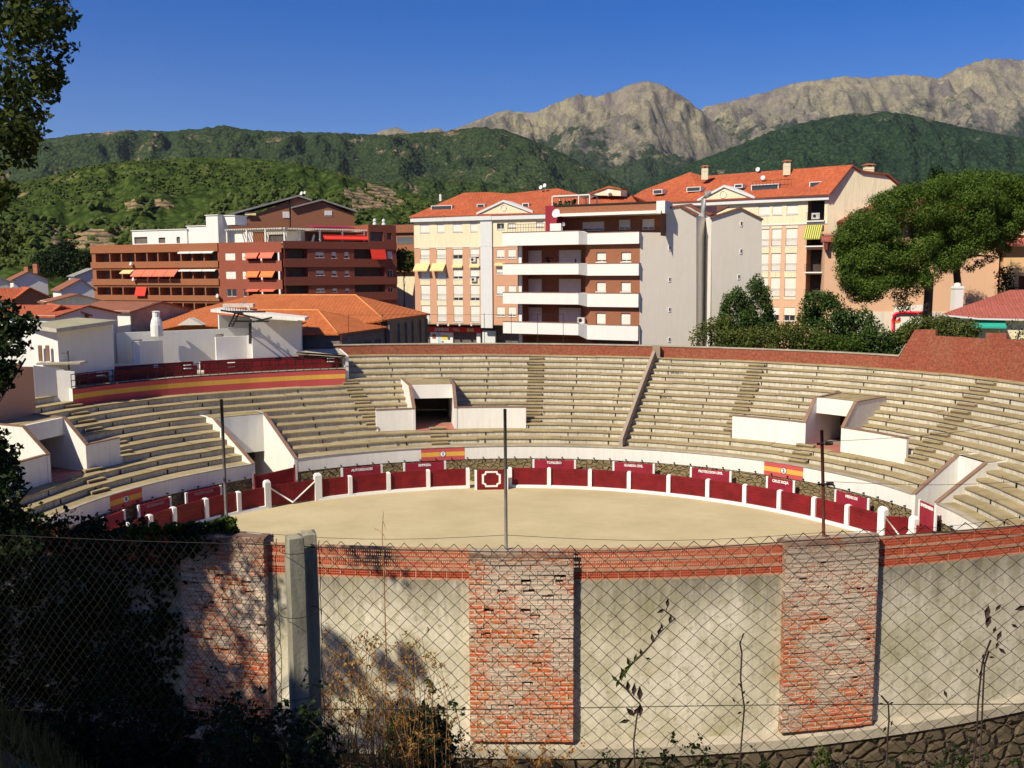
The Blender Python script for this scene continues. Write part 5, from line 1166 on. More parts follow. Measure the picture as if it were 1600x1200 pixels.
wall(q,F,u_l-.3,uE,GZ,zR(364),hs_,0); 
q.face([F.p(u_l-.3,GZ,-9),F.p(u_l-.3,GZ),F.p(u_l-.3,zR(364)),F.p(u_l-.3,zR(364),-9)],3)
q.build('brick_wall',[M['tanbrick'],M['tanbrick'],M['interior'],M['bright']],b)
for h,f_ in wn: window(F,h,b,'half',frac=f_)
for k,(z0,z1) in enumerate(lo):
    for x0,x1 in ((823.5,846.5),(873.5,908)):
        u0=F.at(x0,430,-1.9)[0]; u1=F.at(x1,430,-1.9)[0]; window(F,(u0,z0+.1,u1,z1-.45,0.1),b,'half',off=-1.85,frac=.75 if k else .85,sill=False)
for i in range(4):
    q=MB(); z1=zL(PL[i][0]); z0=zL(PL[i][1]); z1r,z0r=zR(PR[i][0]),zR(PR[i][1])
    a_=F.u(794); q1=F.u(911.5)
    fbox(q,F,a_,q1,z0,z1-.06,1.05,1.2); fbox(q,F,a_,a_+.15,z0,z1-.06,-.3,1.05); fbox(q,F,a_+.1,q1,z0+.0,z0+.2,-.1,1.05)
    fbox(q,F,a_-.04,q1+.02,z1-.06,z1,1.0,1.24,1)
    # chamfered piece, then flush strip at the right
    q2=F.u(920.5); q.hexa([F.p(q1,z0,1.2),F.p(q2,z0r,.45),F.p(q2,z0r,-.1),F.p(q1,z0,-.1),F.p(q1,z1-.06,1.2),F.p(q2,z1r-.06,.45),F.p(q2,z1r-.06,-.1),F.p(q1,z1-.06,-.1)],0)
    fbox(q,F,q2,uE+.02,z0r,z1r-.06,.0,.45); fbox(q,F,q2,uE+.04,z1r-.06,z1r,-.05,.48,1)
    q.build('balcony_parapet',[M['bright'],M['brownedge']],b)
q=MB(); fbox(q,F,F.u(812)-.1,F.u(814)+.1,GZ,zR(364),-.15,.05); q.build('corner_post',M['bright'],b)
u_,z_=F.at(905,502); ac_unit(F,u_,z_-.15,b,.1,.75,.55); 
q=MB(); 
for (x,h_) in ((856,1.5),(859,1.2),(864,.9)): u_=F.at(x,430,-.8)[0]; fbox(q,F,u_,u_+.07,lo[0][0],lo[0][0]+h_,-.8,-.5)
u_=F.at(853,430,-.8)[0]; fbox(q,F,u_,u_+.9,lo[0][0]+1.35,lo[0][0]+1.43,-.8,-.5); u_=F.at(896,430,-.8)[0]; fbox(q,F,u_,u_+1.1,lo[0][0]+.5,lo[0][0]+.62,-1.0,-.3); fbox(q,F,u_+.2,u_+.3,lo[0][0],lo[0][0]+1.3,-.8,-.7)
q.build('balcony_furniture',M['iron'],b)
# attic floor: recessed brown brick, maroon end wall, brick band, white end
sb_=-1.6; q=MB(); z0=zL(363)-.6; z1=F.at(930,334,sb_)[1]; hh=[]; wn=[]
for x0,x1,y0,y1 in ((910,944,346,361),(967,985,343,359),(1003.5,1022.5,342,359)):
    a_,c_=F.at(x0,y1,sb_-1.2); e_,g_=F.at(x1,y0,sb_-1.2); wn.append((a_,c_,e_,g_,.1))
ua=F.at(868,330,sb_)[0]; ue=F.at(1041,330,sb_)[0]
wall(q,F,ua,ue,z0,z1,[(w_[0],w_[1],w_[2],w_[3],.2,0) for w_ in wn],0,off=sb_-1.2); q.face([F.p(ue,z0,sb_-1.2),F.p(ue,z0,0),F.p(ue,z1,0),F.p(ue,z1,sb_-1.2)],0)
q.build('attic_wall',M['tanbrick'],b)
for w_ in wn: window(F,w_,b,'half',off=sb_-1.2,frac=.8,sill=False)
q=MB(); zb_=F.at(960,331,-.3)[1]; zt_=F.at(960,319,-.3)[1]; u0=F.at(866,330,-.3)[0]; u1=F.at(1026,330,-.3)[0]; fbox(q,F,u0,u1,zb_,zt_,-3.2,-.35,0); fbox(q,F,u0-.05,u1+.02,zt_,zt_+.12,-3.3,-.25,2); fbox(q,F,u0+.3,u1,zb_-.28,zb_,-3.2,-.15,1); fbox(q,F,u1,u1+.85,zb_-.3,zt_+.14,-2.5,-.2,1)
q.build('attic_band',[M['tanbrick'],M['bright'],M['iron']],b)
q=MB(); um_=F.at(852,330,-.3)[0]; fbox(q,F,um_,u0+.25,z0,zt_+.1,-2.2,-.3); q.build('maroon_end_wall',M['maroon2'],b)
q=MB(); a_=F.at(793,360,1.1)[0]; e_=F.at(851,360,1.1)[0]; zz0=zL(362)
for k in range(15): uu=a_+(e_-a_)*k/14; q.tube([F.p(uu,zz0,1.1),F.p(uu,zz0+.75,1.1)],.015,4)
for z in (.75,.4): q.tube([F.p(a_,zz0+z,1.1),F.p(e_,zz0+z,1.1)],.018,4)
q.build('terrace_railing',M['iron'],b)
u_,z_=F.at(866.5,333,1.0); dish(F.p(u_,z_,.6),.75,b); u_,z_=F.at(878,350,.9); dish(F.p(u_,z_,.6),.35,b,(.6,-.8,.2))
q=MB(); u_=F.at(860,350,.4)[0]; fbox(q,F,u_,u_+1.2,zz0,zz0+.75,.2,.5); q.build('terrace_cabinet',M['bright'],b)
q=MB(); u0=F.at(862,302,-3)[0]; u1=F.at(922,302,-3)[0]; zp=F.at(890,304.5,-3)[1]; zq=F.at(890,316,-3)[1]; fbox(q,F,u0,u1,zp-.12,zp,-5,-3)
for uu in (u0+.05,F.at(904,302,-3)[0],u1-.05): fbox(q,F,uu-.05,uu+.05,zq-.5,zp,-3.1,-3.0); fbox(q,F,uu-.05,uu+.05,zq-.5,zp,-5,-4.9)
q.build('roof_pergola',M['frame'],b)
q=MB(); 
for k in range(14): u_=F.at(868+k*2.4,314,-3.5)[0]; h_=rnd.uniform(.3,1.0); q.tube([F.p(u_,zt_,-3.4),F.p(u_+rnd.uniform(-.5,.5),zt_+h_,-3.4-rnd.uniform(0,.5))],[.05,.2],6)
q.build('potted_plants',plain('pot_plants_green',(.05,.08,.03,1),.4),b)
# grey gable sides
H=Fac(1000,92.5,1089,93.5,430); 
q=MB(); gp=[(1000,540),(1089,540),(1088,336.5),(1062,321),(1040.5,325.5),(1041,363.5),(1000,363)]
P=[H.p(*H.at(px,py)) for px,py in gp]; P[0].z=GZ; P[1].z=GZ
q.face(P,0); 
back=F.n*-1*18
# volume behind the gable
for a_,e_ in zip(P[1:]+P[:1],P[2:]+P[:2]): q.face([a_,e_,e_+back*.4,a_+back*.4][::-1],0)
q.build('gable_wall',M['grey'],b)
# openings
q=MB()
for px,py in ((1046,388),(1046,437),(1046,484),(1045.5,531)): u_,z_=H.at(px,py); fbox(q,H,u_-.12,u_+.12,z_-.22,z_+.22,0,.05,1); fbox(q,H,u_-.05,u_+.08,z_-.12,z_+.18,.05,.055,0)
q.build('wall_vent',[M['dark'],M['frame']],b)
q=MB(); A=lambda px,py,of=0: H.p(*H.at(px,py,of),of)
for poly in ([A(1062,320.5,.15),A(1089,336,.15),A(1104,330,-9),A(1080,318,-9)],[A(1040,325,.1),A(1062,320.5,.1),A(1080,318,-9),A(1052,321,-9)]): roofpoly(q,poly,.15,0,0)
q.build('gable_roof',[M['oldtile']],b)
# second grey gable, set back, with a bright left flank
H2=Fac(1112,93.6,1191,94.6,430); b2=empty('grey_gabled_block',H2.p(3,GZ),'plain grey gable end with bright white flank, right of the dark gap and duct','building')
A=lambda px,py,of=0: H2.p(*H2.at(px,py,of),of)
P=[A(1112,540),A(1191,540),A(1190.5,341),A(1157,324),A(1112,338)]; P[0].z=P[1].z=GZ
fl=Fac(1100,96.4,1112,93.6,430); fz=lambda px,py: fl.p(*fl.at(px,py))
q=MB(); bk=Vector((1.0,7,0)); q.face(P,0); q.face([fl.p(0,GZ),fl.p(fl.L,GZ),P[4],fl.p(0,P[4].z)],1); q.face([P[1],P[1]+bk,P[2]+bk,P[2]],0); q.face([P[2],P[2]+bk,P[3]+bk,P[3]],0); q.face([P[3],P[3]+bk,P[4]+bk,P[4]],0); q.face([fl.p(0,P[4].z),fl.p(0,GZ),P[0]+bk,P[4]+bk],1)
q.build('wall',[M['grey'],M['bright']],b2)
q=MB(); 
for poly in ([A(1110,338.5,.2),A(1157,323.5,.2),P[3]+bk+Vector((0,0,.3)),P[4]+bk+Vector((0,0,.2))],[A(1157,323.5,.2),A(1193,341.5,.2),P[2]+bk+Vector((0,0,.2)),P[3]+bk+Vector((0,0,.3))]): roofpoly(q,poly,.15,0,0)
q.build('roof',[M['oldtile']],b2)
q=MB()
for px,py in ((1158,350),(1157.5,393),(1154,433)): u_,z_=H2.at(px,py); fbox(q,H2,u_-.12,u_+.12,z_-.25,z_+.25,0,.05,1); fbox(q,H2,u_-.05,u_+.08,z_-.12,z_+.2,.05,.055,0)
q.build('wall_vent',[M['dark'],M['frame']],b2)
# the dark gap: link wall, duct with cowl
L3=Fac(1080,97.5,1120,101,430); A=lambda px,py,of=0: L3.p(*L3.at(px,py,of),of)
q=MB(); P=[A(1084,540),A(1116,540),A(1120,322),A(1080,322)]; P[0].z=P[1].z=GZ; P2=[A(1070,319,-5),A(1135,321,-5)]
q.prism(P,-L3.n*.3); q.build('link_wall',plaster('link_render',(.42,.34,.25,1),.4),b2)
q=MB(); roofpoly(q,[A(1064,322,1.0),A(1108,337,1.0),A(1140,322,-4),A(1072,320,-4)],.15,0,0); q.build('link_roof',M['oldtile'],b2)
q=MB(); c=A(1099,330,1.5); c0=Vector((c.x,c.y,GZ)); q.tube([c0,c,c+Vector((0,0,1.2)),c+Vector((.25,-.1,1.7)),c+Vector((.7,-.2,1.8))],[.24,.24,.24,.25,.26],10); q.build('duct',plain('duct_metal',(.34,.36,.34,1),.35,2,.5,.1,metal=.3),b2)
# ---------------------------------------------------------------- large cream block at the right
F=Fac(970,134,1291,117.8); b=empty('cream_apartment_block',F.p(F.L*.7,GZ),'large cream and salmon apartment block with long orange roof and three chimneys','apartment block')
zc_=lambda py: F.z(1220,py); zb_=F.z(1291,312.5); zt_=F.z(1291,304)
hs_=[]; wn=[]
for ci,(x0,x1) in enumerate([(1183,1200),(1204.5,1219),(1226.5,1244)]):
    h=(F.u(x0),zc_(335),F.u(x1),zc_(319.5),.15); hs_.append(h); wn.append((h,'shut',1,False))
    for r_,(y0,y1) in enumerate([(357.5,385),(396,424),(434,464),(480,501)]):
        h=(F.u(x0),zc_(y1),F.u(x1),zc_(y0),.15); hs_.append(h); wn.append((h,'shut',1 if r_<3 else .6,True))
for y0,y1 in ((316.5,346.5),(354,385),(391,425),(429,464),(478,505)): hs_.append((F.u(1259),zc_(y1),F.u(1285),zc_(y0),1.8,2))
zm=zc_(351); q=MB(); wall(q,F,0,F.L,zm,zb_,hs_,0); wall(q,F,0,F.L,GZ,zm,hs_,1); q.build('wall',[M['cream'],M['pink2'],M['interior']],b)
for h,s_,f_,rl in wn: window(F,h,b,'half',frac=f_,rail=rl)
for x0,x1 in ((1183,1200),(1204.5,1219),(1226.5,1244)):
    for y0,y1 in ((353,357),(386,395.5),(425,433.5),(465,468)): q=MB(); fbox(q,F,F.u(x0)-.05,F.u(x1)+.05,zc_(y1),zc_(y0),0,.05); q.build('cream_panel',M['cream'],b)
q=MB(); fbox(q,F,-.2,F.L+.15,zb_,zt_,-.2,.5); fbox(q,F,0,F.L,zm-.07,zm+.07,0,.08); q.build('cornice',M['paleblue'],b)
for i,(y0,y1) in enumerate(((316.5,346.5),(354,385),(391,425),(429,464),(478,505))):
    q=MB(); a_,e_=F.u(1258),F.u(1286); z0=zc_(y1); fbox(q,F,a_,e_,z0-.15,z0,-.1,.35,1)
    for k in range(14): uu=a_+(e_-a_)*k/13; q.tube([F.p(uu,z0,.3),F.p(uu,z0+.95,.3)],.012,4)
    q.tube([F.p(a_,z0+.95,.3),F.p(e_,z0+.95,.3)],.02,4); q.build('balcony_railing',[M['iron'],M['bright']],b)
awning(F,F.u(1257),F.u(1284),zc_(353.5),1.6,1.0,b,M['awnst'],.0); u_,z_=F.at(1271,344,-.2); ac_unit(F,u_-.2,z_+.1,b,-.3,1.0,.75)
# pediment
q=MB(); P0=F.at(1090,312,.4); P1=F.at(1132,289,.4); P2=F.at(1180,305,.4); q.prism([F.p(P0[0],zt_,.4),F.p(P2[0],zt_,.4),F.p(P1[0],P1[1]-.25,.4)],-F.n*3)
for a_,e_ in (((P0[0],zt_+.15),P1),(P1,(P2[0],zt_+.15))): q.hexa([F.p(a_[0],a_[1]-.3,.6),F.p(e_[0],e_[1]-.3,.6),F.p(e_[0],e_[1]-.3,-3),F.p(a_[0],a_[1]-.3,-3),F.p(a_[0],a_[1],.6),F.p(e_[0],e_[1],.6),F.p(e_[0],e_[1],-3),F.p(a_[0],a_[1],-3)],1)
cu,cz=F.at(1130,304,.42); q.tube([F.p(cu+.45*math.cos(k*math.pi/8),cz+.45*math.sin(k*math.pi/8),.43) for k in range(17)],.05,4,1,False); q.build('pediment',[M['cream'],M['paleblue']],b)
# gable side and roof
Hg=Fac(1291,117.8,1404,118.4,430); A=lambda px,py,of=0: Hg.p(*Hg.at(px,py,of),of)
q=MB(); P=[A(1291,540),A(1404,540),A(1402,287),A(1386,272),A(1345,267),A(1331,259.5),A(1293,303)]; P[0].z=P[1].z=GZ; q.face(P,0); q.face([P[1],P[1]-F.t*30,P[2]-F.t*30,P[2]],0)
q.build('gable_wall',M['cream'],b)
lu=-F.t; run=F.L
RPk=lambda px,py,bk: F.p(*F.at(px,py,-bk),-bk)
rg0=A(1331,259)+Vector((0,0,.1)); eav=F.p(F.L+.3,zt_,.7); rl=RPk(1215,266,7.5); rl2=RPk(1100,275,8); rl3=RPk(1078,269,8); rl4=RPk(1005,297,5)
q=MB(); e2=F.p(F.u(1180),zt_,.6); e3=F.p(F.u(1100),zt_,.6); e4=F.p(-.2,zt_,.6)
bk1=A(1404,288)+Vector((0,0,.1)); bkL=F.p(0,zt_,-15); ex=Hg.n*.35
for poly in ([eav+ex*0,rg0+ex,rl,e2],[e2,rl,rl2,e3],[e3,rl2,rl3],[e3,rl3,rl4,e4],[rl,rg0+ex,A(1345,266.5)+ex,A(1386,271.5)+ex],[rl,A(1386,271.5)+ex,bk1+ex,bk1.lerp(bkL,.45)],[rl2,rl,bk1.lerp(bkL,.45),bk1.lerp(bkL,.7)],[rl3,rl2,bk1.lerp(bkL,.7),bkL],[rl4,rl3,bkL],[rl4,bkL,e4]): roofpoly(q,poly,.2,0,1)
rf=q.build('roof',[M['tile'],plain('dark_tile_edge',(.20,.06,.04,1),.3)],b)
for px,py,w_,hh_ in ((1086,296,2.0,.6),(1156,291,1.1,.5),(1197,293,3.6,.75),(1283,289,2.6,.8),(1030,300,1.4,.6)): skylight(px,py,w_,hh_,F,2.2,rf)
q=MB(); u0=F.at(1178,285,-2.0)[0]; u1=F.at(1238,285,-2.0)[0]; z_=F.at(1200,290,-2)[1]
for zz_ in (0,.6): q.tube([F.p(u0,z_+zz_,-1.6),F.p(u1,z_+zz_,-1.6)],.025,4)
for k in range(12): uu=u0+(u1-u0)*k/11; q.tube([F.p(uu,z_-.2,-1.6),F.p(uu,z_+.6,-1.6)],.015,4)
q.build('roof_rail',M['iron'],b)
chimney(RPk(1101,281,5),.75,1.5,b); chimney(RPk(1229,274,5.5),.75,1.5,b); c=A(1357,268,-2); chimney(c-Vector((0,0,.5)),1.0,1.0,b)
dish(RPk(1192,280,4)+Vector((0,0,.2)),.5,b); dish(RPk(1184,267,7)+Vector((0,0,.2)),.5,b); antenna(RPk(1223,266,7),2.2,b,.7); antenna(RPk(1018,300,4),2.4,b,1.2)
# ---------------------------------------------------------------- apricot house behind the pine (right)
F=Fac(1288,114,1405,112); b=empty('apricot_building',F.p(8,GZ),'apricot building with dull red tiled eaves, partly hidden behind the big pine','building')
A=lambda px,py,of=0: F.p(*F.at(px,py,of),of)
q=MB(); z1=F.z(1330,344); u3=F.u(1318)
wall(q,F,0,F.u(1560),GZ,F.z(1300,376),[(F.u(1305),F.z(1305,406),F.u(1313),F.z(1305,392),.2,1),(F.u(1390),F.z(1390,446),F.u(1404),F.z(1390,430),.2,1)],0); wall(q,F,F.u(1320),F.u(1600),F.z(1300,376),z1,(),0,off=-1.5)
q.face([F.p(F.u(1320),F.z(1300,376),-1.5),F.p(F.u(1320),z1,-1.5),F.p(F.u(1320),z1,-9),F.p(F.u(1320),F.z(1300,376),-9)],0); q.face([F.p(0,GZ,-8),F.p(0,GZ),F.p(0,F.z(1300,376)),F.p(0,F.z(1300,376),-8)],0)
q.build('wall',[M['pink2'],M['interior']],b)
q=MB(); ze=F.z(1300,377); q.hexa([F.p(-.4,ze-.1,1.0),F.p(F.u(1340),ze-.1,1.0),F.p(F.u(1340),ze-.1,-1.5),F.p(-.4,ze-.1,-1.5),F.p(-.4,ze+.05,1.0),F.p(F.u(1340),ze+.05,1.0),F.p(F.u(1340),ze+.75,-1.5),F.p(-.4,ze+.75,-1.5)],0)
fbox(q,F,-.3,F.u(1330),ze+.9,ze+1.2,-3,-.8,1); fbox(q,F,-.1,.2,ze-1.0,ze-.1,0,.9,2)
P=[A(1311,344,0),A(1600,344,0),A(1600,300,-7),A(1385,308,-7)]; roofpoly(q,P,.25,0,2); P=[A(1311,344,0),A(1385,308,-7),F.p(F.u(1311),z1,-14)]; roofpoly(q,P,.25,0,2)
q.build('roof',[M['redtile'],M['pink2'],plain('dark_red_eaves',(.22,.05,.035,1),.2)],b)
for x0,x1,y0,y1 in ((1305,1313,392,406),(1390,1404,430,446)): u0,zt_=F.at(x0,y0); u1,z0=F.at(x1,y1); window(F,(u0,z0,u1,zt_,.18),b,'glass')
q=MB(); a_,zz1=F.at(1355,487); fbox(q,F,F.u(1300),F.u(1560),GZ,zz1,-.05,.08,0); q.build('stone_base',M['offwhite'],b)
# petrol-station like canopy edge: red rounded frame
q=MB(); A=lambda px,py,of=1.5: F.p(*F.at(px,py,of),of)
pts=[A(1395,520),A(1395,500),A(1396,494),A(1400,490),A(1406,488.5),A(1425,488.5),A(1450,488.5)]
o=empty('red_canopy',pts[0],'white board with a rounded red frame and small white letter standing under the pine','canopy'); o.location=Vector((pts[0].x,pts[0].y,GZ))
q.tube(pts,.16,8); q.build('frame',plain('red_gloss_paint',(.65,.01,.03,1),.08,2,.4,.03),o)
q=MB(); q.prism([A(1397,520,1.3),A(1450,520,1.3),A(1450,476,1.3),A(1397,478,1.3)],-F.n*.2); q.build('board',M['bright'],o)
q=MB(); q.prism([A(1397,502,1.36),A(1407,502,1.36),A(1407,496,1.36),A(1397,496,1.36)],-F.n*.04,0); q.prism([A(1396,505,1.36),A(1406,503.4,1.36),A(1406,502.2,1.36),A(1396,503,1.36)],-F.n*.04,1); sgn=q.build('red_patch',[plain('red_patch_paint',(.65,.01,.03,1),.08,2,.4,.03),M['flagyel']],o)
text_mesh('letter','P',.45,M['frame'],sgn,A(1402.3,498.8,1.42),F.t,bold=.02,extr=.01)
# right part of the apricot house: wings at the picture edge
F=Fac(1480,112,1572,110); b=empty('apricot_wing',F.p(4,GZ),'orange rendered wing with a narrow tiled canopy right of the pine trunks','building')
q=MB(); A=lambda px,py,of=0: F.p(*F.at(px,py,of),of)
zc2=lambda py: F.z(1540,py); wn=[(F.u(1514),zc2(449),F.u(1520),zc2(430),.2,1),(F.u(1530),zc2(448),F.u(1536),zc2(431),.2,1),(F.u(1561),zc2(394),F.u(1568),zc2(383),.2,1),(F.u(1563),zc2(423),F.u(1571),zc2(407),.2,1)]
wall(q,F,0,F.L+.5,GZ,zc2(378),wn,0); q.build('wall',[M['apricot'],M['interior']],b)
for w_ in wn: window(F,w_,b,'glass')
q=MB(); z_=zc2(424); q.hexa([F.p(0,z_-.1,.9),F.p(F.L,z_-.1,.9),F.p(F.L,z_-.1,0),F.p(0,z_-.1,0),F.p(0,z_,.9),F.p(F.L,z_,.9),F.p(F.L,z_+.35,0),F.p(0,z_+.35,0)],0); z_=zc2(378); q.hexa([F.p(-.4,z_,.6),F.p(F.L+1,z_,.6),F.p(F.L+1,z_,-9),F.p(-.4,z_,-9),F.p(-.4,z_+.15,.6),F.p(F.L+1,z_+.15,.6),F.p(F.L+1,z_+1.4,-5),F.p(-.4,z_+1.4,-5)],0)
q.tube([A(1547,424,.1),A(1547,450,.1)],.05,6,1); q.build('roof',[M['redtile'],M['maroon']],b)
F=Fac(1567,108.5,1700,106.5); b2=empty('apricot_tower',F.p(4,GZ),'deep apricot block with brown shutters and wide red eaves at the right picture edge','building')
zc2=lambda py: F.z(1590,py); wn=[(F.u(1592),zc2(452),F.u(1604),zc2(431),.2,1),(F.u(1575),zc2(361),F.u(1591),zc2(345),.5,1)]
q=MB(); wall(q,F,0,F.L,GZ,zc2(386),wn,0); wall(q,F,-.4,F.L,zc2(376),zc2(341),wn,0,off=-.5); q.face([F.p(0,GZ,-8),F.p(0,GZ),F.p(0,zc2(378)),F.p(0,zc2(378),-8)],0); q.face([F.p(-.4,zc2(376),-8),F.p(-.4,zc2(376),-.5),F.p(-.4,zc2(341),-.5),F.p(-.4,zc2(341),-8)],0); q.build('wall',[M['apricot'],plain('brown_shutter_paint',(.17,.05,.03,1),.3)],b2)
q=MB(); z_=zc2(380); q.hexa([F.p(-.9,z_-.35,1.1),F.p(F.L,z_-.35,1.1),F.p(F.L,z_-.35,-.6),F.p(-.9,z_-.35,-.6),F.p(-.9,z_-.1,1.1),F.p(F.L,z_-.1,1.1),F.p(F.L,z_+.5,-.6),F.p(-.9,z_+.5,-.6)],0)
fbox(q,F,-.6,F.L,zc2(367),zc2(361),-.6,-.2,1); z_=zc2(340); q.hexa([F.p(-1.2,z_,.6),F.p(F.L,z_,.6),F.p(F.L,z_,-8),F.p(-1.2,z_,-8),F.p(-1.2,z_+.15,.6),F.p(F.L,z_+.15,.6),F.p(F.L,z_+1.4,-4),F.p(-1.2,z_+1.4,-4)],0); q.build('roof',[M['redtile'],M['cream']],b2)
# ---------------------------------------------------------------- cottage with dull red tiles and green awning
F=Fac(1475,91,1660,88); b=empty('tiled_cottage',F.p(7,GZ),'low house with dull red tiled roof, white chimney and turquoise awning','house')
A=lambda px,py,of=0: F.p(*F.at(px,py,of),of)
ze=F.z(1560,499); q=MB(); wall(q,F,F.u(1490),F.L,GZ,ze,[(F.u(1517),F.z(1530,535),F.u(1533),F.z(1530,507),.3,1)],0); q.face([F.p(F.u(1490),GZ,-9),F.p(F.u(1490),GZ),F.p(F.u(1490),ze),F.p(F.u(1490),ze,-9)],0); q.build('wall',[M['cream'],M['dark']],b)
q=MB(); roofpoly(q,[A(1470,491,.8),A(1530,497,.9),A(1665,500,.8),A(1700,452,-6),A(1578,453,-6)],.15,0,1); roofpoly(q,[A(1470,491,.8),A(1578,453,-6),A(1560,492,-13)],.15,0,1); q.build('roof',[M['redtile'],M['paleblue']],b)
q=MB(); c=A(1494,490,-2.5); zt_=F.at(1494,447,-2.5)[1]; h_=zt_-c.z; q.box(c+Vector((0,0,h_/2)),(.85,.85,h_)); q.box(c+Vector((0,0,h_*.93)),(.95,.95,.12)); q.lathe(c+Vector((0,0,h_)),[(.35,0),(.3,.25),(.1,.32)],10); q.build('chimney',M['bright'],b)
awning(F,F.at(1514,503,0)[0],F.at(1569,503,0)[0],F.z(1540,501),.5,1.3,b,plain('turquoise_awning_cloth',(.03,.36,.26,1),.12,3,.8,.05),.05)
# ---------------------------------------------------------------- orange hipped roof hall
F=Fac(425,97,670,101); b=empty('orange_roofed_hall',F.p(F.L/2,GZ),'low hall with big hipped bright orange tiled roof standing behind the white arena offices','hall')
q=MB(); A=lambda px,py,of=0: F.p(*F.at(px,py,of),of)
HF=Fac(600,97,668,103); LF=Fac(474,91.5,605,88.5); RF=Fac(528,89,606,94.5)
P=lambda px,py,Y: D(px,py,Y)
eR=P(672,490,104); eC=P(598,500,95); rA=P(556,461,107); rB=P(395,461,112); eL=P(235,516,100); eD=P(290,505,94); bR=P(600,488,119); bL=P(240,500,122)
for poly in ([eC,eR,rA],[eR,bR,rA],[bR,bL,rB,rA],[bL,eL,rB],[eL,eD,P(480,520,93),eC,rA,rB]): roofpoly(q,poly,.15,0,0)
fA=P(606,511,95); fC=P(529,521.5,88.5); fD=P(340,524,91.5); r2=P(497,484.5,96); r3=P(345,484,99)
for poly in ([fC,fA,r2],[fD,fC,r2,r3],[fA,P(560,495,101),r2]): roofpoly(q,poly,.15,0,0)
q.build('roof',[M['tile2']],b)
q=MB(); 
def wl(a_,e_,ins=.5,m=0):
    a_,e_=Vector(a_),Vector(e_); q.prism([Vector((a_.x,a_.y,GZ)),Vector((e_.x,e_.y,GZ)),Vector((e_.x,e_.y,e_.z-.1)),Vector((a_.x,a_.y,a_.z-.1))],Vector((0,.25,0)),m)
k_=lambda v,dx,dy: Vector((v.x+dx,v.y+dy,v.z))
wl(k_(eC,.4,.5),k_(eR,-.4,.3)); wl(k_(eR,-.4,.3),k_(bR,-.4,-.3)); wl(k_(fC,.2,.5),k_(fA,-.4,.4),m=1); wl(k_(fD,.2,.5),k_(fC,.0,.5),m=1)
for f in (.02,.27,.45,.62,.82,.99): a_=k_(eC,.4,.42).lerp(k_(eR,-.4,.2),f); q.box(Vector((a_.x,a_.y,GZ+(a_.z-GZ)/2-.3)),(.3,.25,a_.z-GZ-.5),0,1)
q.build('wall',[plain('brown_grey_render',(.22,.17,.13,1),.3),plain('grey_mauve_render',(.20,.17,.15,1),.3)],b)
q=MB(); q.tube([P(556,461,106.8),P(600,499,95.1)],.10,5); q.tube([P(497,484.5,95.9),P(528,521,88.6)],.10,5); q.tube([rA,rB],.10,5); q.tube([r2,r3],.1,5); q.build('ridge_tiles',plain('ridge_clay',(.62,.25,.08,1),.2),b)
for f in (.3,.55,.8): a_=k_(fC,.2,.42).lerp(k_(fA,-.4,.4),f); q=MB(); q.box(Vector((a_.x,a_.y-.1,a_.z-1.6)),(1.0,.12,1.1),.5); q.build('window',M['interior'],b)
q=MB(); c=P(366,478,98); q.box(c+Vector((.5,0,.05)),(3.0,1.4,.35),.1); q.build('roof_hatch',M['offwhite'],b)
q=MB(); c=P(296,508,93); q.prism([c+Vector((-1.2,0,0)),c+Vector((1.2,0,0)),c+Vector((0,0,.7))],Vector((0,1.5,0))); q.build('dormer',M['offwhite'],b)
# ---------------------------------------------------------------- small houses at the far left
def house(px0,px1,Y0,Y1,py_e,py_r,label,wm,rm,dep=8,ridge='along',zb=1,gable_px=None,holes=(),name='village_house',ext=.35):
    if zb==1 or ridge=='gable': Y1=Y0+.5*(px1-px0)/1500*Y0
    F=Fac(px0,Y0,px1,Y1); pm_=(px0+px1)/2; ze=F.z(pm_,py_e); zr=F.at(pm_,py_r,-dep/2)[1]; o=empty(name,F.p(F.L/2,zb),label,'house')
    q=MB(); hh=[(F.u(a_),F.z(a_,d_),F.u(c_),F.z(a_,b_),.2,1) for a_,b_,c_,d_ in holes]; wall(q,F,0,F.L,zb,ze,hh,0); wall_b=[F.p(0,0),F.p(0,0,-dep),F.p(F.L,0,-dep),F.p(F.L,0)]
    for a_,e_ in zip(wall_b[:-1],wall_b[1:]): q.face([a_+Vector((0,0,zb)),e_+Vector((0,0,zb)),e_+Vector((0,0,ze)),a_+Vector((0,0,ze))][::-1],0)
    if ridge=='along':
        for uu in (0,F.L): q.face([F.p(uu,ze,0),F.p(uu,ze,-dep),F.p(uu,zr,-dep/2)],0)
        R_=[[F.p(-ext,ze-.1,ext),F.p(F.L+ext,ze-.1,ext),F.p(F.L+ext,zr,-dep/2),F.p(-ext,zr,-dep/2)],[F.p(-ext,zr,-dep/2),F.p(F.L+ext,zr,-dep/2),F.p(F.L+ext,ze-.1,-dep-ext),F.p(-ext,ze-.1,-dep-ext)]]
    else:
        zr=F.z(pm_,py_r); gx=.5*F.L if gable_px is None else F.u(gable_px); q.face([F.p(0,ze),F.p(F.L,ze),F.p(gx,zr)],0); q.face([F.p(0,ze,-dep),F.p(F.L,ze,-dep),F.p(gx,zr,-dep)],0)
        R_=[[F.p(-ext,ze-.15,ext),F.p(gx,zr+.05,ext),F.p(gx,zr+.05,-dep-ext),F.p(-ext,ze-.15,-dep-ext)],[F.p(gx,zr+.05,ext),F.p(F.L+ext,ze-.15,ext),F.p(F.L+ext,ze-.15,-dep-ext),F.p(gx,zr+.05,-dep-ext)]]
    q.build('wall',[wm,M['interior']],o); q=MB()
    for r_ in R_: roofpoly(q,r_,.14,0,0)
    q.build('roof',[rm],o); 
    return o,F
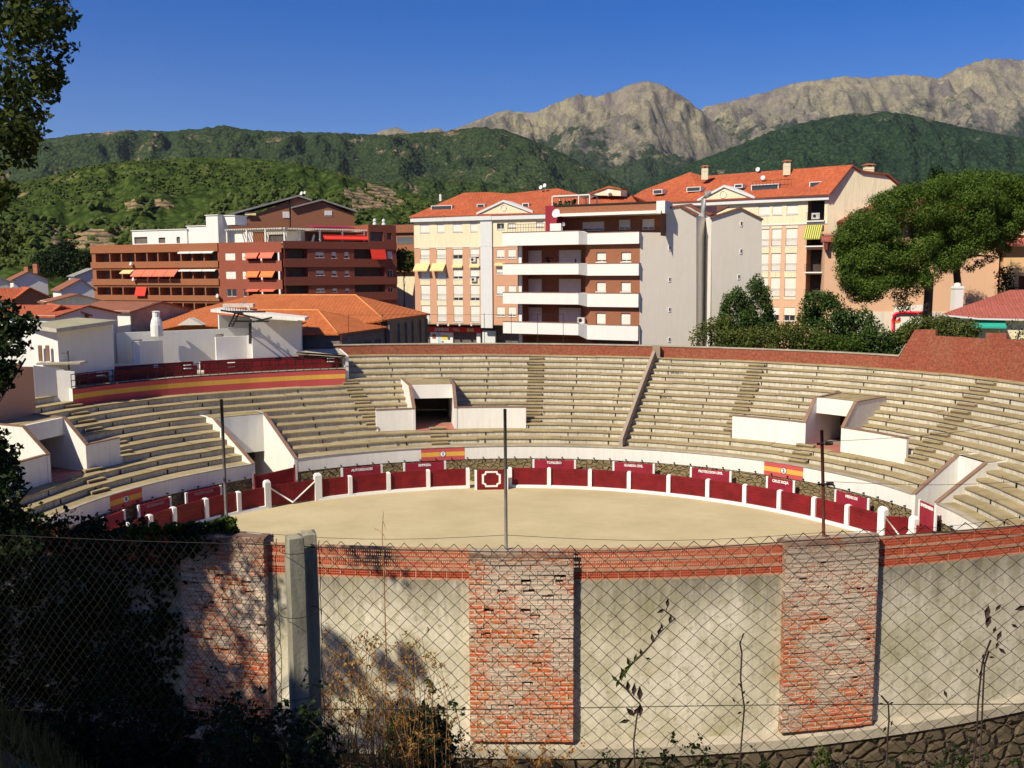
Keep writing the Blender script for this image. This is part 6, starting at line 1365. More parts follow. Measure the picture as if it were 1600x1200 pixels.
o,F=house(20,74,170,163,436,424,'white village house with clay chimneys, tallest of the houses at the far left',M['bright'],M['oldtile'],9,'gable',gable_px=45); chimney(F.p(F.u(46),F.z(46,427),-3),.7,1.2,o,M['terracotta'],False); chimney(F.p(F.u(62),F.z(62,427),-4),.8,1.7,o,M['terracotta'],False)
house(94,146,150,142,452,436,'white gabled village house with a small window below the ochre end of the brick block',M['bright'],M['oldtile'],9,'gable',gable_px=126,holes=[(128,445,134,450)])
house(118,160,190,184,430,419,'pale grey gable house behind the others beside the left end of the brick block',M['paleblue'],M['roofgrey'],9,'gable',gable_px=148)
house(-60,15,160,155,440,428,'grey white house cut by the left edge of the picture',M['offwhite'],M['roofgrey'],9,'gable',gable_px=-10)
house(-40,52,130,127,467,450,'village house with bright orange ridge roof and dark gable at the far left',M['bright'],M['tile'],8,'along')
house(20,84,132,128,467,449,'brown gabled barn beside the orange roofed house at the far left',M['tanbrick'],M['tile'],8,'gable',gable_px=45)
o,F=house(108,200,112,108,485,470,'long white outbuilding with weathered tile roof and four small square windows',M['bright'],M['oldtile'],9,'along',zb=3,holes=[(129,488,134,493),(141,488,146,493),(157,488,162,493),(175,488,180,493)])
q=MB(); Fg=F.side(F.L,9); q.prism([Fg.p(0,3,.03),Fg.p(9,3,.03),Fg.p(9,F.z(150,485),.03),Fg.p(4.5,F.at(150,470,-4.5)[1]+.1,.03),Fg.p(0,F.z(150,485),.03)],Fg.n*.05); q.build('gable_patch',M['coping'],o)
house(70,160,118,116,470,460,'ochre house with jumbled small roofs between the white gable house and the long outbuilding',M['cream'],M['oldtile'],6,'gable',gable_px=120)
o,F=house(-30,82,101,98,492,476,'low wide building with red tiled roof behind the dark branches at the left',M['bright'],M['tile'],9,'along',zb=3)
house(72,135,100,97,491,477,'low red roofed shed with a dark triangular gable behind the white arena office',M['tanbrick'],M['tile'],9,'gable',gable_px=92,zb=3)
# ---------------------------------------------------------------- white arena offices behind the box terrace
P=lambda px,py,Y: D(px,py,Y)
def vwall(q,px0,Y0,px1,Y1,pyt0,pyt1,zb,th=.25,m=0):
    a_,e_=P(px0,pyt0,Y0),P(px1,pyt1,Y1); d=Vector((e_.x-a_.x,e_.y-a_.y,0)).normalized(); n=Vector((-d.y,d.x,0))*th
    q.prism([Vector((a_.x,a_.y,zb)),Vector((e_.x,e_.y,zb)),e_,a_],n,m); return a_,e_
ZB0=6.5
o=empty('white_arena_office',P(110,600,72),'white flat roofed arena office with deep lichen stained eaves and two slit windows','building'); o.location.z=ZB0
q=MB(); vwall(q,47,70.5,89,69.5,512,514,ZB0); vwall(q,89,69.5,175,74,514,503,ZB0); vwall(q,47,78,47.1,70.5,512,512,ZB0); vwall(q,60,80,175,79.9,505,505,ZB0); vwall(q,175,74,176,80,503,503,ZB0); q.build('wall',M['bright'],o)
q=MB(); A_,B_,C_,D_=P(40,507,70.3),P(88,513.5,68.2),P(184,500,73.6),P(120,496,81); roofpoly(q,[A_,B_,C_,D_],.28,0,1); q.build('roof',[concrete('lichen_roof',(.42,.38,.24,1),(.3,.28,.18,1),False),concrete('eaves_concrete',(.6,.56,.5,1),(.4,.36,.3,1),False)],o)
for x in (63,74.5):
    q=MB(); c=P(x,552,70.15-(x-47)*.024); q.box(c,(.24,.12,1.15)); w_=q.build('slit_window',M['brownedge'],o); q=MB(); q.box(c+Vector((0,0,-.66)),(.4,.3,.1)); q.build('sill',M['bright'],w_)
o=empty('whitewashed_wall',P(280,575,79),'long whitewashed wall with two doorways and screens behind the striped terrace','wall'); o.location.z=ZB0
q=MB(); 
W1=Fac(176,79,392,85.5); hz=[(W1.u(200),PAL_Z,W1.u(217),W1.z(205,531),2.0,1),(W1.u(333),PAL_Z,W1.u(346),W1.z(335,522),2.0,1)]
wall(q,W1,0,W1.L,ZB0,W1.z(280,516.5),hz,0); q.face([W1.p(0,ZB0,-.3),W1.p(W1.L,ZB0,-.3),W1.p(W1.L,W1.z(280,516.5),-.3),W1.p(0,W1.z(280,516.5),-.3)][::-1],0); q.face([W1.p(0,W1.z(280,516.5),-.3),W1.p(W1.L,W1.z(280,516.5),-.3),W1.p(W1.L,W1.z(280,516.5)),W1.p(0,W1.z(280,516.5))][::-1],0)
wall(q,W1,0,W1.u(188),ZB0,W1.z(180,519),(),0,off=.5)
q.build('wall',[M['bright'],M['interior']],o)
q=MB(); vwall(q,207,77.3,217.5,77.6,534,533,ZB0,.25); vwall(q,217.5,77.6,254,80.5,533,532,ZB0); q.build('screen_wall',M['bright'],o)
q=MB(); vwall(q,337,80.5,385,82,527,525,ZB0); vwall(q,385,82,397,82.2,525,523,ZB0,.3); q.build('screen_wall',M['bright'],o)
q=MB(); q.box(P(340,566,80)+Vector((0,.3,-.4)),(3.0,1,.8)); q.box(P(192,572,76.5)+Vector((1,.3,-.3)),(3.6,1,.8)); q.build('step',M['bright'],o)
q=MB(); c=P(245,514,80); q.lathe(Vector((c.x,c.y,c.z-.6)),[(.5,0),(.5,.9),(.42,1.3),(.3,1.6),(.3,2.0),(.36,2.05),(.2,2.1)],12); q.build('round_chimney',M['bright'],o)
o=empty('white_arena_tower',P(430,560,81),'white block with thin sloping roof slab and dark iron ladder frame on it','building'); o.location.z=ZB0
q=MB(); vwall(q,393,81,470,83.5,497,502,ZB0,.3); vwall(q,470,83.5,472,91,500,500,ZB0); vwall(q,342,88,393,90,492,495,ZB0); vwall(q,393,90,393.1,81.2,495,497,ZB0); vwall(q,342,93,470,92,495,495,ZB0); q.build('wall',M['bright'],o)
q=MB(); roofpoly(q,[P(329,483,83),P(476,496.5,79.6),P(482,494,90),P(345,480,93)],.25,0,0); q.build('roof_slab',[plaster('slab_paint',(.7,.66,.6,1),.4)],o)
q=MB(); Yl=80
for a_,e_ in (((390,505),(390,537)),((392,498),(392,537)),((357,510),(368,488)),((363,510),(374,488)),((360,487),(412,500)),((368,502),(420,502)),((357,487),(415,487)),((395,503),(425,496)),((345,485),(380,490))): q.tube([P(a_[0],a_[1],Yl),P(e_[0],e_[1],Yl)],.07,4)
for k in range(6): q.tube([P(357+k*2,510-k*4,Yl),P(363+k*2,510-k*4,Yl)],.04,4)
for k in range(10): q.tube([P(352+k*4,487,Yl),P(352+k*4,480,Yl)],.025,3)
q.build('ladder_frame',M['iron'],o)
c=P(383,474,82); q=MB(); q.tube([P(381,470,82),P(382,476,82),P(388,478,82),P(389,484,82)],.1,6); q.build('camera_bracket',M['bright'],o)
o=empty('low_white_annex',P(500,560,84),'low white annex with thin tiled coping between the white tower and the brick wall','building'); o.location.z=ZB0
q=MB(); vwall(q,466,83,528,84.5,550,545,ZB0); vwall(q,528,84.5,540,82.0,545,556,ZB0); vwall(q,466,92,530,92,542,540,ZB0); q.build('wall',M['bright'],o)
q=MB(); roofpoly(q,[P(462,549.5,82.6),P(528,544,84),P(541,555,81.7),P(520,543,92),P(470,545,92)],.2,0,0); q.build('roof',M['coping'],o)
o=empty('white_stair_wall',P(85,590,68),'white stepped wall closing the left end of the striped terrace','wall'); o.location.z=ZB0
q=MB(); vwall(q,52,67.5,100,69,571,577,6.2,.3); q.build('wall',[M['bright'],M['coping']],o); q=MB(); vwall(q,88,68.6,116,68.9,579,581,6.2,.3); q.build('wall',[M['bright'],M['coping']],o); q=MB(); q.box(P(66,568,69)+Vector((1.2,.5,0)),(3.0,1.6,.12),.1,0); q.build('slab',M['coping'],o)
q=MB(); q.tube([P(108,578,69.5),P(106,548,69.5)],.05,6); q.tube([P(106,552,69.5),P(90,552,70)],.03,5); q.build('handrail',M['galv'],o)
o=empty('boundary_wall',P(25,590,60),'orange brown wall at the left edge behind the top seats','wall'); o.location.z=ZB0
q=MB(); vwall(q,-60,57,52,62.5,573,573,ZB0-1,.3,0); q.build('wall',[M['pink'],M['cream'],M['bright']],o)
# ================================================================ mountains
def forest_mat(name,greens,rock,patch=.62,tree=.06,bare=(.30,.20,.12,1),rocky=0.0,zlo=0,zhi=1,strength=.8,bumpd=6,stand=.004,crag=.008):
    """tree crowns (tree = 1/crown size), stands of different age, bare scars, and crag above the tree line"""
    t=NT(name); p=t.pos(); z=t.n('SeparateXYZ',i0=p).outputs[2]
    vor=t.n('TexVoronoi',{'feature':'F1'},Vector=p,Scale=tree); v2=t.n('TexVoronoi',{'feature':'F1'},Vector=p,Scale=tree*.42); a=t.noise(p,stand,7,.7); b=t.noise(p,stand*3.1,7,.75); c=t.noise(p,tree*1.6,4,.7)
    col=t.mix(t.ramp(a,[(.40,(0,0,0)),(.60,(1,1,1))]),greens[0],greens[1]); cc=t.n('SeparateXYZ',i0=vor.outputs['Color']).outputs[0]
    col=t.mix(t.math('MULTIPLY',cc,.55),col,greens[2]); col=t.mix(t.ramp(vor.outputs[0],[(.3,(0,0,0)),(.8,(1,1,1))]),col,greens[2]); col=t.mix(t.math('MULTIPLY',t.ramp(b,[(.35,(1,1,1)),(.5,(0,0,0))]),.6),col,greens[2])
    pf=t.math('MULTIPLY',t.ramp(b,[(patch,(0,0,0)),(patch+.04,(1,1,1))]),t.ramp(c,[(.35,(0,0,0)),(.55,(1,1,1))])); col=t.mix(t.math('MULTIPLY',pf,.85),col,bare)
    h=t.math('ADD',t.math('MULTIPLY',vor.outputs[0],-1.0),t.math('MULTIPLY',v2.outputs[0],-1.2))
    if rocky:
        ht=t.math('DIVIDE',t.math('SUBTRACT',z,zlo),zhi-zlo); f=t.math('ADD',ht,t.math('MULTIPLY',t.math('SUBTRACT',a,.5),1.5)); f=t.math('ADD',f,t.math('MULTIPLY',t.math('SUBTRACT',b,.5),1.6))
        q=t.n('VectorMath',{'operation':'ADD'},i0=p); w=t.n('VectorMath',{'operation':'SCALE'},i0=t.n('TexNoise',Vector=p,Scale=crag*.4,Detail=5.0).outputs[1]); w.inputs['Scale'].default_value=1.6/crag*.45; t.t.links.new(w.outputs[0],q.inputs[1])
        st=t.mapv(q.outputs[0],(1.6,.6,.5)); r2=t.noise(st,crag,10,.72); r3=t.n('TexVoronoi',{'feature':'DISTANCE_TO_EDGE'},Vector=st,Scale=crag*1.2).outputs[0]; r4=t.noise(p,crag*5,6,.8)
        rc=t.ramp(r2,[(.30,rock[0]),(.42,rock[1]),(.54,rock[2]),(.68,rock[3])]); rc=t.mix(t.math('MULTIPLY',t.ramp(r3,[(.0,(1,1,1)),(.10,(0,0,0))]),.3),rc,rock[0]); r5=t.noise(p,crag*16,5,.8); rc=t.mix(t.ramp(r5,[(.42,(1,1,1)),(.56,(0,0,0))]),rc,t.mix(.55,rc,(.07,.065,.05,1))); rc=t.mix(t.ramp(t.noise(p,crag*.35,4,.6),[(.4,(0,0,0)),(.6,(1,1,1))]),t.mix(.35,rc,(.16,.13,.14,1)),rc)
        scrub=t.math('MULTIPLY',t.ramp(r4,[(.47,(0,0,0)),(.56,(1,1,1))]),t.ramp(f,[(.45,(1,1,1)),(1.25,(0,0,0))])); rc=t.mix(scrub,rc,(.05,.06,.04,1))
        rf=t.ramp(t.math('ADD',f,t.math('MULTIPLY',t.math('SUBTRACT',r4,.5),.8)),[(.46,(0,0,0)),(.53,(1,1,1))]); col=t.mix(rf,col,rc)
        hr=t.math('ADD',t.math('MULTIPLY',r2,4.0),t.math('ADD',r4,t.math('MULTIPLY',t.ramp(r3,[(0,(0,0,0)),(.3,(1,1,1))]),.25))); hr=t.math('ADD',hr,t.math('MULTIPLY',r5,.6)); h=t.math('ADD',t.math('MULTIPLY',h,t.math('SUBTRACT',1.0,rf)),t.math('MULTIPLY',hr,rf))
    t.bump(h,strength,bumpd); return t.fin(col,1.0,Specular_IOR_Level=0.0)
def ridge(name,prof,Y,zb,run,mat,amp,nsc,label,nx=260,ny=90,jag=0,gul=.3,seed=0,px0=-260,px1=1860,shape=1.25,cat='mountain'):
    f=interp(prof); vs=[];fs=[]; off=Vector((seed*13.7,seed*7.1,seed*3.3))
    for i in range(nx+1):
        px=px0+(px1-px0)*i/nx; py=f(px)
        P_=D(px,py,Y); H=P_.z-zb
        jg=jag*(noise.noise(Vector((px*.11,seed,0)))+.6*noise.noise(Vector((px*.35,seed,5))))
        for j in range(ny+13):
            if j<=ny:
                v=j/ny; y=Y-run*v; x=P_.x*(y/Y); z=zb+H*(1-v)**shape
                q=Vector((x,y,0))*nsc+off; nn=noise.ridged_multi_fractal(q,1.0,2.1,6,1.0,2.0)-1.1; gq=Vector((x/max(.2,y/Y)*nsc*5+.8*noise.noise(q*3),v*.9,seed)); n2=noise.noise(q*4)*.35+noise.noise(q*11)*.15+gul*(noise.ridged_multi_fractal(gq,.9,2.1,4,1.0,2.0)-1.1)
                wgt=min(1,v*9)*(1-v)**.5; z+=amp*(nn*.55+n2)*wgt + amp*.35*n2*(1-min(1,v*9))*.0 + jg*(1-min(1,v*14))
                # keep the front below the sight line to the crest
                lim=EYE.z+(P_.z+jg-EYE.z)*y/Y-(v*H*.10 if H>0 else 0)
                if v>0 and z>lim: z=lim-abs(nn)*amp*.02
            else:
                v=(j-ny)/12; y=Y+run*.6*v; x=P_.x; z=P_.z+jg-H*v*.9-3*v
            vs.append((x,y,z))
    w_=ny+13
    for i in range(nx):
        for j in range(w_-1): fs.append((i*w_+j,i*w_+j+1,(i+1)*w_+j+1,(i+1)*w_+j))
    # order columns so crest comes first: rows run crest->foot then back slope; split at the crest
    fs=[]; 
    order=list(range(ny,-1,-1))+list(range(ny+1,ny+13))
    for i in range(nx):
        for k in range(len(order)-1):
            a_,b_=order[k],order[k+1]; fs.append((i*w_+a_,(i+1)*w_+a_,(i+1)*w_+b_,i*w_+b_))
    q=MB(); q.add(vs,fs,0,True); return q.build(name,mat,label=label,cat=cat,kind='structure',origin=(0,Y,zb)),vs
g2=[(.058,.082,.028,1),(.042,.064,.024,1),(.018,.032,.013,1)]
g3=[(.040,.072,.026,1),(.028,.055,.022,1),(.010,.022,.010,1)]
rocks=[(.10,.085,.075,1),(.21,.18,.14,1),(.38,.34,.19,1),(.33,.27,.21,1)]
R3=[(-260,330),(900,330),(1040,215),(1080,176),(1105,166),(1150,156),(1200,143),(1235,131),(1280,125),(1320,119),(1360,122),(1400,117),(1440,118),(1465,123),(1500,105),(1540,92),(1580,92),(1620,96),(1720,104),(1900,130)]
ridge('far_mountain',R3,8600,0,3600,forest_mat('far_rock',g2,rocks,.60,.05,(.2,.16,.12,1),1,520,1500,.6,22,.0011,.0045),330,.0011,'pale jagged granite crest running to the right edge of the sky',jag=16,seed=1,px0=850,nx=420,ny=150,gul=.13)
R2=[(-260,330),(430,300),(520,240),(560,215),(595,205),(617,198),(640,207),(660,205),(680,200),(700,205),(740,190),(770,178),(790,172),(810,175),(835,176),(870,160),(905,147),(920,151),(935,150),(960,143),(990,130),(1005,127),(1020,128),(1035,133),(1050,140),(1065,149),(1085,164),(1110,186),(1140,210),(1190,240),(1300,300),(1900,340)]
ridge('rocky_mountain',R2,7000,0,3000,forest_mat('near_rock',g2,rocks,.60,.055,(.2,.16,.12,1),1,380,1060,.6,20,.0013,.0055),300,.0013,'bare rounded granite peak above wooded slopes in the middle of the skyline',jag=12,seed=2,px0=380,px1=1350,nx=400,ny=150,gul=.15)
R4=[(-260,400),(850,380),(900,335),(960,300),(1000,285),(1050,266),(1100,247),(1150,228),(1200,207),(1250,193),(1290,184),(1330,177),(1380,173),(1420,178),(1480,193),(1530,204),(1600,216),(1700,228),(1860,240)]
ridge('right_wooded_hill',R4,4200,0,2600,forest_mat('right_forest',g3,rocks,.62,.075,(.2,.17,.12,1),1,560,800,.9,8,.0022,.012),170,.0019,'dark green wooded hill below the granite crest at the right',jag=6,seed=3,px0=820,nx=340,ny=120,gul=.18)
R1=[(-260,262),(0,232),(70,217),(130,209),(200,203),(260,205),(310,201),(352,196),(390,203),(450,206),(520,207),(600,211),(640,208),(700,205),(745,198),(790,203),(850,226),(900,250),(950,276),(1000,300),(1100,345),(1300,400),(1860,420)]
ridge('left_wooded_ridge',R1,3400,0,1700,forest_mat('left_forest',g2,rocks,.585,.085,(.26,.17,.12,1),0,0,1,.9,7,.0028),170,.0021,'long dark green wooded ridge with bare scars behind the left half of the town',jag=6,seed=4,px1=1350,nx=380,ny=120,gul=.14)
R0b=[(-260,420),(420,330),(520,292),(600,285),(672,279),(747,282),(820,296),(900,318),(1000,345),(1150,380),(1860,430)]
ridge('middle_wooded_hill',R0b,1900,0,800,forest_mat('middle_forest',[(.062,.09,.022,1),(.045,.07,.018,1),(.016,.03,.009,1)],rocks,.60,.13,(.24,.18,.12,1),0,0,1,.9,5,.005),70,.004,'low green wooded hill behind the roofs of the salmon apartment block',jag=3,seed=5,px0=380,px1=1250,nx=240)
R0=[(-260,330),(-60,300),(0,290),(60,279),(120,262),(200,252),(300,246),(380,247),(450,254),(520,269),(580,285),(640,301),(700,322),(760,350),(900,400),(1860,450)]
gm=forest_mat('near_hill_cover',[(.085,.115,.024,1),(.06,.09,.02,1),(.022,.038,.010,1)],rocks,.60,.2,(.26,.19,.10,1),0,0,1,.7,2.5,.009)
o,hv=ridge('near_hill',R0,900,-4,640,gm,26,.008,'rounded green near hill with olive groves and bare terraces at the left',jag=1.5,seed=6,px1=960,nx=300,ny=120,shape=1.0,gul=.18)
# bare terraced and quarried ground on the near hill: its own material on the faces that lie there
t=NT('bare_terraces'); p=t.pos(); z=t.n('SeparateXYZ',i0=p).outputs[2]; a=t.noise(p,.05,6,.7); b=t.noise(p,.5,5,.7); bands=t.math('PINGPONG',t.math('ADD',t.math('DIVIDE',z,3.0),t.math('MULTIPLY',a,2.0)),.5)
col=t.mix(a,(.20,.12,.06,1),(.36,.25,.14,1)); col=t.mix(t.ramp(bands,[(.1,(1,1,1)),(.25,(0,0,0))]),col,(.07,.07,.03,1)); col=t.mix(t.ramp(b,[(.55,(0,0,0)),(.62,(1,1,1))]),col,(.05,.065,.02,1)); t.bump(t.math('ADD',bands,b),.8,1.0)
o.data.materials.append(t.fin(col,1.0)); W_=120+13
from_px=lambda v: (800+F_PX*v[0]/max(1,v[1]), 425-(v[2]-16)*F_PX/max(1,v[1]))
for pl in o.data.polygons:
    c=pl.center+o.location; px_,py_=from_px(c); nz=noise.noise(Vector((c.x*.03,c.y*.03,c.z*.05)))
    py_+=2 if px_>400 else 4
    d1=max(abs(px_-150)/62,abs(py_-379)/17)+nz*.9; d2=max(abs(px_-590)/40,abs(py_-315)/22)+nz*.9; d3=max(abs(px_-250)/95,abs(py_-322)/9)+nz*1.3
    if d1<1 or d2<.8 or d3<.5: pl.material_index=1
# ---------------------------------------------------------------- trees that can still be told as dots on the near hill
def blobs(name,pts,mat,label,sub=1,**kw):
    import bmesh
    bm=bmesh.new(); bmesh.ops.create_icosphere(bm,subdivisions=sub,radius=1); bv=np.array([v.co[:] for v in bm.verts]); bf=np.array([[v.index for v in f.verts] for f in bm.faces]); bm.free()
    rs=np.random.RandomState(5); n=len(pts); nv=len(bv); V=np.zeros((n*nv,3)); 
    for i,(x,y,z,s) in enumerate(pts):
        k=bv*(1+rs.uniform(-.28,.28,(nv,1)))*np.array([s,s,s*rs.uniform(.75,1.15)]); V[i*nv:(i+1)*nv]=k+np.array([x,y,z+s*.45])
    Fc=(bf[None]+(np.arange(n)*nv)[:,None,None]).reshape(-1,3)
    me=bpy.data.meshes.new(name); me.from_pydata(V.tolist(),[],Fc.tolist()); me.materials.append(mat); me.update(); o=bpy.data.objects.new(name,me); COL.objects.link(o); return tag(o,label,'trees',None,'stuff')
t=NT('hill_tree_green'); oi=t.n('NewGeometry'); n=t.n('TexWhiteNoise',{'noise_dimensions':'1D'}); t.t.links.new(oi.outputs['Random Per Island'],n.inputs['W']); nn=t.noise(oi.outputs['Position'],.6,4)
col=t.ramp(n.outputs[0],[(0,(.045,.068,.018,1)),(.5,(.075,.105,.024,1)),(1,(.11,.135,.04,1))]); col=t.mix(t.math('MULTIPLY',nn,.5),col,(.012,.02,.006,1)); t.bump(nn,1.0,1.0); M['hilltree']=t.fin(col,1.0,Specular_IOR_Level=0)
ny_=120; w__=ny_+13; pts=[]; rs=random.Random(9); used=0
while len(pts)<9500 and used<60000:
    used+=1; i=rs.randint(0,299); j=int(rs.random()**.8*108); v=hv[i*w__+j]; px=-260+1220*i/300
    if px>760: continue
    dens=noise.noise(Vector((v[0]*.012,v[1]*.012,3)))+.4*noise.noise(Vector((v[0]*.05,v[1]*.05,8)))
    thr=-.1 if j<60 else .02
    if dens<thr: continue
    ipx,ipy=from_px(v)
    if max(abs(ipx-150)/50,abs(ipy-383)/12)<1 and rs.random()<.85: continue
    pts.append((v[0]+rs.uniform(-3,3),v[1]+rs.uniform(-3,3),v[2],rs.uniform(.7,1.3) if j<60 else rs.uniform(1.0,2.6)))
blobs('hillside_trees',pts,M['hilltree'],'olive trees and bushes dotted over the near hill')
# ================================================================ foliage builders
def leaves_mesh(clumps,card,n_per,mat,name,parent,seed=1,flat=.5,up=0,label=None,aspect=.6):
    """many small leaf cards spread through every clump's volume; clumps=(centre,radius[,zscale])"""
    rs=np.random.RandomState(seed); VV=[];
    for cl in clumps:
        c,r_=np.array(cl[0]),cl[1]; zs=cl[2] if len(cl)>2 else 1; n=max(6,int(n_per*(r_**2)))
        d=rs.normal(size=(n,3)); d/=np.linalg.norm(d,axis=1)[:,None]; rad=r_*(rs.uniform(.25,1,(n,1))**.45)*(1+.22*np.sin(d[:,:1]*7+c[0])*np.cos(d[:,1:2]*6+c[1])); pos=c+d*rad*np.array([1,1,zs])
        nrm=d*flat+rs.normal(size=(n,3))*(.6); nrm[:,2]+=up; nrm/=np.linalg.norm(nrm,axis=1)[:,None]; t_=np.cross(nrm,rs.normal(size=(n,3))); t_/=np.linalg.norm(t_,axis=1)[:,None]; b_=np.cross(nrm,t_)
        s=card*rs.uniform(.6,1.35,(n,1)); VV.append(np.stack([pos-t_*s,pos+b_*s*aspect,pos+t_*s,pos-b_*s*aspect],1).reshape(-1,3))
    V_=np.concatenate(VV); pl=wloc(parent) if parent else Vector((0,0,0)); V_=V_-np.array(pl); F_=np.arange(len(V_)).reshape(-1,4)
    me=bpy.data.meshes.new(name); me.from_pydata(V_.tolist(),[],F_.tolist()); me.materials.append(mat); me.update(); o=bpy.data.objects.new(name,me); COL.objects.link(o); 
    if parent: o.parent=parent
    if label: o['label']=label
    return o
M['bark']=concrete('bark',(.14,.10,.07,1),(.06,.045,.03,1),True,3)
M['pine']=leafmat('pine_needles',[(.020,.044,.006,1),(.055,.10,.011,1),(.09,.145,.016,1),(.13,.185,.024,1)],.16)
M['shrub']=leafmat('shrub_leaves',[(.04,.06,.012,1),(.08,.115,.02,1),(.12,.15,.03,1),(.17,.15,.04,1)],.25)
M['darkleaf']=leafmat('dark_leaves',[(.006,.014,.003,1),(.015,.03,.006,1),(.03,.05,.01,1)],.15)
M['oak']=leafmat('oak_leaves',[(.02,.032,.008,1),(.045,.066,.012,1),(.08,.10,.018,1),(.12,.13,.025,1)],.35)
M['coniferleaf']=leafmat('conical_tree_leaves',[(.03,.06,.014,1),(.06,.11,.022,1),(.10,.155,.035,1)],.25)
M['lime']=leafmat('light_bush_leaves',[(.03,.06,.008,1),(.07,.11,.015,1),(.10,.14,.02,1)],.3)
def branch_tree(q,base,top,r0,limbs,rs,spread,lift):
    base,top=Vector(base),Vector(top); n=8; pts=[base.lerp(top,k/n)+Vector((rs.uniform(-1,1),rs.uniform(-1,1),0))*.12*(k>0) for k in range(n+1)]; q.tube(pts,[r0*(1-.6*k/n) for k in range(n+1)],8)
    for l in range(limbs):
        s=pts[rs.randint(3,n)]; an=rs.uniform(0,6.28); e=s+Vector((math.cos(an)*spread,math.sin(an)*spread,lift*rs.uniform(.5,1.1))); mid=s.lerp(e,.5)+Vector((0,0,-.1*spread)); q.tube([s,mid,e],[r0*.35,r0*.2,r0*.07],6)
# ---------------------------------------------------------------- big stone pine
Yp=98; c0=D(1448,478,Yp); base=Vector((c0.x,c0.y,4.8)); o=empty('stone_pine',base,'huge spreading stone pine with dense rounded green clumps at the right','tree')
rs=random.Random(21); q=MB(); s_=Yp/1500
def PP(px,py,dy=0): return D(px,py,Yp+dy)
q.tube([base,PP(1452,440,0),PP(1440,400,.5),PP(1425,370,1)],[.5,.42,.34,.2],9); q.tube([Vector((PP(1500,500).x,Yp+1,4.8)),PP(1497,450,1),PP(1492,400,1),PP(1500,360,1)],[.45,.38,.3,.2],9)
for (a_,e_) in (((1452,440),(1420,425)),((1452,445),(1400,440)),((1440,400),(1370,380)),((1492,400),(1555,385)),((1492,410),(1545,400)),((1440,400),(1460,330)),((1495,400),(1530,330)),((1500,360),(1590,320))): A_,B_=PP(*a_),PP(*e_,rs.uniform(-2,2)); q.tube([A_,A_.lerp(B_,.5)+Vector((0,0,.4)),B_],[.22,.16,.05],6)
q.build('trunk',M['bark'],o)
# crown outline in photo columns: top and bottom of the canopy
tp=interp([(1308,385),(1322,352),(1345,325),(1375,300),(1405,290),(1440,277),(1480,268),(1520,263),(1560,268),(1600,275),(1650,280),(1700,300),(1740,330)])
bt=interp([(1308,400),(1322,440),(1345,462),(1375,468),(1385,455),(1400,445),(1420,450),(1450,442),(1490,405),(1530,392),(1575,372),(1600,350),(1650,340),(1740,345)])
cl=[]
for k in range(430):
    px=rs.uniform(1314,1735); a_,e_=tp(px),bt(px); py=a_+(e_-a_)*rs.random()**.9; r_=rs.uniform(.8,1.7); 
    py=max(py,a_+r_/s_*.8); 
    hw=(px-1525)/215; dep=6.0*math.sqrt(max(.05,1-hw*hw)); dy=rs.uniform(-dep,dep*.7); frac=(py-a_)/max(20,e_-a_)
    if frac<.25: dy*=.8
    cl.append((PP(px,py,dy),r_,.8))
for px,py,r_ in ((1318,390,1.2),(1322,420,1.3),(1330,445,1.4),(1340,462,1.2),(1355,455,1.3),(1325,430,1.4),(1348,440,1.6),(1365,462,1.1),(1335,405,1.6),(1412,478,1.0),(1405,462,1.0),(1415,440,1.1),(1330,370,1.2),(1560,398,.7),(1572,390,.6),(1545,405,.7),(1530,412,.7),(1515,420,.6)): cl.append((PP(px,py,rs.uniform(-2,0)),r_,.7))
leaves_mesh(cl,.115,470,M['pine'],'crown',o,3,1.3,.35,aspect=.4)
# ---------------------------------------------------------------- smaller trees behind the wall
def tree(name,cols,Y,label,mat,card,npr,rad,seed,base_px,dep=2.0,kind='tree',zs=1,group=None,trunk=True,n=70):
    """cols: (px,top,bottom) outline stations of the crown in the photo"""
    rs=random.Random(seed); px0,px1=cols[0][0],cols[-1][0]; ft=interp([(a_,b_) for a_,b_,c_ in cols]); fb=interp([(a_,c_) for a_,b_,c_ in cols]); cl=[]; s=Y/1500
    for k in range(n):
        px=rs.uniform(px0,px1); a_,e_=ft(px),fb(px); r_=rs.uniform(.55,1)*rad; py=a_+r_/s*.75+(max(2,e_-a_-r_/s))*rs.random(); hw=(px-(px0+px1)/2)/((px1-px0)/2); d_=dep*math.sqrt(max(.05,1-hw*hw)); cl.append((D(px,py,Y+rs.uniform(-d_,d_)),r_,zs))
    bp=D(base_px,520,Y); b_=Vector((bp.x,bp.y,zg(bp.x,bp.y) if Y>20 else zg(bp.x,bp.y))); o=empty(name,b_,label,kind,group)
    if trunk: q=MB(); tc=D(base_px,(ft(base_px)+fb(base_px))/2,Y); branch_tree(q,b_-Vector((0,0,.2)),tc,.16 if Y>20 else .05,7,rs,abs(px1-px0)*s*.3,rad); q.build('trunk',M['bark'],o)
    leaves_mesh(cl,card,npr,mat,'crown' if kind=='tree' else 'foliage',o,seed,.5,.15); return o
tree('conical_tree',[(1124,500,525),(1131,470,530),(1136,448,535),(1142,462,540),(1150,450,540),(1158,447,540),(1164,456,540),(1172,440,540),(1183,424,540),(1191,444,540),(1198,450,540),(1204,475,535),(1212,505,525)],92,'dense dark pointed tree in front of the second grey gable',M['coniferleaf'],.10,520,.55,31,1168,1.3,n=190,zs=1.5)
q_=[(1127,430,1),(1183,425,1)]
tree('leafy_tree',[(1088,498,540),(1100,500,540),(1120,490,540),(1140,485,545)],90,'small ragged tree with red tipped leaves at the foot of the grey gable wall',M['shrub'],.12,110,.8,32,1112,1.2,n=40)
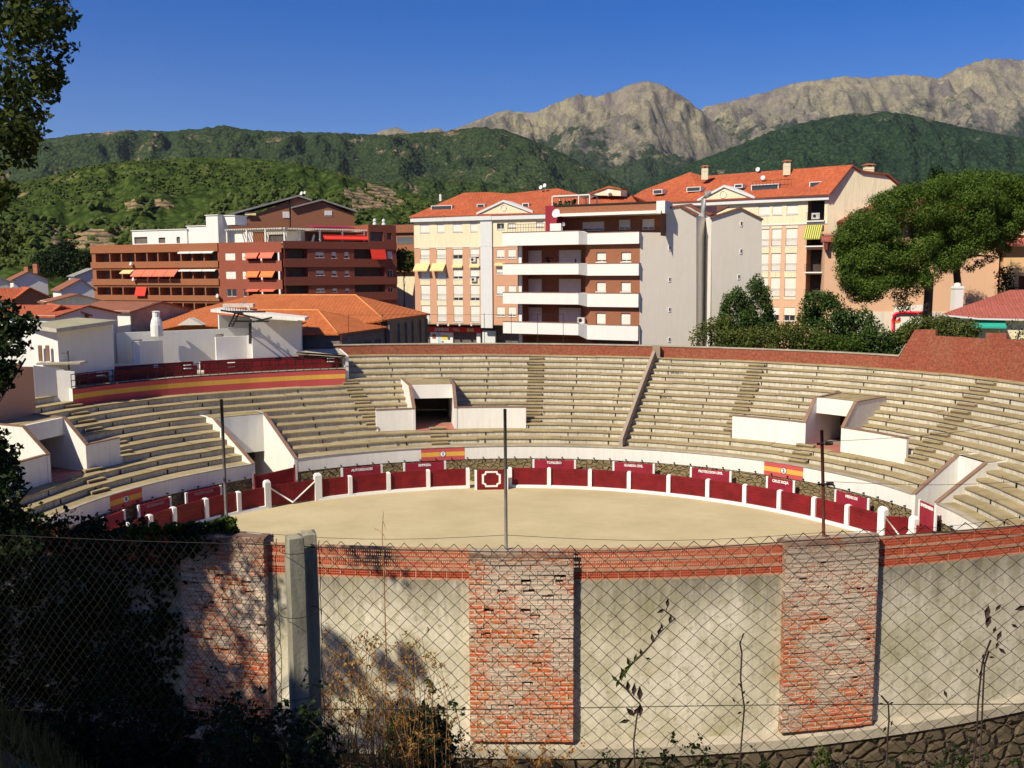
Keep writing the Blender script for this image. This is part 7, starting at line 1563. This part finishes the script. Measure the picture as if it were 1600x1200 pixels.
tree('leafy_tree',[(1255,460,500),(1268,447,530),(1285,458,545),(1300,450,550),(1320,470,550),(1350,478,550),(1366,500,550)],93,'green tree hiding the foot of the cream apartment block beside the pine',M['coniferleaf'],.12,230,.95,33,1300,1.6,n=130)
tree('low_shrubs',[(1125,512,548),(1160,508,548),(1200,506,550),(1240,500,552),(1270,508,552),(1300,514,553)],88.5,'row of mixed green shrubs behind the brick wall below the cream apartment block',M['shrub'],.11,220,.9,34,1210,1.4,'shrub',n=120)
tree('light_bush',[(1265,530,552),(1285,518,555),(1310,515,556),(1335,520,556),(1350,540,556)],87,'rounded lighter green bush just behind the brick wall left of its high part',M['lime'],.11,150,.8,35,1308,1.0,'bush',n=45)
tree('dark_shrubs',[(1335,520,558),(1360,500,560),(1390,515,560),(1420,520,560)],88,'dark shrubs at the corner where the brick wall rises',M['coniferleaf'],.12,200,.9,36,1375,1.2,'shrub',n=70)
tree('hedge_tree',[(1410,510,530),(1430,495,535),(1450,487,540),(1475,492,545),(1500,495,545),(1525,503,545)],86,'loose olive green bush between the red canopy and the tiled cottage',M['shrub'],.12,190,.9,37,1465,1.3,'bush',n=90)
tree('vine_arbour',[(1560,505,540),(1580,500,545),(1610,498,545),(1650,500,545)],84,'leafy climber over the right end of the tiled cottage',M['shrub'],.11,90,.7,38,1590,1.0,'climber',n=36)
tree('columnar_bush',[(1563,420,490),(1572,410,490),(1582,440,490)],97,'narrow dark climber on the corner of the deep apricot block',M['darkleaf'],.13,110,.7,39,1572,.8,'bush',n=26)
tree('conifer',[(1455,268,300),(1464,258,300),(1472,268,300)],190,'far dark conifer tip showing above the big pine',M['darkleaf'],.3,30,1.2,40,1464,1,n=20)
tree('leafy_tree',[(95,380,420),(105,365,430),(115,385,430)],240,'slim dark tree on the slope left of the brick block',M['darkleaf'],.3,40,2,41,104,2,n=24)
tree('leafy_tree',[(60,395,425),(85,385,430),(120,388,425),(148,392,420)],215,'dark round trees behind the small white houses',M['darkleaf'],.3,35,2.4,42,100,5,n=50)
tree('leafy_tree',[(620,392,418),(632,388,420),(648,396,418)],170,'green tree in the gap left of the salmon apartment block',M['shrub'],.25,60,1.6,43,632,2,n=26)
# ---------------------------------------------------------------- shade tree at the left, close to the camera
Yt=13.0; b_=Vector((-10.6,14.0,zg(-10.6,14.0))); o=empty('evergreen_oak',b_,'evergreen oak whose leafy branches hang into the upper left corner','tree'); rs=random.Random(77); cl=[]
ed=interp([(-60,95),(0,104),(60,118),(90,112),(130,95),(170,82),(210,72),(250,56),(290,38),(330,14),(345,-20)])
for k in range(135):
    py=rs.uniform(-260,330); e=ed(py) if py>-60 else 100; r_=rs.uniform(.22,.42); px=e-r_/Yt*1500*1.15-abs(rs.gauss(0,90)); dy=rs.uniform(-1.2,2.2); cl.append((D(px,py,Yt+dy),r_,.75))
for k in range(60):
    py=rs.uniform(-40,325); e=ed(py); r_=rs.uniform(.10,.2); px=e-rs.uniform(6,45); cl.append((D(px,py,Yt+rs.uniform(-.4,.6)),r_,.6))
for k in range(45):  # body of the crown, out of the picture to the left
    cl.append((Vector((rs.gauss(-10.6,1.2),rs.gauss(14.6,1.2),rs.uniform(16.5,22))),rs.uniform(.5,1.0),.8))
q=MB(); branch_tree(q,b_-Vector((0,0,.3)),Vector((-10.2,14.2,20)),.3,12,rs,2.4,2.2); q.build('trunk',M['bark'],o)
for k in range(9):
    py=rs.uniform(20,310); 
    A_=Vector((-9.6,12.6,16.5+.2*k)); B_=D(ed(py)-20,py,Yt); q2=MB(); 
leaves_mesh(cl,.05,1100,M['oak'],'crown',o,8,.5,.2)
# lower boughs: dark leaves in front of the left seats
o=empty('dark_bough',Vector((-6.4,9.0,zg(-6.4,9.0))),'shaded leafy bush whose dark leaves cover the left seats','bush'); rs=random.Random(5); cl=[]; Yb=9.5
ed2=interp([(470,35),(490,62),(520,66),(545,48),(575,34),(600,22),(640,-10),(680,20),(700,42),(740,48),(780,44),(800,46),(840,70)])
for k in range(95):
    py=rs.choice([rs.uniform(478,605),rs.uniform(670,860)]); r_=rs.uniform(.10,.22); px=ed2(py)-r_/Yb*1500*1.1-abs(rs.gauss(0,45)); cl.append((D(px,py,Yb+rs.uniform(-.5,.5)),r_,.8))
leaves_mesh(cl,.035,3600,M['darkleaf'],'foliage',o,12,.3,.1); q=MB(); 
for px,py in ((40,560),(20,700),(50,760),(0,520)): A_=Vector((-6.4,9.0,zg(-6.4,9))); B_=D(px,py,Yb); q.tube([A_,A_.lerp(B_,.5)+Vector((-.5,0,.4)),B_],[.06,.035,.01],6)
q.build('stem',M['bark'],o)
# second shade tree behind the camera's left shoulder: throws the deep shade over the left of the wall
def shade_tree(x,y,zc,rad,zr,label,seed,n=120,card=.09,npr=260):
    rs=random.Random(seed); o=empty('evergreen_oak',Vector((x,y,zg(x,y))),label,'tree'); cl=[]
    for k in range(n):
        d=Vector((rs.gauss(0,1),rs.gauss(0,1),rs.gauss(0,1))).normalized()*rs.random()**.4; cl.append((Vector((x+d.x*rad,y+d.y*rad,zc+d.z*zr)),rs.uniform(.5,.95),.85))
    q=MB(); branch_tree(q,Vector((x,y,zg(x,y)-.3)),Vector((x,y,zc+zr*.3)),.28,10,rs,rad*.7,zr*.5); q.build('trunk',M['bark'],o); leaves_mesh(cl,card,npr,M['oak'],'crown',o,seed,.3,.1); return o
# ================================================================ shade trees outside the picture and plants near the fence
def nwp(px,py):
    an,z=nw_at(px,py); return nw(an,NWR,z)
o=empty('evergreen_oak',Vector((-14.5,8.5,zg(-14.5,8.5))),'evergreen oak standing left of the picture that shades the left end of the near wall','tree'); rs=random.Random(61); cl=[]
edge=interp([(820,392),(850,395),(900,372),(940,345),(1000,338),(1030,325),(1060,300),(1085,288),(1110,300),(1140,330),(1180,360),(1230,400)])
for k in range(300):
    py=rs.uniform(815,1260); e=edge(py); px=e-22-abs(rs.gauss(0,1))*170; tt_=rs.uniform(12.5,17); r_=rs.uniform(.3,.62) if px<e-90 else rs.uniform(.16,.3)
    if px>e-90: px=min(px,e-r_*75)
    cl.append((nwp(max(px,-160),py)+sdir*tt_,r_,.85))
for px,py,r_ in ((520,1000,.20),(535,1022,.24),(512,1035,.22),(548,1045,.2),(560,1060,.18),(505,1060,.26),(530,1075,.2),(598,1035,.18),(610,1050,.2),(640,1030,.2),(648,1045,.2),(630,1065,.14),(640,1110,.22),(660,1125,.2),(625,1120,.22),(600,1110,.24),(680,1140,.16),(585,1150,.3),(560,1175,.3),(520,1160,.3),(480,1175,.3),(440,1130,.25),(430,1165,.3),(400,1120,.22),(385,1150,.3),(500,1095,.24),(480,1110,.2),(690,1165,.2),(640,1160,.3),(380,1060,.12),(415,1090,.12)):
    cl.append((nwp(px,py)+sdir*rs.uniform(13,14.5),r_*.92,.9))
cl2=[]  # crown clumps of an unseen oak added to shade the lower left corner
for k in range(130):
    c_=D(rs.uniform(-140,395),rs.uniform(1095,1260),rs.uniform(3.4,5.0))+sdir*rs.uniform(4.8,6.5); cl2.append((c_,rs.uniform(.22,.42),.9))
o2=empty('added_shade_oak',Vector((-7.5,-.5,zg(-7.5,-.5))),'unseen oak added left of and behind the camera to shade the lower left corner','tree'); q=MB(); branch_tree(q,Vector((-7.5,-.5,zg(-7.5,-.5)-.3)),Vector((-6.8,0,18.5)),.25,9,rs,1.8,1.5); q.build('trunk',M['bark'],o2); leaves_mesh(cl2,.06,1500,M['oak'],'crown',o2,66,.3,.1)
for k in range(50): cl.append((Vector((rs.gauss(-15,1.2),rs.gauss(8,1.2),rs.uniform(15,21))),rs.uniform(.5,.9),.85))
q=MB(); branch_tree(q,Vector((-14.5,8.5,zg(-14.5,8.5)-.3)),Vector((-14.2,8.6,18.5)),.3,14,rs,2.8,2.0); q.build('trunk',M['bark'],o)
for cc in cl[300:331:3]: q=MB(); A_=Vector((-13.6,8.8,17.5)); q.tube([A_,A_.lerp(cc[0],.5)+Vector((0,0,.2)),cc[0]],[.05,.03,.01],5); q.build('branch',M['bark'],o)
leaves_mesh(cl[:300]+cl[-50:],.07,1150,M['oak'],'crown',o,61,.3,.1); leaves_mesh(cl[300:-50],.05,4200,M['oak'],'low_bough',o,62,.3,.1)
# ivy at the wall's left end, spread downward in dark leaves to deepen shade
o=empty('ivy',nw(-30,NWR+.1,8),'dark ivy on the near wall, extended over its left end to deepen the shade','ivy'); rs=random.Random(14); cl=[]
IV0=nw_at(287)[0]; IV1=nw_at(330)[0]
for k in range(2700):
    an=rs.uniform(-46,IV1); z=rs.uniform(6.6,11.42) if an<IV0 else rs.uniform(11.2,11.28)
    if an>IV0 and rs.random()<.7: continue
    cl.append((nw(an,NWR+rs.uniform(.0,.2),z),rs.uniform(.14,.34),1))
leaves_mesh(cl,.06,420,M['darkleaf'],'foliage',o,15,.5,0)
# leafy runner on top of the wall towards the leaning pole
o=empty('creeper',D(300,828,16.9),'sunlit creeper shoot running along the wall top to the leaning pole','climber'); cl=[]
pts=[D(px,py,16.85) for px,py in ((195,835),(230,830),(262,828),(290,826),(315,827),(335,823),(350,815),(362,822),(368,835))]
q=MB(); q.tube(pts,.012,5); q.build('stem',M['bark'],o)
for a_,e_ in zip(pts[:-1],pts[1:]):
    for k in range(7): c=a_.lerp(e_,rs.random())+Vector((rs.uniform(-.05,.05),rs.uniform(-.1,.1),rs.uniform(-.08,.06))); cl.append((c,.09,1))
leaves_mesh(cl,.055,2200,M['lime'],'foliage',o,16,.2,0,aspect=.8)
# dry brambles behind the concrete posts
M['dry']=leafmat('dry_leaves',[(.22,.10,.025,1),(.42,.21,.05,1),(.58,.34,.09,1)],.3); M['drystem']=plain('dry_stem',(.48,.25,.09,1),.5,9,.9,.2)
def bramble(name,label,cat,px0,px1,pyt,pyb,Y,seed,nst,lmat,smat,leaf=.014,nleaf=9,arch=.5,base=None,r=.0035):
    rs=random.Random(seed); bp=D((px0+px1)/2,pyb,Y); o=empty(name,Vector((bp.x,Y,zg(bp.x,Y))),label,cat); q=MB(); cl=[]; zb=zg(bp.x,Y)-.05
    for k in range(nst):
        x0=D(rs.uniform(px0,px1),pyb,Y).x; tip=D(rs.uniform(px0,px1),pyt+(pyb-pyt)*rs.random()**1.6*.8,Y+rs.uniform(-.35,.35)); s_=Vector((x0,Y+rs.uniform(-.3,.3),zb)); h=tip.z-s_.z
        mid=s_.lerp(tip,.55)+Vector((rs.uniform(-.3,.3)*arch,rs.uniform(-.2,.2),h*.22)); pts=[]
        for i in range(9): f=i/8; pts.append(s_*(1-f)**2+mid*2*f*(1-f)+tip*f*f+Vector((rs.uniform(-1,1),0,rs.uniform(-1,1)))*.012*(i>0))
        q.tube(pts,[r*(1-.7*i/8) for i in range(9)],4)
        for i in range(nleaf):
            f=rs.uniform(.3,1); j=min(7,int(f*8)); c=pts[j].lerp(pts[j+1],rs.random()); 
            if rs.random()<.5:
                e=c+Vector((rs.uniform(-.16,.16),rs.uniform(-.1,.1),rs.uniform(-.06,.16))); q.tube([c,e],r*.35,3); cl.append((e,leaf*1.6,1))
            cl.append((c,leaf*2.0,1))
    q.build('stem',smat,o); leaves_mesh(cl,leaf,13000,lmat,'foliage',o,seed,.2,0); return o
bramble('dry_bramble','tangle of dry orange brown bramble stems just right of the concrete posts','bramble',492,680,985,1215,5.2,51,95,M['dry'],M['drystem'],.0095,4,1.2)
bramble('dry_bramble','low dry brush, coloured dark for shade, at the foot of the concrete posts','bramble',325,520,1105,1250,3.75,52,90,M['darkleaf'],plain('shaded_bramble_stem',(.07,.045,.025,1),.4),.012,9,.8,r=.0026)  # stem and leaf colours kept near black to imitate deep shade
bramble('dark_brush','brush coloured dark for shade in the lower left corner behind the fence','bramble',-60,420,1110,1250,4.7,58,90,M['darkleaf'],plain('shaded_brush_stem',(.07,.045,.025,1),.4),.016,8,1)  # near-black stems and leaves give this corner its painted shade
bramble('green_weed','bushy blue green weed at the bottom right of the dry brambles','weed',600,700,1105,1235,5.6,53,42,leafmat('bluegreen_leaves',[(.02,.05,.02,1),(.05,.10,.04,1),(.08,.13,.05,1)],.3),M['drystem'],.016,16,.7)
bramble('tall_dry_stalk','thin branching dry stalk rising above the wall top in front of the sand','stalk',560,640,1100,1200,4.9,54,5,M['dry'],M['drystem'],.01,3,.3)
q=MB(); Y=4.9; q.tube([D(598,1180,Y),D(604,1050,Y),D(600,900,Y),D(597,835,Y),D(599,800,Y)],[.004,.0035,.0028,.002,.001],4)
for a_,e_ in (((598,832),(585,826)),((598,834),(604,845)),((599,815),(603,828)),((597,870),(588,870)),((600,900),(575,905)),((602,960),(560,930)),((602,980),(640,940)),((604,1050),(560,1000)),((600,1020),(655,985))): q.tube([D(*a_,Y),D(*e_,Y)],.0014,3)
o=q.build('dry_stalk',M['drystem'],None,'single thin dry stalk with short side twigs standing against the sand','stalk')
rs=random.Random(3)
bramble('dry_grass_tuft','sparse dry grass and twigs under the middle brick pier','weed',700,900,1140,1230,6.0,56,30,M['dry'],M['drystem'],.012,4,.8)
bramble('dark_weed','dark dead stems and leaves at the lower right behind the mesh','weed',880,1600,1165,1250,5.2,57,34,M['darkleaf'],plain('dead_stem',(.05,.03,.025,1),.4),.014,7,.9)
# climber through the mesh with pointed leaves
M['vineleaf']=leafmat('pointed_vine_leaves',[(.04,.06,.012,1),(.09,.13,.02,1)],.35); M['deadleaf']=plain('dead_leaf',(.035,.022,.018,1),.3); M['deadstem']=plain('dead_vine_stem',(.04,.025,.02,1),.3)
def vine(label,path,leafs,green_from=0,green_to=99,size=.03,name='fence_vine',r=.0035):
    pts=[D(px,py,FY(px)-.012) for px,py in path]; o=empty(name,pts[-1],label,'vine'); q=MB(); q.tube(pts,r,5); q.build('stem',M['deadstem'],o); qa=MB(); qb=MB(); rs=random.Random(len(path)); 
    for i,(px,py,an,ln) in enumerate(leafs):
        c=D(px,py,FY(px)-.02); L=ln/1500*FY(px); a_=Vector((math.cos(R(an)),rs.uniform(-.25,.25),math.sin(R(an)))).normalized(); s=a_.cross(Vector((0,1,0))).normalized(); tgt=qa if green_from<=i<green_to else qb
        P0,P1,P2,P3=c,c+a_*L*.45+s*L*.2,c+a_*L,c+a_*L*.45-s*L*.2; mid=c+a_*L*.5+Vector((0,.01,0)); tgt.face([P0,P1,mid]); tgt.face([P1,P2,mid]); tgt.face([P2,P3,mid]); tgt.face([P3,P0,mid])
    if qa.f: qa.build('leaf_group',M['vineleaf'],o)['kind']='stuff'
    if qb.f: qb.build('dead_leaf_group',M['deadleaf'],o)['kind']='stuff'
vine('climbing shoot with pointed green and dark leaves woven diagonally through the mesh',[(1045,943),(1040,955),(1055,966),(1030,990),(1015,1010),(1000,1026),(985,1040),(975,1055),(965,1065),(980,1078),(990,1090),(1000,1100),(995,1120),(990,1160),(992,1200)],
 [(978,1060,115,20),(971,1065,95,18),(966,1066,135,16),(985,1042,110,18),(992,1036,80,16),(976,1050,60,18),(968,1062,250,16),(1003,1026,100,14),(1009,1028,-20,10),(1020,1004,95,16),(1028,994,75,18),(1036,984,110,12),(1046,975,80,16),(1042,948,85,16),(1040,952,200,16),(982,1080,95,20),(990,1088,85,22),(1000,1096,90,26),(1001,1100,270,24),(992,1120,130,24),(985,1125,200,20),(990,1118,60,18)],0,7)
q=[(1530,950,70),(1545,945,60),(1560,962,-10),(1595,950,5)]
vine('bundle of thin dead stems with small dark leaves climbing the mesh at the right',[(1548,1000),(1542,1015),(1535,1035),(1532,1060),(1528,1100),(1526,1150),(1520,1200)],[(1545,945,260,26),(1548,962,250,22),(1540,978,70,18),(1555,955,60,16),(1565,985,250,20),(1560,1002,255,14),(1552,990,80,14),(1580,975,-30,14),(1560,1012,-40,16),(1585,953,15,24),(1600,948,10,20),(1536,1030,95,10),(1545,1027,0,10),(1527,1052,90,8),(1475,1078,-70,14),(1533,1060,100,16)],99)
vine('second thin dead stem leaning beside the bundle at the right',[(1545,1018),(1538,1040),(1536,1080),(1534,1130),(1530,1200)],[(1538,1040,100,8)],99)
vine('thin dead stem rising in the middle of the right mesh panel',[(1162,990),(1156,1005),(1159,1020),(1157,1060),(1160,1085),(1163,1105),(1160,1140),(1155,1200)],[(1152,1068,-20,8),(1157,1075,80,9),(1160,1085,60,9),(1148,1098,110,9),(1165,1100,40,9),(1160,1112,200,10)],99)
vine('dead forked twig against the mesh below the right brick pier',[(1377,1087),(1388,1100),(1389,1125),(1387,1150),(1385,1200)],[(1382,1100,180,10),(1390,1100,20,8),(1385,1135,250,12),(1392,1135,70,10)],99)
# green tuft hanging on the ledge
bp=nw(nw_at(1277)[0],NWR+.35,7.5); o=empty('ledge_weed',bp,'small green weed hanging below the ledge under the right brick pier','weed'); cl=[(bp+Vector((rs.uniform(-.12,.12),-.1,.15-k*.06)),.10,1.2) for k in range(14)]
leaves_mesh(cl,.03,2500,M['lime'],'foliage',o,19,.3,0)
# grass on the mound
q=MB(); rs=random.Random(8)
for k in range(22000):
    x=rs.uniform(-3.6,3.2) if k<9000 else rs.uniform(-3.6,-.6); y=rs.uniform(1.6,7) if rs.random()<.7 else rs.uniform(7,15)
    if k>9000: y=rs.uniform(2.2,5)
    if rs.random()>(.9 if x<-.8 else .35): continue
    z=zg(x,y); h=rs.uniform(.04,.13); a=rs.uniform(0,6.28); w_=.003+.0006*y; dx,dy=math.cos(a)*w_,math.sin(a)*w_; lx,ly=rs.uniform(-.04,.04),rs.uniform(-.04,.04)
    q.face([(x-dx,y-dy,z-.01),(x+dx,y+dy,z-.01),(x+lx,y+ly,z+h)])
q.build('grass',leafmat('dry_and_green_grass',[(.05,.06,.015,1),(.14,.12,.04,1),(.28,.2,.08,1)],.3),kind='stuff',label='short dry and green grass on the mound and slope by the fence',cat='grass')
# ================================================================ air between the town and the mountains
me=bpy.data.meshes.new('haze'); x0,x1,y0,y1,z0,z1=-12600,12600,-12600,12600,-40,2350
me.from_pydata([(x,y,z) for z in (z0,z1) for y in (y0,y1) for x in (x0,x1)],[],[(0,2,3,1),(4,5,7,6),(0,1,5,4),(2,6,7,3),(0,4,6,2),(1,3,7,5)])
hz=bpy.data.objects.new('haze',me); COL.objects.link(hz); tag(hz,'thin bluish air between the town and the mountains','haze',None,'stuff')
mt=bpy.data.materials.new('haze_air'); mt.use_nodes=True; nt_=mt.node_tree; nt_.nodes.remove(nt_.nodes['Principled BSDF']); pv=nt_.nodes.new('ShaderNodeVolumePrincipled'); pv.inputs['Color'].default_value=(.66,.74,.92,1); pv.inputs['Density'].default_value=2.0e-5; pv.inputs['Anisotropy'].default_value=.2
nt_.links.new(pv.outputs[0],nt_.nodes['Material Output'].inputs['Volume']); me.materials.append(mt)
